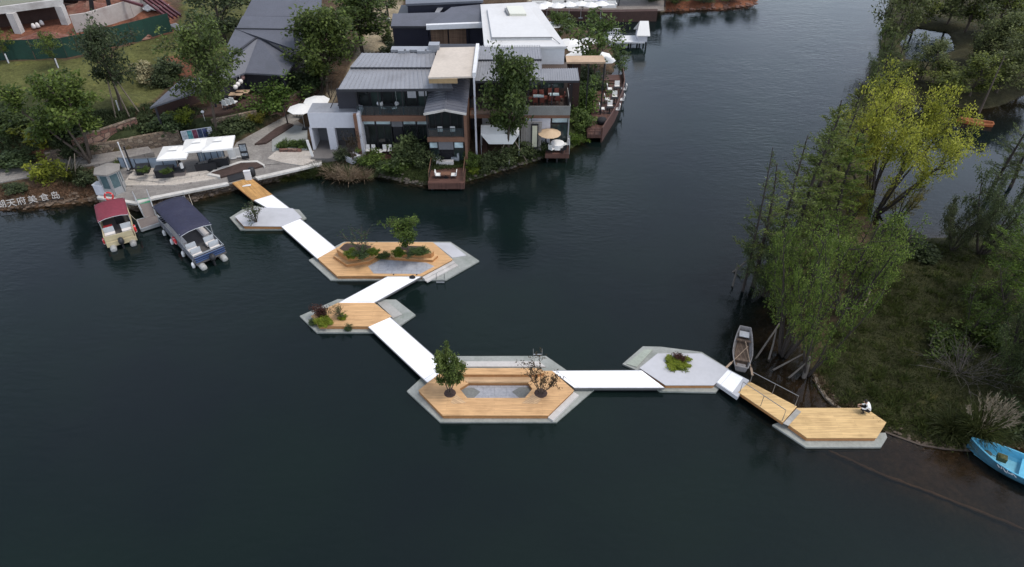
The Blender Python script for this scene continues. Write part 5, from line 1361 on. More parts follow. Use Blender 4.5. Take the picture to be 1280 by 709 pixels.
mb=MB(True); mb.box2((-.5,-.2,0),(.5,.5,1.05)); part(t,'cabinet_body',mb,M['white_wall']); mb=MB(True); mb.box2((-.54,-.24,1.052),(.54,.54,1.12)); part(t,'lid',mb,M['white']); mb=MB(True); mb.box((.1,-.215,.55),(.5,.03,.7)); part(t,'door',mb,M['white_wall'])
lifebuoy(G(136,245.5,1.35),R(75),R(10),'red lifebuoy standing against the white cabinet by the booth',.36)
def post(name,b,tpy,r,mat,label,z=Z0,cap=None):
    p=G(*b,z); h=V(b[0],tpy,p.y).z; t=thing(name,label,'post',(p.x,p.y,z)); mb=MB(); mb.tube([(p.x,p.y,z),(p.x,p.y,h)],[r,r*.8],8); part(t,'shaft',mb,M[mat]); mb=MB(); mb.box((p.x,p.y,z+.03),(r*5,r*5,.06)); part(t,'base_plate',mb,M['dkmetal'])
    mb=MB(); mb.lathe([(r*1.1,0),(r*1.2,.04),(.01,.09)],(p.x,p.y,h),8); part(t,'cap',mb,M[mat])
post('flag_pole',(161,213),178.5,.06,'white','slim white pole rising in front of the rubble wall',1.3)
post('lamp_post',(165.5,211),184,.09,'dkmetal','thick dark post just right of the slim white pole',1.3)
post('path_post',(360,156),133,.09,'bark_dark','dark timber post beside the side path and mulch bed',1.05)
post('mooring_pole',(233,252.5),241,.04,'alu','thin pale mooring pole behind the navy boat',.2)
p=G(300.5,219,1.0); a=G(285,222.5,1.0);b=G(307,217,1.0)
t=thing('ramp_gate','dark low panel at the head of the golden ramp','panel',(*((a+b)/2)[:2],.9)); mb=MB(); mb.slab([G(286,227.5,1.01),G(306,222,1.01),G(303,214.8,1.01),G(284,220,1.01)],.05); part(t,'dark_mat',mb,M['dkmetal'])
p=G(311,224,1.0); t=thing('white_bollard','white box bollard at the head of the golden ramp','bollard',(p.x,p.y,.95),R(10)); mb=MB(True); mb.box2((-.3,-.12,0),(.3,.12,.95)); part(t,'box_body',mb,M['white']); mb=MB(True); mb.box2((-.33,-.15,.951),(.33,.15,1.0)); part(t,'cap',mb,M['white'])
p=G(316,219,1.0); mb=MB(); mb.lathe([(.3,0),(.32,.4),(.28,.8),(.1,.86)],p,12); single('dark_bin',mb,M['dkmetal'],'round dark bin beside the white box bollard','bin',smooth=True)
# letters on the bank
def letters():
    txt='湖天府美食岛'; px=[(3,259),(15.6,257.5),(28.4,255),(42,253),(56.8,250.5),(70.5,248)]
    P=[]
    for q in px:
        p=G(*q,.55); P.append(p)
    rz=math.atan2(P[-1].y-P[0].y,P[-1].x-P[0].x)
    t=thing('sign_lettering','row of white upright sign characters along the bank by the water','sign',(P[0].x,P[0].y,.45))
    for ch,p in zip(txt,P):
        cu=bpy.data.curves.new('letter','FONT'); cu.body=ch; cu.size=.80; cu.extrude=.03; cu.offset=-.004; cu.align_x='CENTER'
        o=bpy.data.objects.new('letter_source',cu); COL.objects.link(o)
        dg=bpy.context.evaluated_depsgraph_get(); me=bpy.data.meshes.new_from_object(o.evaluated_get(dg)); bpy.data.objects.remove(o)
        me.materials.clear(); me.materials.append(M['concrete_pale'])
        l=bpy.data.objects.new('letter',me); COL.objects.link(l); l.parent=t; l.location=(p.x-P[0].x,p.y-P[0].y,.12); l.rotation_euler=(R(78),0,rz)
    mb=MB(); a=P[0]+Vector((-.6,0,-.0)); b=P[-1]+Vector((.6,0,0)); mb.beam(a+Vector((0,.02,-.02)),b+Vector((0,.02,-.02)),.06,.05)
    for k in range(12): q=lerp(a,b,k/11); mb.tube([q+Vector((0,.02,-.7)),q+Vector((0,.02,-.02))],.02,5)
    part(t,'support_rail',mb,M['dkmetal'])
letters()

p=G(515.5,347.5,.45); mb=MB(); mb.lathe([(.10,0),(.20,.03),(.19,.12),(.12,.2),(.03,.22)],p,10,1.3,.8); mb.torus(p+Vector((.05,0,.22)),.09,.014,Matrix.Rotation(R(90),4,'X'),10,5); single('black_bag',mb,M['black'],'small black bag left on the white walkway by the twin planter platform','bag',smooth=True)
def rope(a,b,sag,label):
    a=Vector(a);b=Vector(b); mb=MB(); mb.tube([lerp(a,b,i/8)+Vector((0,0,-sag*4*(i/8)*(1-i/8))) for i in range(9)],.022,5); single('mooring_rope',mb,M['rope'],label,'rope','mooring ropes')
rope(local(tb,(-h,L-.3,.7)),G(195,269,.45),.12,'pale mooring rope between the navy boat bow and the jetty')
rope(local(tm,(h2,L2-.5,.7)),G(173,277,.45),.12,'pale mooring rope between the maroon boat and the jetty')
rope(local(tb,(h-.1,L-.2,.75)),G(236,243.5,1.0),.25,'pale mooring rope from the navy boat bow to the promenade')
# ---------------------------------------------------------------- chairs and tables
def chair(mat, frame):
    t=thing('chair','x','chair',(0,0,0))
    mb=MB(True); mb.box((0,0,.44),(.48,.46,.07)); part(t,'seat',mb,M[mat])
    mb=MB(True); mb.box((0,.23,.72),(.48,.06,.52),0,R(-8)); part(t,'backrest',mb,M[mat])
    for sx in (-1,1):
        for sy in (-1,1): mb=MB(True); mb.box((sx*.2,sy*.19,.20),(.04,.04,.405)); part(t,'leg',mb,M[frame])
    return t
protos={}
def put_chair(kind, p, rz, label, group, scale=None):
    if kind not in protos:
        c=chair(*{'white':('fabric','dkmetal'),'red':('redchair','redchair'),'black':('black','dkmetal')}[kind]); protos[kind]=c
        c.location=p; c.rotation_euler=(0,0,rz); c['label']=label; c['group']=group
        if scale: c.scale=scale
        return c
    return clone(protos[kind],p,rz,label,group,scale or (1,1,1))
def table(p, r, h, label, group, top, cloth=False, square=False):
    t=thing('table',label,'table',p,0,group)
    mb=MB(True)
    if square: mb.box2((-r,-r*.6,h-.05),(r,r*.6,h))
    else: mb.lathe([(r,h-.05),(r,h)],(0,0,0),16)
    part(t,'tabletop',mb,M[top])
    if cloth: mb=MB(True); mb.lathe([(r*1.12,h*.35),(r*1.06,h*.6),(r*1.02,h-.02),(r,h+.006)],(0,0,0),16); part(t,'tablecloth',mb,M['fabric'])
    mb=MB(True); mb.lathe([(.25,0),(.05,.05),(.05,h-.051)],(0,0,0),10); part(t,'pedestal',mb,M['dkmetal'])
    return t
# ground deck of the west wing
YFp=64.7
xs_=[V(px,190,YFp).x for px in (459.5,466.5,480.5,487)]
nm=['leftmost white deck chair in front of the dark ground floor glass','second white deck chair from the left before the ground floor glass','white deck chair just right of the low table on the ground deck','rightmost white deck chair before the ground floor glass']
for x,l in zip(xs_,nm): put_chair('white',(x,YFp+.2,.9),0,l,'white deck chairs on the ground deck',(.82,.95,1))
table((V(473.5,190,YFp).x,YFp+.1,.9),.42,.42,'low white table between the deck chairs on the ground deck',None,'fabric')
# west balcony
for px,l,rz in ((481,'white balcony chair left of the balcony table',R(70)),(493.5,'white balcony chair right of the balcony table',R(-70))):
    put_chair('white',(V(px,142,66.2).x,66.2,zb),rz,l,'white chairs on the restaurant balcony')
table((V(487,143,66.2).x,66.15,zb),.55,.72,'dark round table on the restaurant balcony',None,'dkmetal')
for px,l in ((473.5,'white globe lamp left one above the balcony'),(496,'white globe lamp right one above the balcony')):
    p=V(px,129.5,66.6); mb=MB(); mb.lathe([(.03,-.22),(.2,-.12),(.24,0),(.2,.12),(.03,.22)],p,12); mb.tube([p+Vector((0,0,.2)),(p.x,p.y,7.6)],.012,4); single('globe_lamp',mb,M['white'],l,'lamp','globe lamps above the balcony',smooth=True)
# pavilion balcony and decks
for px,l in ((551,'white seat on the pavilion balcony, left one'),(566.5,'white seat on the pavilion balcony, right one')): put_chair('white',(V(px,170,Yt+.6).x,Yt+.6,zf2),R(180),l,'white seats on the pavilion balcony')
p=G(556.5,205.5,.9)
table((p.x,p.y+1.2,.9),.85,.74,'long dark dining table in the pavilion doorway',None,'black',False,True)
mb=MB(); mb.box((p.x,p.y,.9+.22),(1.75,.42,.44)); single('bench',mb,M['seat_white'],'pale bench in front of the dark pavilion table','bench')
for px,l in ((546.5,'pale grey armchair left of the dark pavilion table'),(569.5,'pale grey armchair right of the dark pavilion table')):
    q=G(px,199,.9); t=thing('armchair',l,'armchair',(q.x,q.y,.9),R(90) if px<556 else R(-90),'grey armchairs in the pavilion')
    mb=MB(True); mb.box2((-.55,-.42,.08),(.55,.42,.42)); part(t,'seat',mb,M['greyfab']); mb=MB(True); mb.box2((-.55,.2,.42),(.55,.42,.85)); part(t,'backrest',mb,M['greyfab'])
for px,l in ((548,'white cushion chair left on the front of the red deck'),(567.5,'white cushion chair right on the front of the red deck')):
    q=G(px,222,.9); put_chair('white',(q.x,q.y,.9),R(90) if px<556 else R(-90),l,'white chairs at the front of the red deck',(1.15,1.15,.8))
q=G(557.5,222,.9); table((q.x,q.y,.9),.5,.5,'low brown table between two white chairs on the red deck',None,'wood_brown',False,True)
# upper east terrace: red chairs round two tables
for i,(px,py) in enumerate(((673,128),(692,126))):
    P0=G(px,py,zt1); table((P0.x,P0.y,zt1),.55,.74,('green topped table left on the upper terrace','green topped table right on the upper terrace')[i],'tables on the upper terrace','glass_pale',False,True)
    for k,(dx,dy,rz) in enumerate(((-.9,0,R(90)),(.9,0,R(-90)),(-.35,-.75,R(180)),(.35,-.75,R(180)),(-.35,.75,0),(.35,.75,0))):
        put_chair('red',(P0.x+dx,P0.y+dy,zt1),rz,('red brown chair at the left table of the upper terrace','red brown chair at the right table of the upper terrace')[i],('red chairs at the left upper terrace table','red chairs at the right upper terrace table')[i])
p=G(669,118,zt1); put_chair('white',(p.x,p.y,zt1),R(30),'single white chair at the back of the upper terrace',None)
# small deck with the round table
c=G2([(681.5,193),(711.5,193),(711.5,180),(684,180)],1.0)
t=thing('waterside_deck','small red brown deck on piles carrying a round white table','deck',(sum(q[0] for q in c)/4,sum(q[1] for q in c)/4,.5))
mb=MB(); mb.prism(c,.85,1.0); part(t,'deck_boards',mb,M['wood_red'])
mb=MB(); mb.wall(c[0],c[1],.55,.849,.06); part(t,'deck_fascia',mb,M['wood_redy'])
for f in (.1,.5,.9): q=lerp((*c[0],0),(*c[1],0),f); mb=MB(); mb.tube([(q.x,q.y+.15,-.9),(q.x,q.y+.15,.85)],.09,8); part(t,'pile',mb,M['dkmetal'])
balustrade(t,c[1],c[2],1.0,1.0,3,'glass_clear','alu')
p=G(696.5,186.5,1.0); table((p.x,p.y,1.0),.72,.75,'round table under a white cloth on the small waterside deck',None,'fabric',True)
for k in range(5):
    a=[R(20),R(100),R(165),R(230),R(305)][k]; put_chair('black' if k in (2,4) else 'white',(p.x+1.02*math.cos(a),p.y+1.02*math.sin(a),1.0),a-math.pi/2,['white chair right of the round white table on the waterside deck','white chair behind the round white table on the waterside deck','black chair left of the round white table on the waterside deck','white chair front left of the round white table on the waterside deck','black chair front right of the round white table on the waterside deck'][k],'chairs round the waterside table')
# curved deck, like a moored boat
zc2=.95
c=G2([(744,112),(752,96),(778,93),(780,108),(776.5,124),(768,143),(757,160),(752,168.5),(734,168.5),(733,160),(740,140)],zc2)
t=thing('curved_deck','boat shaped red deck with raised outer wall along the open lake','deck',(sum(q[0] for q in c)/len(c),sum(q[1] for q in c)/len(c),0))
mb=MB(); mb.prism(c,.55,zc2); part(t,'deck_boards',mb,M['wood_redy'])
mb=MB()
for k in range(2,7): mb.wall(c[k],c[k+1],-.5,zc2+.75,.14)
part(t,'outer_wall',mb,plain('dark_red_planking',(.07,.032,.026),.6,.25))
mb=MB(); cc=[Vector((*q,zc2+.79)) for q in c[2:8]]; mb.tube(cc,.07,6); part(t,'cap_rail',mb,M['wood_red'])
mb=MB(); q0_,q1_=Vector((*c[7],zc2)),Vector((*c[8],zc2))
for z_ in (.35,.7): mb.beam(q0_+Vector((0,0,z_)),q1_+Vector((0,0,z_)),.08,.08)
for f in (0.02,.5,.98): q=lerp(q0_,q1_,f); mb.box((q.x,q.y,zc2+.36),(.09,.09,.72))
part(t,'end_rail',mb,M['wood_red'])
a,b=G(752,105,zc2),G(778,104,zc2)
for k in range(2): mb=MB(); mb.box2((a.x,a.y+.4*k,zc2+.001+.15*k),(b.x-.3,a.y+2.2,zc2+.15*(k+1))); part(t,'step',mb,M['wood_red'])
for i,(px,py) in enumerate(((770.5,116.5),(767.5,129.5),(761.5,141.5))):
    P0=G(px,py,zc2); w_=['farthest','middle','nearest'][i]
    table((P0.x,P0.y,zc2),.45,.74,'black square table at the %s white seating group on the curved deck'%w_,'tables on the curved deck','black',False,True)
    for dx,dy,rz,nm_ in ((.15,.85,0,'behind'),(.85,.1,R(-90),'on the water side of'),(-.85,.2,R(90),'on the land side of')):
        put_chair('white',(P0.x+dx,P0.y+dy,zc2),rz,'white chair %s the %s black table on the curved deck'%(nm_,w_),'white chairs on the curved deck',(1.25,1.25,1.1))
p=G(752,154,zc2); mb=MB(); mb.lathe([(.55,0),(.62,.35),(.5,.55),(.1,.6)],p,10); single('dark_pouffe',mb,M['black'],'round black covered seat at the near end of the curved deck','seat',smooth=True)
# white awning
a,b=G(600,158,3.9),G(650,158,3.9)
t=thing('white_awning','white folded canvas awning below the street tree','awning',(*((a+b)/2)[:2],.9))
zr_=3.9; r0,r1=G(601,156.5,zr_),G(649,156.5,zr_); e0_,e1_=G(601,168,3.35),G(649,168,3.35); bk0,bk1=r0+Vector((0,1.3,-.55)),r1+Vector((0,1.3,-.55))
mb=MB(); mb.slab([e0_,e1_,r1,r0],.03); mb.slab([r0,r1,bk1,bk0],.03)
g0,g1=G(611,180,2.3),G(641,180,2.3); part(t,'canvas',mb,M['fabric'])
mb=MB(); mb.slab([e0_+Vector((0,0,-.01)),g0,g1,e1_+Vector((0,0,-.01))],.03); part(t,'front_flap',mb,M['fabric'])
for q in (e0_,e1_,bk0,bk1): mb=MB(); mb.tube([(q.x,q.y,.9),(q.x,q.y,q.z-.03)],.04,6); part(t,'pole',mb,M['alu'])
mb=MB(); q=G2([(600,200),(611,200),(607,168),(598,168)],.95); mb.prism(q,.5,.95); struct('red_boardwalk_pavement',mb,M['wood_redy'])
# street light by the slatted screen
p=G(664.5,181,1.0); top=V(664,143,p.y).z; t=thing('street_lamp','black street lamp with two globes in front of the slatted screen','street lamp',(p.x,p.y,1.0))
mb=MB(); mb.tube([p,(p.x,p.y,top)],.05,8); mb.tube([(p.x-.3,p.y,top-.2),(p.x,p.y,top),(p.x+.3,p.y,top-.2)],.025,6); part(t,'shaft',mb,M['dkmetal'])
for s in (-1,1): mb=MB(); mb.lathe([(.03,-.14),(.13,-.05),(.13,.06),(.03,.13)],(p.x+s*.3,p.y,top-.3),10); part(t,'globe',mb,M['white'],smooth=True)

# ---------------------------------------------------------------- dark pavilion terrace
zt_=2.6
for i,(px,py) in enumerate(((297,125),(305,122))):
    p=G(px,py,zt_); table((p.x,p.y,zt_),.75,.74,('tan topped table left on the dark pavilion terrace','tan topped table right on the dark pavilion terrace')[i],'tables on the pavilion terrace','tanroof',False,True)
for i,(px,py,l) in enumerate(((284,136,'white chair at the left end of the pavilion terrace edge'),(289,134.5,'second white chair along the pavilion terrace edge'),(294,133,'third white chair along the pavilion terrace edge'))):
    p=G(px,py,zt_); put_chair('white',(p.x,p.y,zt_),R(160),l,'white chairs on the pavilion terrace edge',(1.2,1.2,1.2))
for i,(px,py,l) in enumerate(((253,140,'white globe light at the trunk before the pavilion'),(276,126,'white globe light hanging highest before the pavilion'))):
    p=G(px,py,3.4); mb=MB(); mb.lathe([(.03,-.17),(.15,-.09),(.18,0),(.15,.09),(.03,.17)],p,10); mb.tube([(p.x,p.y,2.2),(p.x,p.y,p.z-.15)],.02,5); single('globe_light',mb,M['white'],l,'globe light','globe lights before the pavilion',smooth=True)

# ---------------------------------------------------------------- far terrace, pier
zq=1.5
t=thing('pier','white pier with railings ending in a white gabled pavilion over the water','pier',(*G(790,52,.8)[:2],0))
a,b=G(762,52.5,1.0),G(806,52,1.0)
mb=MB(); mb.box2((a.x,a.y,.8),(b.x,a.y+2.6,1.0)); part(t,'deck',mb,M['white'])
for y in (a.y+.1,a.y+2.5):
    mb=MB()
    for z_ in (.5,1.0): mb.beam((a.x,y,1+z_),(b.x-3.3,y,1+z_),.06,.06)
    for k in range(6): x=a.x+(b.x-3.3-a.x)*k/5; mb.box((x,y,1.5),(.06,.06,1.0))
    part(t,'railing',mb,M['white'])
gx0,gx1=V(795.5,45,a.y).x,V(812.5,45,a.y).x
mb=MB(); zr2=V(800,26.5,a.y+1.2).z
mb.slab([(gx0,a.y-.1,1.9),(gx1,a.y-.1,1.9),(gx1-.2,a.y+1.3,zr2),(gx0+.5,a.y+1.3,zr2)],.1); mb.slab([(gx0+.5,a.y+1.3,zr2),(gx1-.2,a.y+1.3,zr2),(gx1,a.y+2.8,1.9),(gx0,a.y+2.8,1.9)],.1); part(t,'gable_roof',mb,M['fabric'])
mb=MB(); mb.box2((gx0+.3,a.y+.1,1.001),(gx1-.3,a.y+2.5,1.9)); part(t,'cabin',mb,M['white_wall'])
for px in (789,800,808,770,779):
    for dy in (.3,2.2): x=V(px,55,a.y).x; mb=MB(); mb.tube([(x,a.y+dy,-1.2),(x,a.y+dy,.8)],.12,8); part(t,'pile',mb,M['dkmetal'])
mb=MB(); mb.prism(G2([(668,13.5),(760,15.5),(822,14.5),(822,11.8),(760,12.6),(668,11)],zq),-.4,zq+.06); struct('far_quay_ground',mb,M['brownwall'])
sheet('far_terrace_pavement',[(668,13),(760,15),(830,13),(830,-6),(650,-6)],zq,pavers('far_paving',(.20,.175,.155),(.16,.14,.125),(.1,.09,.08),.8,.8,0),.1)
for i,(px,py,l) in enumerate(((676,5,'far white parasol at the left end of the far terrace'),(684,2,'far white parasol behind the left end of the far terrace'),(697,3.5,'far white parasol left of the dark pole on the far terrace'),(712,2,'far white parasol at the middle of the far terrace'),(727,1,'far white parasol right of the middle of the far terrace'),(739,2.5,'far white parasol above the tree crown on the far terrace'),(752,1,'far white parasol near the right end of the far terrace'))):
    parasol(l,at_canopy(px,py,zq+2.6,zq),2.3,8,2.6,.45,group='white parasols on the far terrace',vent=False)
for i,(px,py,l) in enumerate(((674,9.5,'white sofa at the left end of the far terrace'),(699,9,'white sofa left of centre on the far terrace'),(714,9,'white sofa at the centre of the far terrace'),(738,8.5,'white sofa above the tree crown on the far terrace'),(750,7.5,'lilac grey sofa on the far terrace'),(761,9,'white sofa near the right end of the far terrace'))):
    p=G(px,py,zq); t=thing('outdoor_sofa',l,'sofa',(p.x,p.y,zq),0,'sofas on the far terrace'); m_=M['fabric'] if i!=4 else plain('lilac_canvas',(.42,.42,.5),.8,.1)
    mb=MB(True); mb.box2((-1.1,-.45,0),(1.1,.45,.42)); part(t,'seat',mb,m_); mb=MB(True); mb.box2((-1.1,.25,.42),(1.1,.45,.85)); part(t,'backrest',mb,m_)
    for s in (-1,1): mb=MB(True); mb.box2((s*1.1-.1,-.45,.421),(s*1.1+.1,.249,.62)); part(t,'armrest',mb,m_)
for i,(px,l) in enumerate(((683.5,'dark lamp pole at the left of the far terrace'),(728.5,'dark lamp pole at the middle of the far terrace'))):
    p=G(px,13,zq); t=thing('lamp_pole',l,'lamp pole',(p.x,p.y,zq),0,'dark lamp poles on the far terrace'); mb=MB(); mb.tube([p,p+Vector((0,0,4.2))],.06,7); part(t,'shaft',mb,M['dkmetal']); mb=MB(); mb.lathe([(.1,0),(.16,.1),(.16,.3),(.04,.36)],p+Vector((0,0,4.2)),8); part(t,'lamp_head',mb,M['dkmetal'])
p=G(800,3,zq); t=thing('dark_pavilion_hut','dark low roofed shelter on the far terrace end','shelter',(p.x,p.y,zq)); mb=MB(); mb.box((p.x,p.y,zq+2.6),(8,4,.25)); part(t,'roof',mb,M['roof_dk']); 
for sx in (-3.6,3.6):
    for sy in (-1.7,1.7): mb=MB(); mb.box((p.x+sx,p.y+sy,zq+1.23),(.14,.14,2.47)); part(t,'post',mb,M['dkmetal'])
# garden furniture by the portal
p=G(382,146,1.1); table((p.x,p.y,1.1),.5,.72,'small dark table under the path corner parasol',None,'dkmetal')
for dx,rz,l in ((-.8,R(90),'dark chair left of the table under the path corner parasol'),(.8,R(-90),'dark chair right of the table under the path corner parasol')): put_chair('black',(p.x+dx,p.y+.1,1.1),rz,l,'dark chairs under the path corner parasol')
# white planter tub with bent tree stands before the portal
p=G(441,201,1.0); t=thing('plant_tub','white tapered plant tub at the corner of the white portal','plant tub',(p.x,p.y,.9)); mb=MB(); mb.lathe([(.55,0),(.72,.75),(.66,.78),(.58,.7)],(p.x,p.y,.9),4,1.25,1); part(t,'tub',mb,M['white_wall']); mb=MB(); mb.lathe([(.55,.66),(.5,.7),(.2,.72)],(p.x,p.y,.9),10); part(t,'tub_soil',mb,M['soil'])
a=G(391,196,1.1); mb=MB(); mb.beam(a+Vector((0,0,0)),a+Vector((-.25,0,1.9)),.25,.09); single('leaning_sign_board',mb,M['fabric'],'narrow white board standing at the left edge of the portal forecourt','board')

# ================================================================ PEOPLE
def person(label, base, rz, J, mats, scale=1.0, extra=None):
    """J: joints in metres (z up, facing -y). One skinned body; hair and clothes as material regions and children"""
    order=['pelvis','waist','chest','neck','head0','head1']
    V_=[];E_=[];Rr=[]; idx={}
    def add(n,p,r): idx[n]=len(V_); V_.append(Vector(p)); Rr.append(r); return idx[n]
    def link(a,b): E_.append((idx[a],idx[b]))
    add('pelvis',J['pelvis'],(.145,.13)); add('waist',J['waist'],(.145,.125)); add('chest',J['chest'],(.165,.14)); add('neck',J['neck'],(.055,.055)); add('head0',J['head0'],(.075,.085)); add('head1',J['head1'],(.08,.095)); add('crown',J['crown'],(.055,.065))
    for a,b in zip(('pelvis','waist','chest','neck','head0','head1'),('waist','chest','neck','head0','head1','crown')): link(a,b)
    for s in ('l','r'):
        add('sh'+s,J['sh'+s],(.06,.06)); add('el'+s,J['el'+s],(.042,.042)); add('wr'+s,J['wr'+s],(.028,.024)); add('ha'+s,J['ha'+s],(.036,.018))
        link('chest','sh'+s); link('sh'+s,'el'+s); link('el'+s,'wr'+s); link('wr'+s,'ha'+s)
        h=Vector(J['ha'+s]); d=(h-Vector(J['wr'+s])).normalized(); sd=d.cross(Vector((0,0,1))); sd=sd.normalized() if sd.length>.1 else Vector((0,1,0))
        for k,(o,ln) in enumerate(((-.028,.07),(-.010,.085),(.010,.08),(.028,.06))):
            add('f%s%d'%(s,k),h+sd*o+d*.03,(.009,.009)); add('g%s%d'%(s,k),h+sd*o*1.15+d*(.03+ln)+Vector((0,0,-.012)),(.007,.007)); link('ha'+s,'f%s%d'%(s,k)); link('f%s%d'%(s,k),'g%s%d'%(s,k))
        add('th'+s,h-d*.02+sd*.045,(.010,.010)); add('ti'+s,h+d*.02+sd*.065,(.008,.008)); link('ha'+s,'th'+s); link('th'+s,'ti'+s)
        add('hip'+s,J['hip'+s],(.10,.10)); add('kn'+s,J['kn'+s],(.062,.062)); add('an'+s,J['an'+s],(.042,.042)); add('to'+s,J['to'+s],(.04,.03))
        link('pelvis','hip'+s); link('hip'+s,'kn'+s); link('kn'+s,'an'+s); link('an'+s,'to'+s)
    me=bpy.data.meshes.new('person_cage'); me.from_pydata(V_,E_,[])
    o=bpy.data.objects.new('person_cage',me); COL.objects.link(o)
    sk=o.modifiers.new('s','SKIN'); sk.branch_smoothing=.4
    for i,d in enumerate(me.skin_vertices[0].data): d.radius=Rr[i]; d.use_root=(i==0)
    sb=o.modifiers.new('u','SUBSURF'); sb.levels=2; sb.render_levels=2
    dg=bpy.context.evaluated_depsgraph_get(); dg.update(); m2=bpy.data.meshes.new_from_object(o.evaluated_get(dg)); bpy.data.objects.remove(o)
    m2.materials.clear()
    for m in mats: m2.materials.append(m)      # skin, top, trousers, shoes, hair
    def seg(p,a,b):
        a=Vector(a);b=Vector(b);t=max(0,min(1,(p-a).dot(b-a)/((b-a).length_squared+1e-9))); return (p-(a+(b-a)*t)).length
    bones=[('waist','pelvis',1),('waist','chest',1),('chest','neck',1),('neck','head0',0),('head0','crown',0)]
    for s in ('l','r'): bones+=[('chest','sh'+s,1),('sh'+s,'el'+s,1),('el'+s,'wr'+s,1),('wr'+s,'ha'+s,0),('pelvis','hip'+s,2),('hip'+s,'kn'+s,2),('kn'+s,'an'+s,2),('an'+s,'to'+s,3)]
    hc=Vector(J['head1']); face=(Vector(J['head1'])-Vector(J['nose'])).normalized()
    for pl in m2.polygons:
        c=pl.center; best=min(bones,key=lambda b:seg(c,J[b[0]],J[b[1]])-(.03 if b[2]==0 and b[0][:2]=='wr' else 0))
        mi=best[2]
        if best[0] in('head0',) and ((c-hc).dot(face)>-.02 or c.z>hc.z+.05): mi=4
        if (c-Vector(J['ha'+'l'])).length<.10 or (c-Vector(J['ha'+'r'])).length<.10: mi=0
        pl.material_index=mi; pl.use_smooth=True
    t=thing('person',label,'person',base,rz); t.scale=(scale,)*3
    b=bpy.data.objects.new('body',m2); COL.objects.link(b); b.parent=t
    # face: eyes, nose, mouth, ears
    f=-face; up=Vector((0,0,1)); sd=f.cross(up).normalized(); 
    mb=MB(True)
    hair=hc-f*.025+up*.05
    n_=10; vs=[]
    mb.lathe([(.01,.075),(.06,.06),(.088,.02),(.092,-.02),(.08,-.05)],hair,14,1,1.08); part(t,'hair',mb,mats[4],smooth=True)
    mb=MB(True)
    for s in (-1,1): mb.lathe([(.002,-.008),(.009,-.004),(.009,.004),(.002,.008)],hc+f*.088+sd*s*.033+up*.005,6)
    part(t,'eyes',mb,M['hair'])
    mb=MB(True); q=hc+f*.095-up*.02; mb.add([q+up*.03,q-up*.012+sd*.014,q-up*.012-sd*.014,q+f*.022-up*.008],[(0,2,3),(0,3,1),(1,3,2),(0,1,2)]); part(t,'nose',mb,mats[0])
    if extra: extra(t)
    return t
STAND=dict(pelvis=(0,0,.93),waist=(0,0,1.08),chest=(0,.01,1.32),neck=(0,.01,1.47),head0=(0,-.01,1.54),head1=(0,-.015,1.62),crown=(0,-.005,1.70),nose=(0,-.12,1.6),
  shl=(.17,.01,1.38),ell=(.23,.03,1.12),wrl=(.22,-.10,.90),hal=(.21,-.13,.83),shr=(-.17,.01,1.38),elr=(-.23,.03,1.12),wrr=(-.21,-.12,.92),har=(-.20,-.16,.86),
  hipl=(.09,0,.88),knl=(.10,-.02,.48),anl=(.10,.02,.08),tol=(.11,-.13,.035),hipr=(-.09,0,.88),knr=(-.11,.03,.48),anr=(-.12,.10,.08),tor=(-.13,-.05,.035))
p=G(229,216.5,1.17)
def bag(t):
    mb=MB(True); mb.box((.27,-.05,.95),(.10,.28,.6)); part(t,'white_bag',mb,M['fabric'])
person('man standing in black clothes with something white at his side on the terrace',(p.x,p.y,1.17),R(-35),STAND,[M['skin'],M['cloth_black'],M['cloth_black'],M['shoe'],M['hair']],1.02,bag)
WALK=dict(STAND); WALK.update(knl=(.10,-.12,.50),anl=(.10,-.16,.09),tol=(.10,-.30,.05),anr=(-.10,.22,.12),tor=(-.10,.10,.04),knr=(-.10,.05,.48))
p=GT(483.5,29.5); person('person in dark clothes walking on the lane by the dark hall',(p.x,p.y,p.z),R(20),WALK,[M['skin'],M['cloth_black'],M['cloth_black'],M['shoe'],M['hair']])
p=GT(486.5,34); person('person in a pale top walking on the lane beside the dark hall',(p.x,p.y,p.z),R(160),WALK,[M['skin'],M['shirt_white'],M['cloth_grey'],M['shoe'],M['hair']])
SIT=dict(pelvis=(0,.10,.50),waist=(0,.08,.65),chest=(0,.0,.87),neck=(0,-.05,1.00),head0=(0,-.09,1.07),head1=(0,-.11,1.15),crown=(0,-.09,1.23),nose=(0,-.21,1.12),
  shl=(.17,0,.93),ell=(.25,-.12,.70),wrl=(.14,-.32,.66),hal=(.10,-.38,.66),shr=(-.17,0,.93),elr=(-.25,-.12,.70),wrr=(-.14,-.32,.66),har=(-.10,-.38,.66),
  hipl=(.10,.06,.48),knl=(.13,-.38,.50),anl=(.12,-.34,.08),tol=(.12,-.48,.035),hipr=(-.10,.06,.48),knr=(-.13,-.38,.50),anr=(-.12,-.34,.08),tor=(-.12,-.48,.035))
p=G(272,194,.95); put_chair('black',(p.x,p.y+.1,.95),0,'black chair of the seated person under the right white parasol',None)
person('person in black seated on a chair under the right white parasol',(p.x,p.y,.95),0,SIT,[M['skin'],M['cloth_black'],M['cloth_black'],M['shoe'],M['hair']])
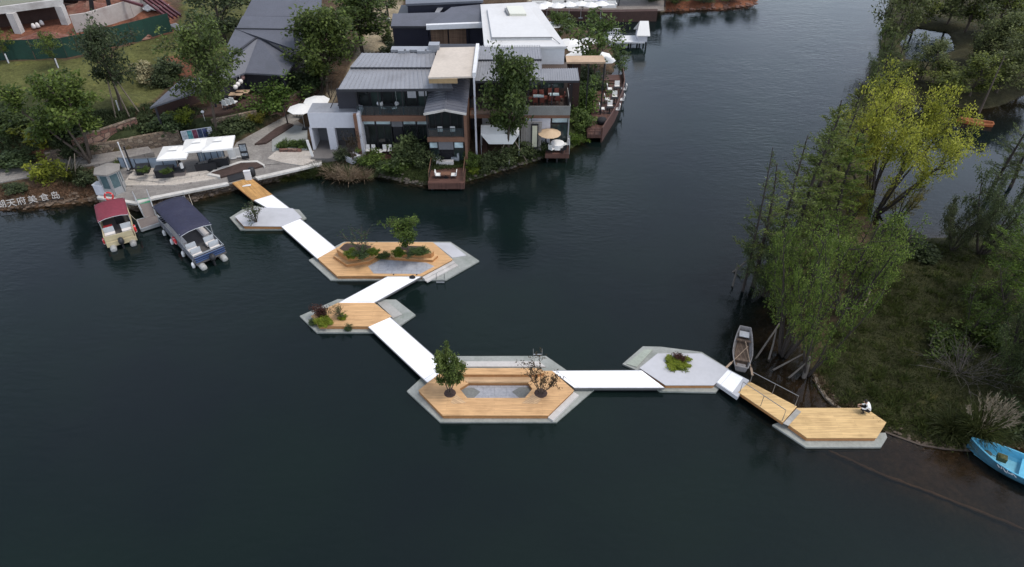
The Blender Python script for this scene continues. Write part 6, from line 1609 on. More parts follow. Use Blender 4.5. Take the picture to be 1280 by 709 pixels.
CROUCH=dict(pelvis=(0,.20,.24),waist=(0,.17,.40),chest=(0,.02,.62),neck=(0,-.10,.74),head0=(0,-.17,.79),head1=(0,-.21,.86),crown=(0,-.20,.945),nose=(0,-.32,.82),
  shl=(.18,.01,.67),ell=(.21,-.10,.46),wrl=(.13,-.30,.43),hal=(.09,-.37,.42),shr=(-.18,.01,.67),elr=(-.21,-.10,.46),wrr=(-.13,-.30,.43),har=(-.09,-.37,.42),
  hipl=(.10,.14,.25),knl=(.12,-.26,.42),anl=(.14,-.05,.09),tol=(.15,-.22,.035),hipr=(-.10,.14,.25),knr=(-.12,-.26,.42),anr=(-.14,-.05,.09),tor=(-.15,-.22,.035))
p=G(1080.5,516,.5)
person('person in a white shirt crouching at the corner of the pale landing platform',(p.x,p.y,.5),R(-112),CROUCH,[M['skin'],M['shirt_white'],M['cloth_black'],M['shoe'],M['hair']],1.2)
# ================================================================ TREES, SHRUBS, GRASS
class Leaves:
    """many leaf sized faces, each a small folded or flat diamond, with a per-leaf tint value"""
    def __init__(s): s.v=[]; s.t=[]
    def add(s, P, D, Nn, ln, wd, tint):
        """P base points (n,3), D direction, Nn side vector; ln, wd arrays; tint array"""
        D=D/np.linalg.norm(D,axis=1,keepdims=True); S=np.cross(D,Nn); S/=np.linalg.norm(S,axis=1,keepdims=True)+1e-9
        ln=ln[:,None]; wd=wd[:,None]
        q=np.stack([P, P+D*ln*.5+S*wd*.5, P+D*ln, P+D*ln*.5-S*wd*.5],1)
        s.v.append(q.reshape(-1,3)); s.t.append(np.repeat(np.clip(tint,0,1),4))
    def cloud(s, rs, C, rad, n, size, tint0, tintv, up=.3, aspect=.62, flat=.75):
        """n leaves scattered round every centre in C"""
        C=np.asarray(C,float); m=len(C)
        o=rs.normal(size=(m*n,3)); o/=np.linalg.norm(o,axis=1,keepdims=True)+1e-9
        o*= (rs.random((m*n,1))**.45); o[:,2]*=flat
        r=np.repeat(np.asarray(rad,float).reshape(-1) if np.ndim(rad) else np.full(m,rad),n)[:,None]
        P=np.repeat(C,n,0)+o*r
        D=rs.normal(size=P.shape)+o*.6; D[:,2]+=rs.normal(size=len(P))*.2-up*.2
        Nn=rs.normal(size=P.shape)*.55; Nn[:,2]+=1
        ct=np.repeat(rs.normal(size=m)*tintv+tint0,n)+rs.normal(size=m*n)*tintv*.8
        s.add(P,D,Nn,size*(.6+.8*rs.random(m*n)),size*aspect*(.6+.8*rs.random(m*n)),ct)
    def mesh(s, name, mat):
        v=np.concatenate(s.v).astype(np.float32); t=np.concatenate(s.t).astype(np.float32); n=len(v)//4
        me=bpy.data.meshes.new(name); me.vertices.add(n*4); me.vertices.foreach_set('co',v.ravel()); me.loops.add(n*4); me.polygons.add(n)
        me.loops.foreach_set('vertex_index',np.arange(n*4,dtype=np.int32)); me.polygons.foreach_set('loop_start',np.arange(0,n*4,4,dtype=np.int32))
        a=me.attributes.new('tint','FLOAT','POINT'); a.data.foreach_set('value',t); me.materials.append(mat); me.update(); return me
def bend(rs, a, d, L, n, curl=.12, lift=0.0):
    pts=[Vector(a)]; d=Vector(d).normalized()
    for i in range(n):
        d=(d+Vector(rs.normal(size=3))*curl+Vector((0,0,lift))).normalized(); pts.append(pts[-1]+d*(L/n))
    return pts
def taper(r0,r1,n): return [r0+(r1-r0)*i/(n-1) for i in range(n)]
def sph(az,el): return Vector((math.cos(az)*math.cos(el),math.sin(az)*math.cos(el),math.sin(el)))

PROTO={}
def broad(seed, bark='bark', leaf='leaf', t0=.18, limbs=11, spread=.34, lo=.30, clump=.085, dens=26, lsize=.042, stems=1, tint=.35, tv=.22, trunk_r=.018, bare=0.0):
    """unit-height broadleaf tree: trunk, limbs, twigs, leaf clumps along the twigs"""
    rs=np.random.RandomState(seed); mb=MB(True); C=[]; rad=[]
    for st in range(stems):
        az0=rs.random()*6.28; base=Vector((0,0,-.03)) if stems==1 else Vector((.025*math.cos(az0),.025*math.sin(az0),-.03))
        d0=Vector((0,0,1)) if stems==1 else sph(2*math.pi*st/stems+rs.random(),R(62+rs.random()*14))
        tr=bend(rs,base,d0,.86,7,.06 if stems==1 else .07,.05); r0=trunk_r/(stems**.35)
        mb.tube(tr,taper(r0,r0*.25,8),7)
        nl=max(4,limbs//stems)
        for i in range(nl):
            f=lo+(.97-lo)*(i+.5*rs.random())/nl; k=min(6,int(f*7)); p=lerp(tr[k],tr[k+1],f*7-k)
            az=i*2.4+rs.random()*.8+st; prof=math.sin(math.pi*min(1,max(0,(f-lo)/(1.06-lo)))**.75)*.75+.28
            L=spread*prof*(.75+.5*rs.random())/(1 if stems==1 else 1.35); el=R(12+45*f+rs.normal()*9)
            lb=bend(rs,p,sph(az,el),L,4,.13,.05); mb.tube(lb,taper(r0*.42*(1.1-f*.5),.0022,5),5)
            for j in range(4):
                q=lb[1+j] if j<4 else lb[4]
                if j<3 or True:
                    for m in range(2):
                        tw=bend(rs,q,sph(az+rs.normal()*.9,el+rs.normal()*.55),L*(.35+.2*rs.random()),2,.2,.04)
                        mb.tube(tw,taper(.0035,.0012,3),4)
                        if rs.random()>bare:
                            C.append(tw[1]); rad.append(clump*(.65+.6*rs.random())); C.append(tw[2]); rad.append(clump*(.6+.6*rs.random()))
    L_=Leaves(); L_.cloud(rs,C,rad,dens,lsize,tint,tv)
    return mb.mesh('trunk',M[bark]), L_.mesh('crown',M[leaf])
def conifer(seed, dens=7, leaf='needle', bark='bark_dark', w=.16, t0=.12, sparse=.15, lean=0.0, droop=.1, lsize=.020, tint=.45):
    """unit-height swamp cypress: straight mast, many thin rising branches with soft feathery sprays"""
    rs=np.random.RandomState(seed); mb=MB(True); P=[];D=[];ln=[];ti=[]
    tr=bend(rs,(0,0,-.03),(lean,0,1),1.03,8,.018); mb.tube(tr,taper(.011,.0018,9),7)
    nb=85
    for i in range(nb):
        f=t0+(.985-t0)*(i+rs.random())/nb
        if rs.random()<sparse: continue
        k=min(7,int(f*8)); p=lerp(tr[k],tr[k+1],f*8-k); az=rs.random()*6.283; L=w*(1.02-f)**.62*(.45+.75*rs.random())*min(1,.35+(f-t0)*4); el=R(28+22*rs.random()-10*(1-f))
        br=bend(rs,p,sph(az,el),L,3,.10,-.02); mb.tube(br,taper(.0030,.0008,4),3,False)
        bt=rs.normal()*.2+tint
        for s in range(int(16*dens*L/w)+5):
            u=.15+.85*rs.random(); kk=min(2,int(u*3)); q=lerp(br[kk],br[kk+1],u*3-kk)
            dd=sph(az+rs.normal()*1.1,el+rs.normal()*.5-droop); P.append(q); D.append(dd); ln.append(lsize*(.5+rs.random())); ti.append(bt+rs.normal()*.14)
    L_=Leaves(); P=np.array(P)+rs.normal(size=(len(P),3))*.006; D=np.array(D); ln=np.array(ln); Nn=rs.normal(size=P.shape); L_.add(P,D,Nn,ln,ln*.34,np.array(ti))
    return mb.mesh('trunk',M[bark]), L_.mesh('crown',M[leaf])
def vase(seed, leaf='leaf_yellow', stems=7, open_=28, lo=.45, dens=30, lsize=.036, clump=.075, tint=.5, tv=.25, bark='bark_dark', weep=0.0):
    """several stems leaving one foot, leaves in clumps on the outer halves; weep hangs the sprays"""
    rs=np.random.RandomState(seed); mb=MB(True); C=[]; rad=[]; Lv=Leaves()
    WP=[];WD=[];WL=[];WT=[]
    for st in range(stems):
        az=2*math.pi*st/stems+rs.normal()*.3; el=R(90-open_*(.25+.9*rs.random()))
        s_=bend(rs,(.02*math.cos(az),.02*math.sin(az),-.03),sph(az,el),.95,7,.075,.02); mb.tube(s_,taper(.016,.003,8),6)
        for i in range(10):
            f=lo+(1-lo)*i/9.5; k=min(6,int(f*7)); p=lerp(s_[k],s_[k+1],f*7-k)
            a2=az+rs.normal()*1.5; e2=R(35+rs.normal()*22); L=.20*(.5+.8*rs.random())
            b_=bend(rs,p,sph(a2,e2),L,3,.16,.03-weep*.2); mb.tube(b_,taper(.0055,.0015,4),4)
            for q in b_[1:]:
                C.append(q); rad.append(clump*(.6+.7*rs.random()))
                if weep:
                    for h in range(5):
                        o=Vector(rs.normal(size=3))*.025; n=7; bt=tint+rs.normal()*.2; LL=weep*(.4+.8*rs.random()); dr=Vector((rs.normal()*.25,rs.normal()*.25,-1))
                        for m in range(n):
                            for z in range(2): WP.append(q+o+dr*(LL*m/n)); WD.append(Vector((rs.normal()*.5,rs.normal()*.5,-.8))); WL.append(lsize*(.6+.7*rs.random())); WT.append(bt+rs.normal()*.12)
    Lv.cloud(rs,C,rad,dens,lsize,tint,tv)
    if weep: P=np.array(WP); Lv.add(P,np.array(WD),rs.normal(size=P.shape),np.array(WL),np.array(WL)*.38,np.array(WT))
    return mb.mesh('trunk',M[bark]), Lv.mesh('crown',M[leaf])
def shrub(seed, leaf='leaf', dens=34, lsize=.11, tint=.35, tv=.22, stems=9, clump=.26, flat=.8, bark='bark'):
    """unit-size shrub (about 1 m wide and high)"""
    rs=np.random.RandomState(seed); mb=MB(True); C=[]; rad=[]
    for i in range(stems):
        az=i*2.4+rs.random(); el=R(30+55*rs.random()); b_=bend(rs,(0,0,-.04),sph(az,el),.55+.35*rs.random(),4,.15,.04); mb.tube(b_,taper(.018,.005,5),4)
        for q in b_[1:]:
            C.append(q); rad.append(clump*(.6+.6*rs.random()))
            C.append(q+Vector(rs.normal(size=3))*.14); rad.append(clump*(.45+.5*rs.random()))
    C=[c if c[2]>.05 else Vector((c[0],c[1],.05)) for c in C]
    L_=Leaves(); L_.cloud(rs,C,rad,dens,lsize,tint,tv,flat=flat); return mb.mesh('stem',M[bark]), L_.mesh('foliage',M[leaf])
def bare(seed, stems=8, twig=6, bark='bark', leafd=0, leaf='leaf_red', el=(45,80), lsize=.06, thick=.014):
    rs=np.random.RandomState(seed); mb=MB(True); C=[]
    for i in range(stems):
        az=i*2.4+rs.random(); e=R(el[0]+(el[1]-el[0])*rs.random()); b_=bend(rs,(0,0,-.04),sph(az,e),.8+.3*rs.random(),5,.10,.03); mb.tube(b_,taper(thick,.002,6),4)
        for k in range(twig):
            f=.25+.7*rs.random(); j=min(4,int(f*5)); p=lerp(b_[j],b_[j+1],f*5-j); tw=bend(rs,p,sph(az+rs.normal()*.9,e+rs.normal()*.5),.32*(.5+.8*rs.random()),3,.15,.03); mb.tube(tw,taper(thick*.45,.0015,4),3); C+=tw[1:]
    if leafd:
        L_=Leaves(); L_.cloud(rs,C,.06,leafd,lsize,.5,.25); return mb.mesh('stem',M[bark]), L_.mesh('foliage',M[leaf])
    return mb.mesh('stem',M[bark]), None
def tuft(seed, n=420, h=1.0, spread=.35, plume=0, leaf='blade'):
    """clump of arching blades; plumes are a second mesh"""
    rs=np.random.RandomState(seed); L_=Leaves(); P=[];D=[];ln=[];wd=[];ti=[]
    for i in range(n):
        az=rs.random()*6.283; r=spread*.5*rs.random()**.5; p=np.array([r*math.cos(az),r*math.sin(az),0.0]); e=R(88-38*rs.random()-30*r/spread); L=h*(.55+.55*rs.random()); t=rs.normal()*.22+.45
        d=np.array(sph(az+rs.normal()*.4,e)); k=4
        for s in range(k):
            P.append(p.copy()); D.append(d.copy()); ln.append(L/k*1.25); wd.append(.035*(1.1-s/k)); ti.append(t)
            p=p+d*L/k; d=d+np.array([0,0,-.30*(1+s*.6)])*(1.1-.9*rs.random()); d/=np.linalg.norm(d)
    P=np.array(P); L_.add(P,np.array(D),rs.normal(size=P.shape),np.array(ln),np.array(wd),np.array(ti)); m1=L_.mesh('blades',M[leaf]); m2=None
    if plume:
        L2=Leaves(); C=[];DD=[]
        for i in range(plume):
            az=rs.random()*6.283; e=R(84-40*rs.random()); d=np.array(sph(az,e)); b=d*h*(.72+.25*rs.random())
            for m in range(16): C.append(b+d*h*.02*m+rs.normal(size=3)*.012*h); DD.append(d+rs.normal(size=3)*.35)
            for m in range(4): C.append(b*(m/4)); DD.append(d)
        C=np.array(C); L2.add(C,np.array(DD),rs.normal(size=C.shape),np.full(len(C),.12*h),np.full(len(C),.022*h),rs.random(len(C))); m2=L2.mesh('plumes',M['plume'])
    return m2, m1

PROTO['round_a']=broad(11,limbs=12,lo=.44,lsize=.034,dens=30); PROTO['round_b']=broad(12,limbs=13,spread=.32,lo=.42,tint=.4,lsize=.034,dens=28); PROTO['round_c']=broad(13,limbs=11,spread=.40,lo=.3,clump=.09)
PROTO['dark_a']=broad(21,leaf='leaf_dark',limbs=12,spread=.30,lo=.42,lsize=.034); PROTO['dark_b']=broad(22,leaf='leaf_dark',limbs=12,spread=.36,lo=.22,clump=.10)
PROTO['dense']=broad(31,leaf='leaf',limbs=16,spread=.30,lo=.36,dens=30,clump=.088,lsize=.034,tint=.25,tv=.2)
PROTO['thin']=broad(41,limbs=9,spread=.33,lo=.4,dens=15,clump=.075,bare=.2,tint=.4)
PROTO['multi']=broad(51,leaf='leaf_light',stems=4,limbs=20,spread=.36,lo=.48,dens=26,clump=.075,tint=.4,trunk_r=.022,lsize=.032)
PROTO['cyp_a']=conifer(61,dens=9,lsize=.0125,sparse=.3); PROTO['cyp_b']=conifer(62,dens=7,w=.20,sparse=.42,lsize=.0125); PROTO['cyp_c']=conifer(63,dens=14,w=.26,t0=.15,leaf='leaf_light',lsize=.0125,tint=.4,sparse=.25); PROTO['cyp_d']=conifer(64,dens=3,w=.15,sparse=.55,leaf='leaf_dark',lsize=.014)
PROTO['soft_a']=vase(71,'leaf_light',7,30,.30,26,.014,.062,.42,.28,'bark_dark',.012); PROTO['soft_b']=vase(72,'leaf_light',6,36,.25,24,.014,.060,.36,.28,'bark_dark',.015); PROTO['soft_c']=vase(73,'leaf_dark',6,38,.25,30,.021,.085,.55,.28,'bark_dark',.10)
PROTO['yellow']=vase(81,'leaf_yellow',15,42,.58,58,.019,.082,.5,.26)
PROTO['far_a']=broad(91,leaf='leaf_dark',limbs=10,spread=.40,lo=.2,dens=24,clump=.10,lsize=.040,tint=.45,tv=.28); PROTO['far_b']=broad(92,leaf='leaf',limbs=10,spread=.44,lo=.2,dens=24,clump=.10,lsize=.040,tint=.3,tv=.28)
PROTO['shrub_a']=shrub(101); PROTO['shrub_b']=shrub(102,'leaf_dark',tint=.4); PROTO['shrub_y']=shrub(103,'leaf_yellow',26,.10,.55,.25,9,.2); PROTO['shrub_l']=shrub(104,'leaf_light',30,.09,.4); PROTO['shrub_r']=shrub(105,'leaf_red',22,.11)
PROTO['shrub_p']=shrub(116,'plume',40,.10,.5,.3); PROTO['moss']=shrub(106,'moss',60,.10,.5,.25,12,.22,.5); PROTO['small_tree']=broad(107,leaf='leaf_light',stems=1,limbs=11,spread=.40,lo=.50,dens=16,clump=.09,lsize=.045,tint=.3,trunk_r=.022)
PROTO['small_tree_b']=broad(108,leaf='leaf_light',stems=4,limbs=22,spread=.42,lo=.40,dens=22,clump=.10,lsize=.055,tint=.4,trunk_r=.03)
PROTO['sparse_tree']=bare(109,7,9,'bark',4,'leaf_red',(55,82),.05); PROTO['nearly_bare']=bare(119,6,8,'bark',2,'leaf_dark',(55,82),.05); PROTO['bare_a']=bare(110,9,7,'bark'); PROTO['bare_b']=bare(111,26,11,'twig_grey',0,None,(10,75),.06,.007); PROTO['bare_leafy']=bare(112,8,8,'bark',3,'leaf_dark',(50,80),.06); PROTO['bare_tall']=bare(113,10,6,'bark_dark',2,'leaf_dark',(66,84),.06)
PROTO['tuft']=tuft(121); PROTO['pampas']=tuft(122,620,1.0,.55,46); PROTO['straw']=tuft(123,260,.8,.5,0,'straw')
protoW={}
for k,(a,b) in PROTO.items():
    m=b or a; co_=np.empty(len(m.vertices)*3,np.float32); m.vertices.foreach_get('co',co_); co_=co_.reshape(-1,3); 
    protoW[k]=(np.percentile(np.abs(co_[:,:2]),96)*2, np.percentile(co_[:,2],99.5))
def plant(kind, name, label, cat, p, h, w, rz=None, group=None, tint=(1,1,1), parts=('trunk','crown')):
    W0,H0=protoW[kind]; a,b=PROTO[kind]
    t=thing(name,label,cat,p,rnd.random()*6.28 if rz is None else rz,group,(w/W0,w/W0,h/H0))
    for me,nm in ((a,parts[0]),(b,parts[1])):
        if me is None: continue
        o=bpy.data.objects.new(nm,me); COL.objects.link(o); o.parent=t; o.color=(*tint,1)
    return t
def ppm(p): return CF/(p.y*_c-(p.z-CH)*_s)
def tree(kind, label, bx, by, top, wpx, z=None, group=None, tint=(1,1,1), cat='tree', name='tree'):
    p=GT(bx,by) if z is None else G(bx,by,z); h=max(.6,V(bx,top,p.y).z-p.z); w=wpx/ppm(p+Vector((0,0,h*.6)))
    return plant(kind,name,label,cat,p,h,w,None,group,tint)
def bush(kind, label, bx, by, hpx, wpx, z=None, group=None, tint=(1,1,1), cat='shrub', name='shrub'):
    p=GT(bx,by) if z is None else G(bx,by,z); s=ppm(p); h=hpx/s*.95
    return plant(kind,name,label,cat,p,h,wpx/s,None,group,tint,('stem','foliage'))

# ---- left bank and slope
tree('multi','bushy light green tree with a double trunk standing by the left path',113,203,88,112,tint=(.85,.85,.8),group='trees on the slope')
tree('dark_a','tall dark tree with splayed stakes on the open grass slope',153,140,26,62,tint=(.9,.9,.9),group='trees on the slope')
for i,(dx,dy,lab) in enumerate(((-8,8,'thin stake left of the tall dark tree on the slope'),(10,8,'thin stake right of the tall dark tree on the slope'),(22,2,'thin stake far right of the tall dark tree on the slope'))):
    a=GT(153+dx,140+dy); q=GT(153,140); b=Vector((q.x*.8+a.x*.2,q.y*.8+a.y*.2,q.z+4.2)); mb=MB(); mb.tube([a,b],.07,6); single('tree_stake',mb,M['bark_pale'],lab,'stake','stakes of the tall dark slope tree')
tree('round_a','full green tree with a forked pale trunk rising before the dark pavilion',273,170,24,84,group='trees on the slope')
mb=MB(); q=GT(273,170)
tree('dense','large dense green tree right of the dark pavilion roof',404,118,8,74,tint=(1.05,1.05,.9),group='trees on the slope')
tree('round_b','tall green tree behind the lane with leaning trunks',454,68,-12,78,tint=(.9,.95,.9),group='trees on the slope')
tree('far_a','dark tree at the top edge above the green tree before the pavilion',283,52,-40,84,group='trees on the slope')
tree('dark_b','dark green tree crowding the pavilion roof top right',372,40,-48,64,group='trees on the slope',tint=(1.1,1.1,1))
tree('thin','thin leafed tree overhanging the pale lane at the top',486,30,-34,52,group='trees on the slope')
tree('thin','slim young staked tree in front of the left end of the hoarding',10,79,33,26,tint=(1.2,1.15,.8),group='young trees by the hoarding')
tree('thin','slim young staked tree in front of the hoarding middle',72,85,40,26,tint=(1.1,1.1,.8),group='young trees by the hoarding')
for (x,y,lab) in ((11,79,'white trunk wrap stake of the left young tree'),(73,85,'white trunk wrap stake of the middle young tree'),(149,138,'white tag board at the foot of the tall dark slope tree')):
    p=GT(x,y); mb=MB(); mb.tube([p,p+Vector((.05,0,1.1))],.07,6); single('trunk_wrap',mb,M['white'],lab,'trunk wrap')
SH='shrubs on the left bank'
for k,l,x,y,h,w,tn in (
 ('shrub_y','bright yellow green shrub above the stone retaining wall',55,180,28,40,(.8,.8,.7)),
 ('shrub_y','yellow green loose shrub growing over the left path',62,223,26,36,(.85,.9,.8)),
 ('tuft','dark grassy clump beside the left path and ticket booth',92,226,26,34,(.6,.6,.6)),
 ('shrub_b','dark low shrub on the bare bank above the white characters',22,238,9,26,(.9,.9,.9)),
 ('shrub_b','dark shrub by the path under the double trunk tree',108,228,18,26,(.9,.9,.9)),
 ('shrub_a','green shrub at the foot of the slim white pole',151,212,13,15,(1,1,1)),
 ('shrub_b','wide dark hedge like shrub behind the rubble wall middle',187,166,24,38,(1.1,1.1,1)),
 ('shrub_b','wide dark hedge like shrub behind the rubble wall right end',215,163,22,40,(1,1.1,1)),
 ('shrub_y','yellow green shrub in front of the lean-to of the dark pavilion',230,153,18,22,(.6,.7,.6)),
 ('shrub_b','dark shrub on the slope left of the lean-to roof',212,96,26,36,(1,1,1)),
 ('shrub_p','pale cream green rounded shrub alone on the open grass',184,98,20,34,(1.35,1.4,.95)),
 ('shrub_b','dark rounded shrub right of the pale shrub on the open grass',206,108,14,22,(.9,.9,.9)),
 ('shrub_a','dark green shrub on the steep bank at the left photo edge',12,165,26,46,(.55,.6,.6)),
 ('shrub_b','broad dark shrub on the bank above the red sandstone wall',82,172,34,64,(1,1,1)),
 ('shrub_b','dark shrub between the yellow shrub and sandstone wall',92,192,20,34,(1,1,1)),
 ('shrub_b','dark shrub on the bank at the far left above the path',20,203,14,50,(.9,1,.9)),
 ('shrub_l','flowering shrub with orange tinge at the garden wall end',322,152,15,22,(1.2,.8,.5)),
 ('shrub_b','dark shrub in the bed below the garden wall middle',300,160,16,32,(1.1,1.1,1)),
 ('shrub_b','dark shrub in the bed below the garden wall left',276,170,15,30,(1.1,1.1,1)),
 ('shrub_l','bright green spreading bush under the dark pavilion front eave',342,134,38,52,(.75,.85,.75)),
 ('shrub_b','dark bush at the right corner of the dark pavilion',376,118,28,44,(1,1.1,1)),
 ('shrub_b','dark bush left of the lane under the dense tree',392,106,22,36,(1,1.1,1)),
 ('bare_a','bare twiggy bush beside the stone wall behind the white parasols',413,124,34,28,(1,1,1)),
 ('shrub_a','round green shrub left one in the brick planter',357,186,11,18,(.8,.9,.8)),
 ('shrub_a','round green shrub right one in the brick planter',374,185,10,20,(.8,.9,.8)),
 ('shrub_b','small dark tree shaped bush by the dark hall wall corner',485,56,22,14,(1,1,1)),
 ('shrub_b','dark low hedge along the dark hall foot',492,66,12,30,(1,1,1)),
): bush(k,l,x,y,h,w,None,SH,tn)
for (a,b,lab) in ((((79,228),(88,196)),None,'leaning pale stake left of the double trunk tree'),(((95,228),(93,192)),None,'upright pale stake right of the double trunk tree')):
    p=GT(*a[0]); q=V(a[1][0],a[1][1],p.y+.6); mb=MB(); mb.tube([p,q],.045,5); single('tree_stake',mb,M['bark_pale'],lab,'stake','stakes of the double trunk tree')
# planter box greenery
for k,(x,y,l) in enumerate(((180.5,214.5,'dark small shrub growing in the lone black planter box'),(208,216.5,'low green shrub growing in the wide black planter box'))):
    p=G(x,y,1.9); plant('shrub_a','shrub',l,'shrub',p,.45,.9,None,None,(.8,.9,.8),('stem','foliage'))
# ---- waterside garden
GD='waterside garden plants'
for k,l,x,y,h,w,tn in (
 ('tuft','dark reedy clump at the water edge left of the portal forecourt',402,222,22,26,(.6,.7,.6)),
 ('tuft','reedy clump at the water edge by the promenade end',385,222,16,22,(.7,.75,.6)),
 ('tuft','low reeds in the water beside the promenade kerb',362,224,10,26,(.7,.7,.5)),
 ('straw','straw coloured reed clump at the water edge below the portal, left one',418,222,19,32,(.9,.85,.8)),
 ('straw','straw coloured reed clump at the water edge below the portal, middle one',436,224,19,34,(1,.95,.9)),
 ('straw','straw coloured reed clump at the water edge below the portal, right one',454,222,15,28,(.9,.85,.8)),
 ('shrub_a','bright green shrub beside the white plant tub',463,205,17,30,(.9,1,.8)),
 ('shrub_b','big dark shrub before the ground floor glass of the restaurant',512,198,32,42,(1.1,1.15,1)),
 ('shrub_b','dark shrub left of the pavilion deck',528,206,24,26,(1.1,1.1,1)),
 ('shrub_a','mid green low shrub on the lawn by the deck',498,212,13,34,(.7,.8,.7)),
 ('shrub_b','low shrub along the lake wall of the lawn',478,212,11,26,(1,1.1,1)),
 ('shrub_a','green shrub right of the red deck by the boardwalk',590,206,16,20,(.9,1,.8)),
 ('shrub_y','yellow green tuft right of the red deck railing',592,216,9,14,(.6,.75,.6)),
 ('shrub_b','dark shrub below the white awning left',610,207,18,26,(1.1,1.1,1)),
 ('shrub_b','dark shrub below the white awning right',632,203,20,28,(1.1,1.1,1)),
 ('shrub_b','dark shrub between the awning and the slatted screen',656,193,18,26,(1.1,1.1,1)),
 ('shrub_b','dark shrub left of the small waterside deck',673,188,16,22,(1.1,1.1,1)),
 ('tuft','grassy clump on the lake wall under the street tree',645,203,10,18,(.8,.8,.7)),
 ('shrub_l','large bright bush between the east wing and curved deck',727,138,36,42,(.7,.8,.7)),
 ('shrub_a','dark green bush below the large bright bush',726,160,22,30,(.9,1,.9)),
 ('shrub_l','yellow green bush at the water corner by the small deck',718,178,15,22,(.9,1,.7)),
 ('shrub_b','dark bush above the curved deck inner edge',742,118,26,30,(1,1.1,1)),
 ('shrub_b','dark bush under the tan timber canopy end',730,100,18,40,(1,1,1)),
): bush(k,l,x,y,h,w,None,GD,tn)
tree('dense','round headed dark green street tree in front of the east wing',636,195,60,60,tint=(.8,.85,.8))
for (a,b,lab) in (((659,203),(640,170),'long pale stake leaning on the street tree from the right'),((622,200),(634,172),'long pale stake leaning on the street tree from the left')):
    p=GT(*a); q=V(b[0],b[1],GT(636,195).y); mb=MB(); mb.tube([p,q],.05,5); single('tree_stake',mb,M['bark_pale'],lab,'stake','stakes of the street tree')
tree('thin','slender tree with bare trunk on the rear terrace over the parasols',742,108,14,62,tint=(.9,1,.9),group='rear terrace trees')
tree('round_c','bushy green tree behind the rear terrace parasols',700,52,16,30,tint=(.9,1,.8),group='rear terrace trees')
tree('thin','small dark leafed tree at the water corner of the rear terrace',773,98,64,28,tint=(.7,.8,.8),group='rear terrace trees')
tree('sparse_tree','thin bent olive tree in the white plant tub',441,199,162,26,1.6,tint=(.35,.6,.4))
bush('shrub_b','dark clipped shrub beside the white plant tub',428,199,16,20,1.1,None,(.8,.8,.9))
# ---- far shore
for i,(x,y,t_,w,k,l) in enumerate(((845,5,-14,34,'far_b','low green far shore tree left of the red bank'),(880,4,-12,34,'far_a','dark far shore tree in the middle of the red bank'),(912,2,-14,30,'far_b','green far shore tree right on the red bank'),(935,-3,-26,26,'far_a','dark far shore tree at the point of the red bank'),(815,4,-12,26,'far_a','dark far shore tree by the terrace end'))):
    tree(k,l,x,y,t_,w,group='far shore trees')
# ---- right strip: swamp cypresses in the water and the island
CY='swamp cypresses along the right strip'
for k,l,x,y,t_,w,tn in (
 ('cyp_d','nearly bare leaning cypress at the left end of the strip in the water',928,366,186,34,(1,1,1)),
 ('cyp_b','thin light cypress second from the water at the strip left end',941,360,206,58,(.9,1,.8)),
 ('cyp_b','slim cypress with visible mast left of the strip centre',962,348,178,50,(.85,.95,.8)),
 ('cyp_a','tall slim cypress at the strip centre left',986,320,150,56,(.9,1,.8)),
 ('cyp_a','tall slim cypress at the strip centre',1004,298,132,60,(.95,1,.8)),
 ('cyp_b','tall cypress just left of the yellow tree',1020,280,122,52,(1,1,.75)),
 ('cyp_a','thin cypress behind the yellow tree left side',1040,232,108,40,(1.05,1,.7)),
 ('cyp_c','cypress with soft green foliage left of the yellow trunk',1038,296,172,56,(1,1,.8)),
 ('soft_b','broad olive tree low in the middle of the strip',1000,352,262,80,(.9,.95,.7)),
 ('soft_a','bright green feathery tree nearest the shallows',978,446,292,92,(1,1,.9)),
 ('soft_b','bright green feathery tree with trunks in the brown shallows',1008,470,318,92,(.95,1,.85)),
 ('soft_a','olive green feathery tree behind the two in the shallows',975,400,296,80,(.85,.9,.75)),
 ('soft_a','rounded light green tree beside the island grass',1052,392,272,100,(1.05,1.05,.9)),
 ('soft_b','low green tree under the yellow tree',1082,362,285,84,(.95,1,.8)),
 ('soft_b','light green tree between the yellow tree and the grass',1062,336,262,86,(1,1.05,.8)),
 ('soft_c','dark shaggy tree low in the strip near bare masts',955,372,290,58,(.8,.85,.7)),
): tree(k,l,x,y,t_,w,None,CY,tuple(c*1.18 for c in tn))
tree('yellow','big yellow green tree with many dark stems above the lagoon',1090,268,104,142,None,None,(1.3,1.28,1.15))
tree('soft_a','orange tinged low tree at the yellow tree foot',1122,274,232,44,None,CY,(1.6,1.0,.6))
tree('soft_a','orange tinged low tree left of the yellow stems',1062,276,222,48,None,CY,(1.5,1.05,.6))
for i,(x0,y0,x1,y1,l) in enumerate(((942,452,985,388,'longest grey leaning pole beside the moored grey rowing boat'),(960,452,971,410,'short upright grey pole in the shallows'),(964,464,1005,442,'leaning grey pole in the brown shallows, middle'),(984,474,1012,450,'leaning grey pole in the brown shallows, right'),(1004,474,1012,446,'thick grey trunk stub in the brown shallows'),(914,342,944,318,'grey leaning stem at the left edge of the strip'),(915,360,922,330,'grey short stem at the left edge of the strip'),(1074,395,1092,352,'pale thin leaning trunk on the island grass edge'),(946,352,968,352,'fallen grey stem lying level in the strip'))):
    p=G(x0,y0,-.15); zt_=2.0; q=G(x1,y1,1.6 if i!=8 else .5); mb=MB(); mb.tube([p,lerp(p,q,.5)+Vector((.05,0,.06)),q],[.08,.065,.04] if i!=4 else [.17,.14,.1],6); single('dead_stem',mb,M['bark_pale'] if i in(7,) else plain('grey_dead_wood',(.12,.105,.09),.9,.3),l,'dead stem','dead stems in the shallows')
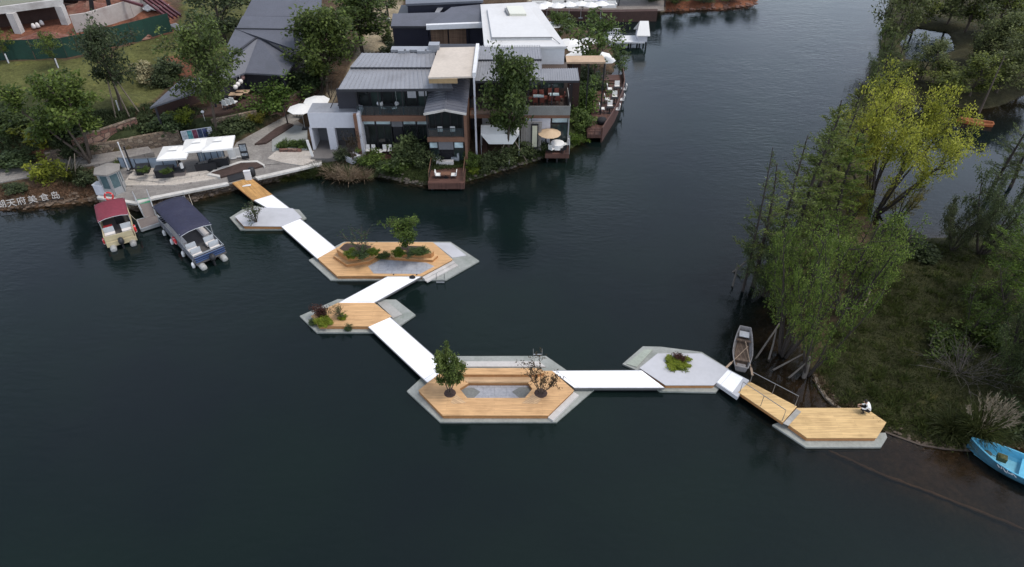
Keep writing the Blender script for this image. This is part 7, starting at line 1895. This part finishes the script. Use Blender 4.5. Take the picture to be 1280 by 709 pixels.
# ---- right bank and lagoon
RB='trees around the lagoon and right bank'
for k,l,x,y,t_,w,tn in (
 ('cyp_b','pale thin conifer on the lagoon bank at the right photo edge',1238,240,142,44,(.8,.9,.9)),
 ('cyp_b','second pale conifer just behind the lagoon bank shrub',1262,236,150,40,(.8,.9,.9)),
 ('soft_c','dark shaggy willow leaning over the lagoon corner',1226,318,226,84,(1,1,.9)),
 ('soft_c','low grey green weeping bush at the lagoon corner',1190,312,256,58,(.9,.85,.8)),
 ('cyp_c','tall light green tree at the right photo edge above the grass',1256,372,212,72,(.9,1,.7)),
 ('cyp_c','second light green tree cut by the right photo edge',1280,388,240,80,(1,1.05,.7)),
 ('soft_a','bright green bushy tree low at the right photo edge',1268,432,345,90,(.85,.95,.7)),
 ('soft_b','mid green tree behind the grey bare bush',1212,418,352,70,(.65,.75,.6)),
 ('soft_c','dark tree right of the pampas clump at the photo edge',1290,505,420,90,(.8,.85,.8)),
 ('soft_c','dark green tree right of the grey bare bush',1262,470,396,70,(.9,.95,.8)),
 ('cyp_a','slim sparse conifer standing by the far water at the strip top',1092,122,42,26,(.8,.9,.9)),
 ('cyp_b','second sparse conifer beside the far water at the strip top',1108,118,38,26,(.8,.9,.9)),
 ('cyp_b','sparse shore conifer lowest of the row along the open lake',1078,152,78,30,(.9,1,.85)),
 ('soft_c','low olive tree on the open lake shore above the yellow tree',1092,112,70,36,(1.2,1.2,1)),
 ('soft_b','loose green tree on the open lake shore below the top corner',1104,72,26,36,(.9,.95,.8)),
 ('cyp_d','bare dark conifer leaning out over the open lake at the top',1108,30,-20,22,(1,1,1)),
): tree(k,l,x,y,t_,w,None,RB,tn)
FW='woodland trees at the top right'
wl=[('dark olive woodland tree at the top corner beside the open lake',1112,62,-30,52,'far_a'),('mid green woodland tree above the pond gap left',1140,40,-45,56,'far_b'),('olive woodland tree left of the pond gap',1120,104,76,36,'far_b'),
 ('dark woodland tree above the pond gap right',1184,30,-45,54,'far_a'),('dark woodland tree at the top edge centre of the wood',1206,40,-45,62,'far_a'),('bright tipped woodland tree near the right end',1240,45,-40,58,'far_b'),('dark woodland tree at the top right corner',1275,40,-50,66,'far_a'),
 ('dense dark woodland tree right of the pond gap',1222,84,34,48,'far_a'),('olive woodland tree over the lagoon head left',1182,118,82,56,'far_b'),('olive woodland tree over the lagoon head middle',1212,120,66,56,'far_b'),('brown green woodland tree over the lagoon head right',1245,116,56,58,'far_a'),('dark woodland tree at the right edge over the lagoon',1280,108,44,62,'far_a'),
 ('dark woodland tree in the wood centre',1228,82,12,56,'far_a'),('green woodland tree in the wood centre right',1262,76,10,56,'far_b'),('dark low woodland tree behind the yellow tree crown',1150,100,48,44,'far_a')]
for l,x,y,t_,w,k in wl: tree(k,l,x,y,t_,w,None,FW,(1.3,1.15,.9) if k=='far_b' else (1.5,1.35,1.1))
for (x,y,xt,yt,l) in ((1166,104,1174,52,'pale straight stake fan leftmost stem by the pond gap'),(1174,106,1172,54,'pale straight stake fan middle stem by the pond gap'),(1182,106,1178,56,'pale straight stake fan rightmost stem by the pond gap'),(1220,150,1256,70,'long dark leaning trunk over the lagoon by the orange canoe')):
    p=GT(x,y); q=V(xt,yt,p.y+1); mb=MB(); mb.tube([p,q],[.13,.05],6); single('leaning_pole',mb,M['bark_pale'] if x<1200 else M['bark'],l,'trunk')
bush('bare_b','grey bare twiggy bush on the island grass',1200,466,50,84,None,None,(1,1,1))

p=GT(1222,545); plant('pampas','pampas_grass','tall feathery pampas clump with pinkish plumes near the blue boat','grass clump',p,2.4,2.9,None,None,(1.0,.98,.85),('plumes','blades'))
p=GT(1190,540); plant('tuft','grass_clump','low dark grass clump left of the pampas clump','grass clump',p,1.6,2.8,None,None,(.75,.75,.7),('plumes','blades'))
for x,y,h,w,l,k in ((1180,430,22,50,'olive shrub at the edge of the island grass near the bare bush','shrub_l'),(1150,318,14,44,'low dark shrub at the lagoon edge of the island grass','shrub_b'),(1240,430,34,60,'green shrub right of the grey bare bush','shrub_l'),(1262,530,30,54,'dark shrub behind the bow of the blue boat','shrub_b'),(1132,300,14,30,'small olive shrub under the yellow tree by the lagoon','shrub_l')):
    bush(k,l,x,y,h,w,None,'island shrubs',(.55,.6,.5))
# ---- plants on the floating platforms
plant('bare_leafy','shrub','small bare branched tree on the slate grey platform','small tree',G(321,277.5,ZD),2.0,2.0,None,None,(.9,.9,.9),('stem','foliage'))
def pot(kind,l,x,y,z,h,w,tn=(1,1,1),cat='shrub'): plant(kind,'shrub',l,cat,G(x,y,z),h,w,None,'plants on the floating platforms',tn,('stem','foliage'))
zc1,zc3=PL1[0],PL2[0]
plant('nearly_bare','small_tree','thin leafless tree in the left planter of the twin planter platform','small tree',G(453.5,317,zc1),V(453,281,G(453.5,317,zc1).y).z-zc1,2.5,None,None,(.5,.7,.6))
plant('small_tree','small_tree','leafy green umbrella crowned tree in the right planter of the twin planter platform','small tree',G(510.5,318.5,zc3),V(510,273,G(510.5,318.5,zc3).y).z-zc3,2.2,None,None,(.8,.85,.7))
for k,l,x,y,w,h,tn in (('moss','mossy mound at the left end of the left planter',441,318,1.0,.35,(.7,.8,.8)),('shrub_b','dark ground shrub in the middle of the left planter',453,320,1.2,.5,(1,1.1,1)),('moss','mossy mound at the right end of the left planter',466,317,.9,.35,(.6,.7,.7))): pot(k,l,x,y,zc1,h,w,tn)
for k,l,x,y,w,h,tn in (('moss','mossy mound at the left end of the right planter',499,317,.9,.4,(.7,.8,.8)),('shrub_b','dark ground shrub beside the trunk in the right planter',515,317,1.0,.5,(1,1.1,1)),('shrub_a','dark green shrub at the right end of the right planter',526,317.5,1.1,.5,(.7,.8,.8))): pot(k,l,x,y,zc3,h,w,tn)
pot('shrub_a','low dark planting in the trough between the two planters',479,320.5,ZD+.14,.25,1.0,(.6,.7,.6))
pot('shrub_r','dark red leafed shrub on the shrub platform corner',401.5,394,ZD,.85,1.0)
pot('moss','bright mossy mound in front of the dark red shrub',406,402,ZD,.30,1.05)
pot('bare_leafy','bare twiggy shrub beside the mossy mounds of the shrub platform',424,396,ZD,1.2,1.2,(1.2,1,1))
pot('moss','small mossy patch under the bare twiggy shrub',427,397.5,ZD,.2,.6,(1,1,.9))
pot('shrub_b','dark green shrub on the rim at the left of the shrub platform',392,405,ZR,.5,.7,(1,1.1,1))
pot('shrub_b','small dark round shrub at the front edge of the shrub platform',436,412,ZR,.5,.6,(1,1.1,1))
plant('small_tree_b','small_tree','bushy green tree in the left well of the bench platform','small tree',G(562.5,491.5,ZD),V(562,442,G(562.5,491.5,ZD).y).z-ZD,1.75,None,None,(.95,.92,1.0))
plant('sparse_tree','small_tree','reddish sparse leafed tree in the right well of the bench platform','small tree',G(676,491.5,ZD),V(676,445,G(676,491.5,ZD).y).z-ZD,2.2,None,None,(.8,1.3,.9))
pot('moss','bright oval mossy mound on the grey moss platform',845,453,ZD,.24,1.4,(1,1,.9))
pot('shrub_r','dark reddish low shrub on top of the mossy mound',849,449.5,ZD,.45,.75,(.9,.9,.9))
# ---- ground cover
def stones(name, px_line, n, s0, s1, spread, seed, mat):
    rs=random.Random(seed); P=[G(a,b,0) for a,b in px_line]; mb=MB()
    for i in range(n):
        k=rs.randrange(len(P)-1); q=lerp(P[k],P[k+1],rs.random()); x=q.x+rs.gauss(0,spread); y=q.y+rs.gauss(0,spread); z=gz(x,y)
        if z<-.35: continue
        s=s0+(s1-s0)*rs.random()**2.5; a0=rs.random()*6.28; n_=6; vs=[]
        for zz,rr in ((-.3,.8),(.15,1.0),(.5,.55)):
            for j in range(n_): a=a0+j*1.047; r_=s*rr*rs.uniform(.75,1.2); vs.append((x+r_*math.cos(a)*1.2,y+r_*math.sin(a),z+s*zz))
        fs=[(l*n_+j,l*n_+(j+1)%n_,(l+1)*n_+(j+1)%n_,(l+1)*n_+j) for l in range(2) for j in range(n_)]+[tuple(2*n_+j for j in range(n_))]
        mb.add(vs,fs)
    o=struct(name,mb,mat); o['kind']='stuff'; return o
stone_m=plain('shore_stone',(.075,.064,.052),.85,.4,3,12)
stones('left_bank_gravel',[(0,262),(60,257),(118,251),(150,257)],420,.06,.28,.45,3,plain('bank_stone',(.12,.085,.06),.9,.4,3,12))
stones('promenade_foot_rubble',[(172,262),(205,257),(250,247),(290,237),(325,230),(385,214)],360,.08,.30,.25,4,plain('dark_foot_stone',(.085,.065,.05),.9,.4,3,12))
stones('lake_edge_gravel',[(475,221),(500,227),(530,232),(585,227),(620,216),(650,207),(690,195)],330,.06,.26,.22,5,stone_m)
stones('island_edge_gravel',[(1020,475),(1035,502),(1050,514),(1090,532),(1125,546),(1150,555),(1180,561),(1215,563),(1280,561)],420,.03,.13,.30,6,plain('mud_stone',(.10,.075,.055),.9,.4,3,12))
stones('far_bank_gravel',[(812,16),(860,13.5),(900,11.5),(930,9),(944,5)],160,.10,.4,.4,7,plain('red_bank_stone',(.15,.08,.06),.9,.4,3,12))
def blades(name, px, n, h, leaf, seed, tmean=.4, zoff=0):
    rs=np.random.RandomState(seed); P0=np.array(px,float); x0,y0=P0.min(0); x1,y1=P0.max(0); pts=[]
    q=rs.random((n*3,2))*[x1-x0,y1-y0]+[x0,y0]; q=q[inpoly(q[:,0],q[:,1],P0)][:n]
    X=[];Y=[]
    Z=np.full(len(q),1.0); u=(q[:,0]-640)/CF; v=(354.5-q[:,1])/CF; dy=_c+v*_s; dz=-_s+v*_c
    for _ in range(9): tt=(Z-CH)/dz; X=u*tt; Y=dy*tt; Z=.5*Z+.5*np.maximum(height(X,Y),-.2)
    Z=height(X,Y); ok=Z>.04; X,Y,Z=X[ok],Y[ok],Z[ok]; n=len(X); L_=Leaves()
    D=rs.normal(size=(n,3))*.45; D[:,2]=1; t=np.sin(X*.8)*np.sin(Y*.7)*.18+rs.normal(size=n)*.2+tmean
    L_.add(np.stack([X,Y,Z-.02],1),D,rs.normal(size=(n,3)),h*(.5+rs.random(n)),h*.32*(.5+rs.random(n)),t)
    o=bpy.data.objects.new(name,L_.mesh(name,M[leaf])); COL.objects.link(o); o['kind']='stuff'; return o
o=blades('island_grass',[(1018,465),(1030,503),(1062,520),(1130,548),(1185,560),(1290,560),(1300,420),(1290,300),(1215,300),(1130,304),(1080,340),(1040,420)],42000,.12,'blade',5,.4); o.color=(.75,.78,.62,1)
o=blades('garden_grass',[(455,205),(475,219),(530,230),(590,226),(650,206),(690,194),(690,188),(600,200),(520,205)],6000,.22,'blade',6,.5); o.color=(.8,.9,.8,1)
o=blades('bank_undergrowth',[(0,258),(60,254),(115,247),(128,236),(100,228),(0,238)],2500,.22,'straw',7,.35); o.color=(.55,.45,.4,1)
o=blades('slope_undergrowth',[(0,200),(60,190),(150,165),(240,150),(262,140),(200,128),(150,140),(60,140),(0,130)],9000,.40,'leaf_dark',8,.45)

def clumps(name, px, n, h, leaf, seed, tm=.4):
    rs=np.random.RandomState(seed); P0=np.array(px,float); x0,y0=P0.min(0); x1,y1=P0.max(0); q=rs.random((n*3,2))*[x1-x0,y1-y0]+[x0,y0]; q=q[inpoly(q[:,0],q[:,1],P0)][:n]; L_=Leaves()
    for a,b in q:
        p=G(a,b,.45); z=gz(p.x,p.y)
        if z<.03: continue
        m=int(18+26*rs.random()); s=.5+.9*rs.random(); o=rs.normal(size=(m,3))*.14*s; o[:,2]=0; D=rs.normal(size=(m,3))*.5; D[:,2]=1.0; D[:,:2]+=o[:,:2]*2
        L_.add(np.array([[p.x,p.y,z-.02]])+o,D,rs.normal(size=(m,3)),h*s*(.5+.6*rs.random(m)),.05*s*(.6+.6*rs.random(m)),tm+rs.normal()*.22+rs.normal(size=m)*.12)
    o=bpy.data.objects.new(name,L_.mesh(name,M[leaf])); COL.objects.link(o); o['kind']='stuff'; return o
o=clumps('island_weeds',[(1022,470),(1035,500),(1062,516),(1130,545),(1185,556),(1210,556),(1190,480),(1230,400),(1290,330),(1215,302),(1130,306),(1080,345),(1040,420)],520,.42,'blade',15,.5); o.color=(1.0,1.05,.8,1)
o=clumps('shore_weeds',[(1018,468),(1024,480),(1040,505),(1060,520),(1085,524),(1060,505),(1035,480),(1026,462)],70,.40,'straw',16,.35); o.color=(.6,.55,.45,1)
# ================================================================ CAMERA, SKY, SUN
cam = bpy.data.cameras.new('camera'); co = bpy.data.objects.new('camera', cam); COL.objects.link(co)
cam.sensor_width = 36; cam.lens = 36*CF/1280; cam.clip_end = 4000; cam.clip_start = .5
co.location = (0,0,CH); co.rotation_euler = (math.pi/2-CP,0,0)
sc.camera = co
EL, AZ = R(66), R(96)                       # sun high to the right, through cloud
w = bpy.data.worlds.new('World'); sc.world = w; w.use_nodes = True
nt = w.node_tree; bg = nt.nodes['Background']
sky = nt.nodes.new('ShaderNodeTexSky'); sky.sky_type = 'NISHITA'; sky.sun_disc = False
sky.sun_elevation = EL; sky.sun_rotation = AZ; sky.dust_density = 3.0; sky.air_density = 1.2; sky.altitude = 400
hs = nt.nodes.new('ShaderNodeHueSaturation'); hs.inputs['Saturation'].default_value = .52
nt.links.new(sky.outputs[0], hs.inputs['Color'])
tc = nt.nodes.new('ShaderNodeTexCoord'); sx = nt.nodes.new('ShaderNodeSeparateXYZ'); nt.links.new(tc.outputs['Generated'], sx.inputs[0])
# a thin overcast: paler and brighter towards the horizon, uneven overhead
rp_ = nt.nodes.new('ShaderNodeValToRGB'); nt.links.new(sx.outputs[2], rp_.inputs[0]); e_ = rp_.color_ramp.elements
e_[0].position = .22; e_[0].color = (2.45,2.5,2.6,1); e_[1].position = .92; e_[1].color = (.85,.85,.85,1)
n1 = e_.new(.42); n1.color = (2.3,2.35,2.45,1); n2 = e_.new(.62); n2.color = (1.55,1.58,1.62,1)
cn = nt.nodes.new('ShaderNodeTexNoise'); cn.inputs['Scale'].default_value = 3.2; cn.inputs['Detail'].default_value = 5; nt.links.new(tc.outputs['Generated'], cn.inputs['Vector'])
cr = nt.nodes.new('ShaderNodeValToRGB'); nt.links.new(cn.outputs[0], cr.inputs[0]); cr.color_ramp.elements[0].position = .35; cr.color_ramp.elements[1].position = .68
cr.color_ramp.elements[0].color = (.82,.84,.87,1); cr.color_ramp.elements[1].color = (1.25,1.22,1.18,1)
def mul(a, b):
    m = nt.nodes.new('ShaderNodeMix'); m.data_type = 'RGBA'; m.blend_type = 'MULTIPLY'; m.inputs[0].default_value = 1
    nt.links.new(a, m.inputs[6]); nt.links.new(b, m.inputs[7]); return m.outputs[2]
nt.links.new(mul(mul(hs.outputs[0], rp_.outputs[0]), cr.outputs[0]), bg.inputs[0]); bg.inputs[1].default_value = .10
sl = bpy.data.lights.new('sun','SUN'); so = bpy.data.objects.new('sun', sl); COL.objects.link(so)
sl.energy = 1.5; sl.angle = R(20); sl.color = (1,.955,.90)
d = Vector((math.sin(AZ)*math.cos(EL), math.cos(AZ)*math.cos(EL), math.sin(EL)))
so.rotation_euler = d.to_track_quat('Z','Y').to_euler(); so.location = (30,-20,80)
vs = sc.view_settings
vs.view_transform = 'Standard'; vs.look = 'None'; vs.gamma = 1.0; vs.use_curve_mapping = False
vs.exposure = 0.58
sc.cycles.max_bounces = 6; sc.cycles.transparent_max_bounces = 12; sc.cycles.diffuse_bounces = 3; sc.cycles.glossy_bounces = 3
sc.cycles.use_denoising = True
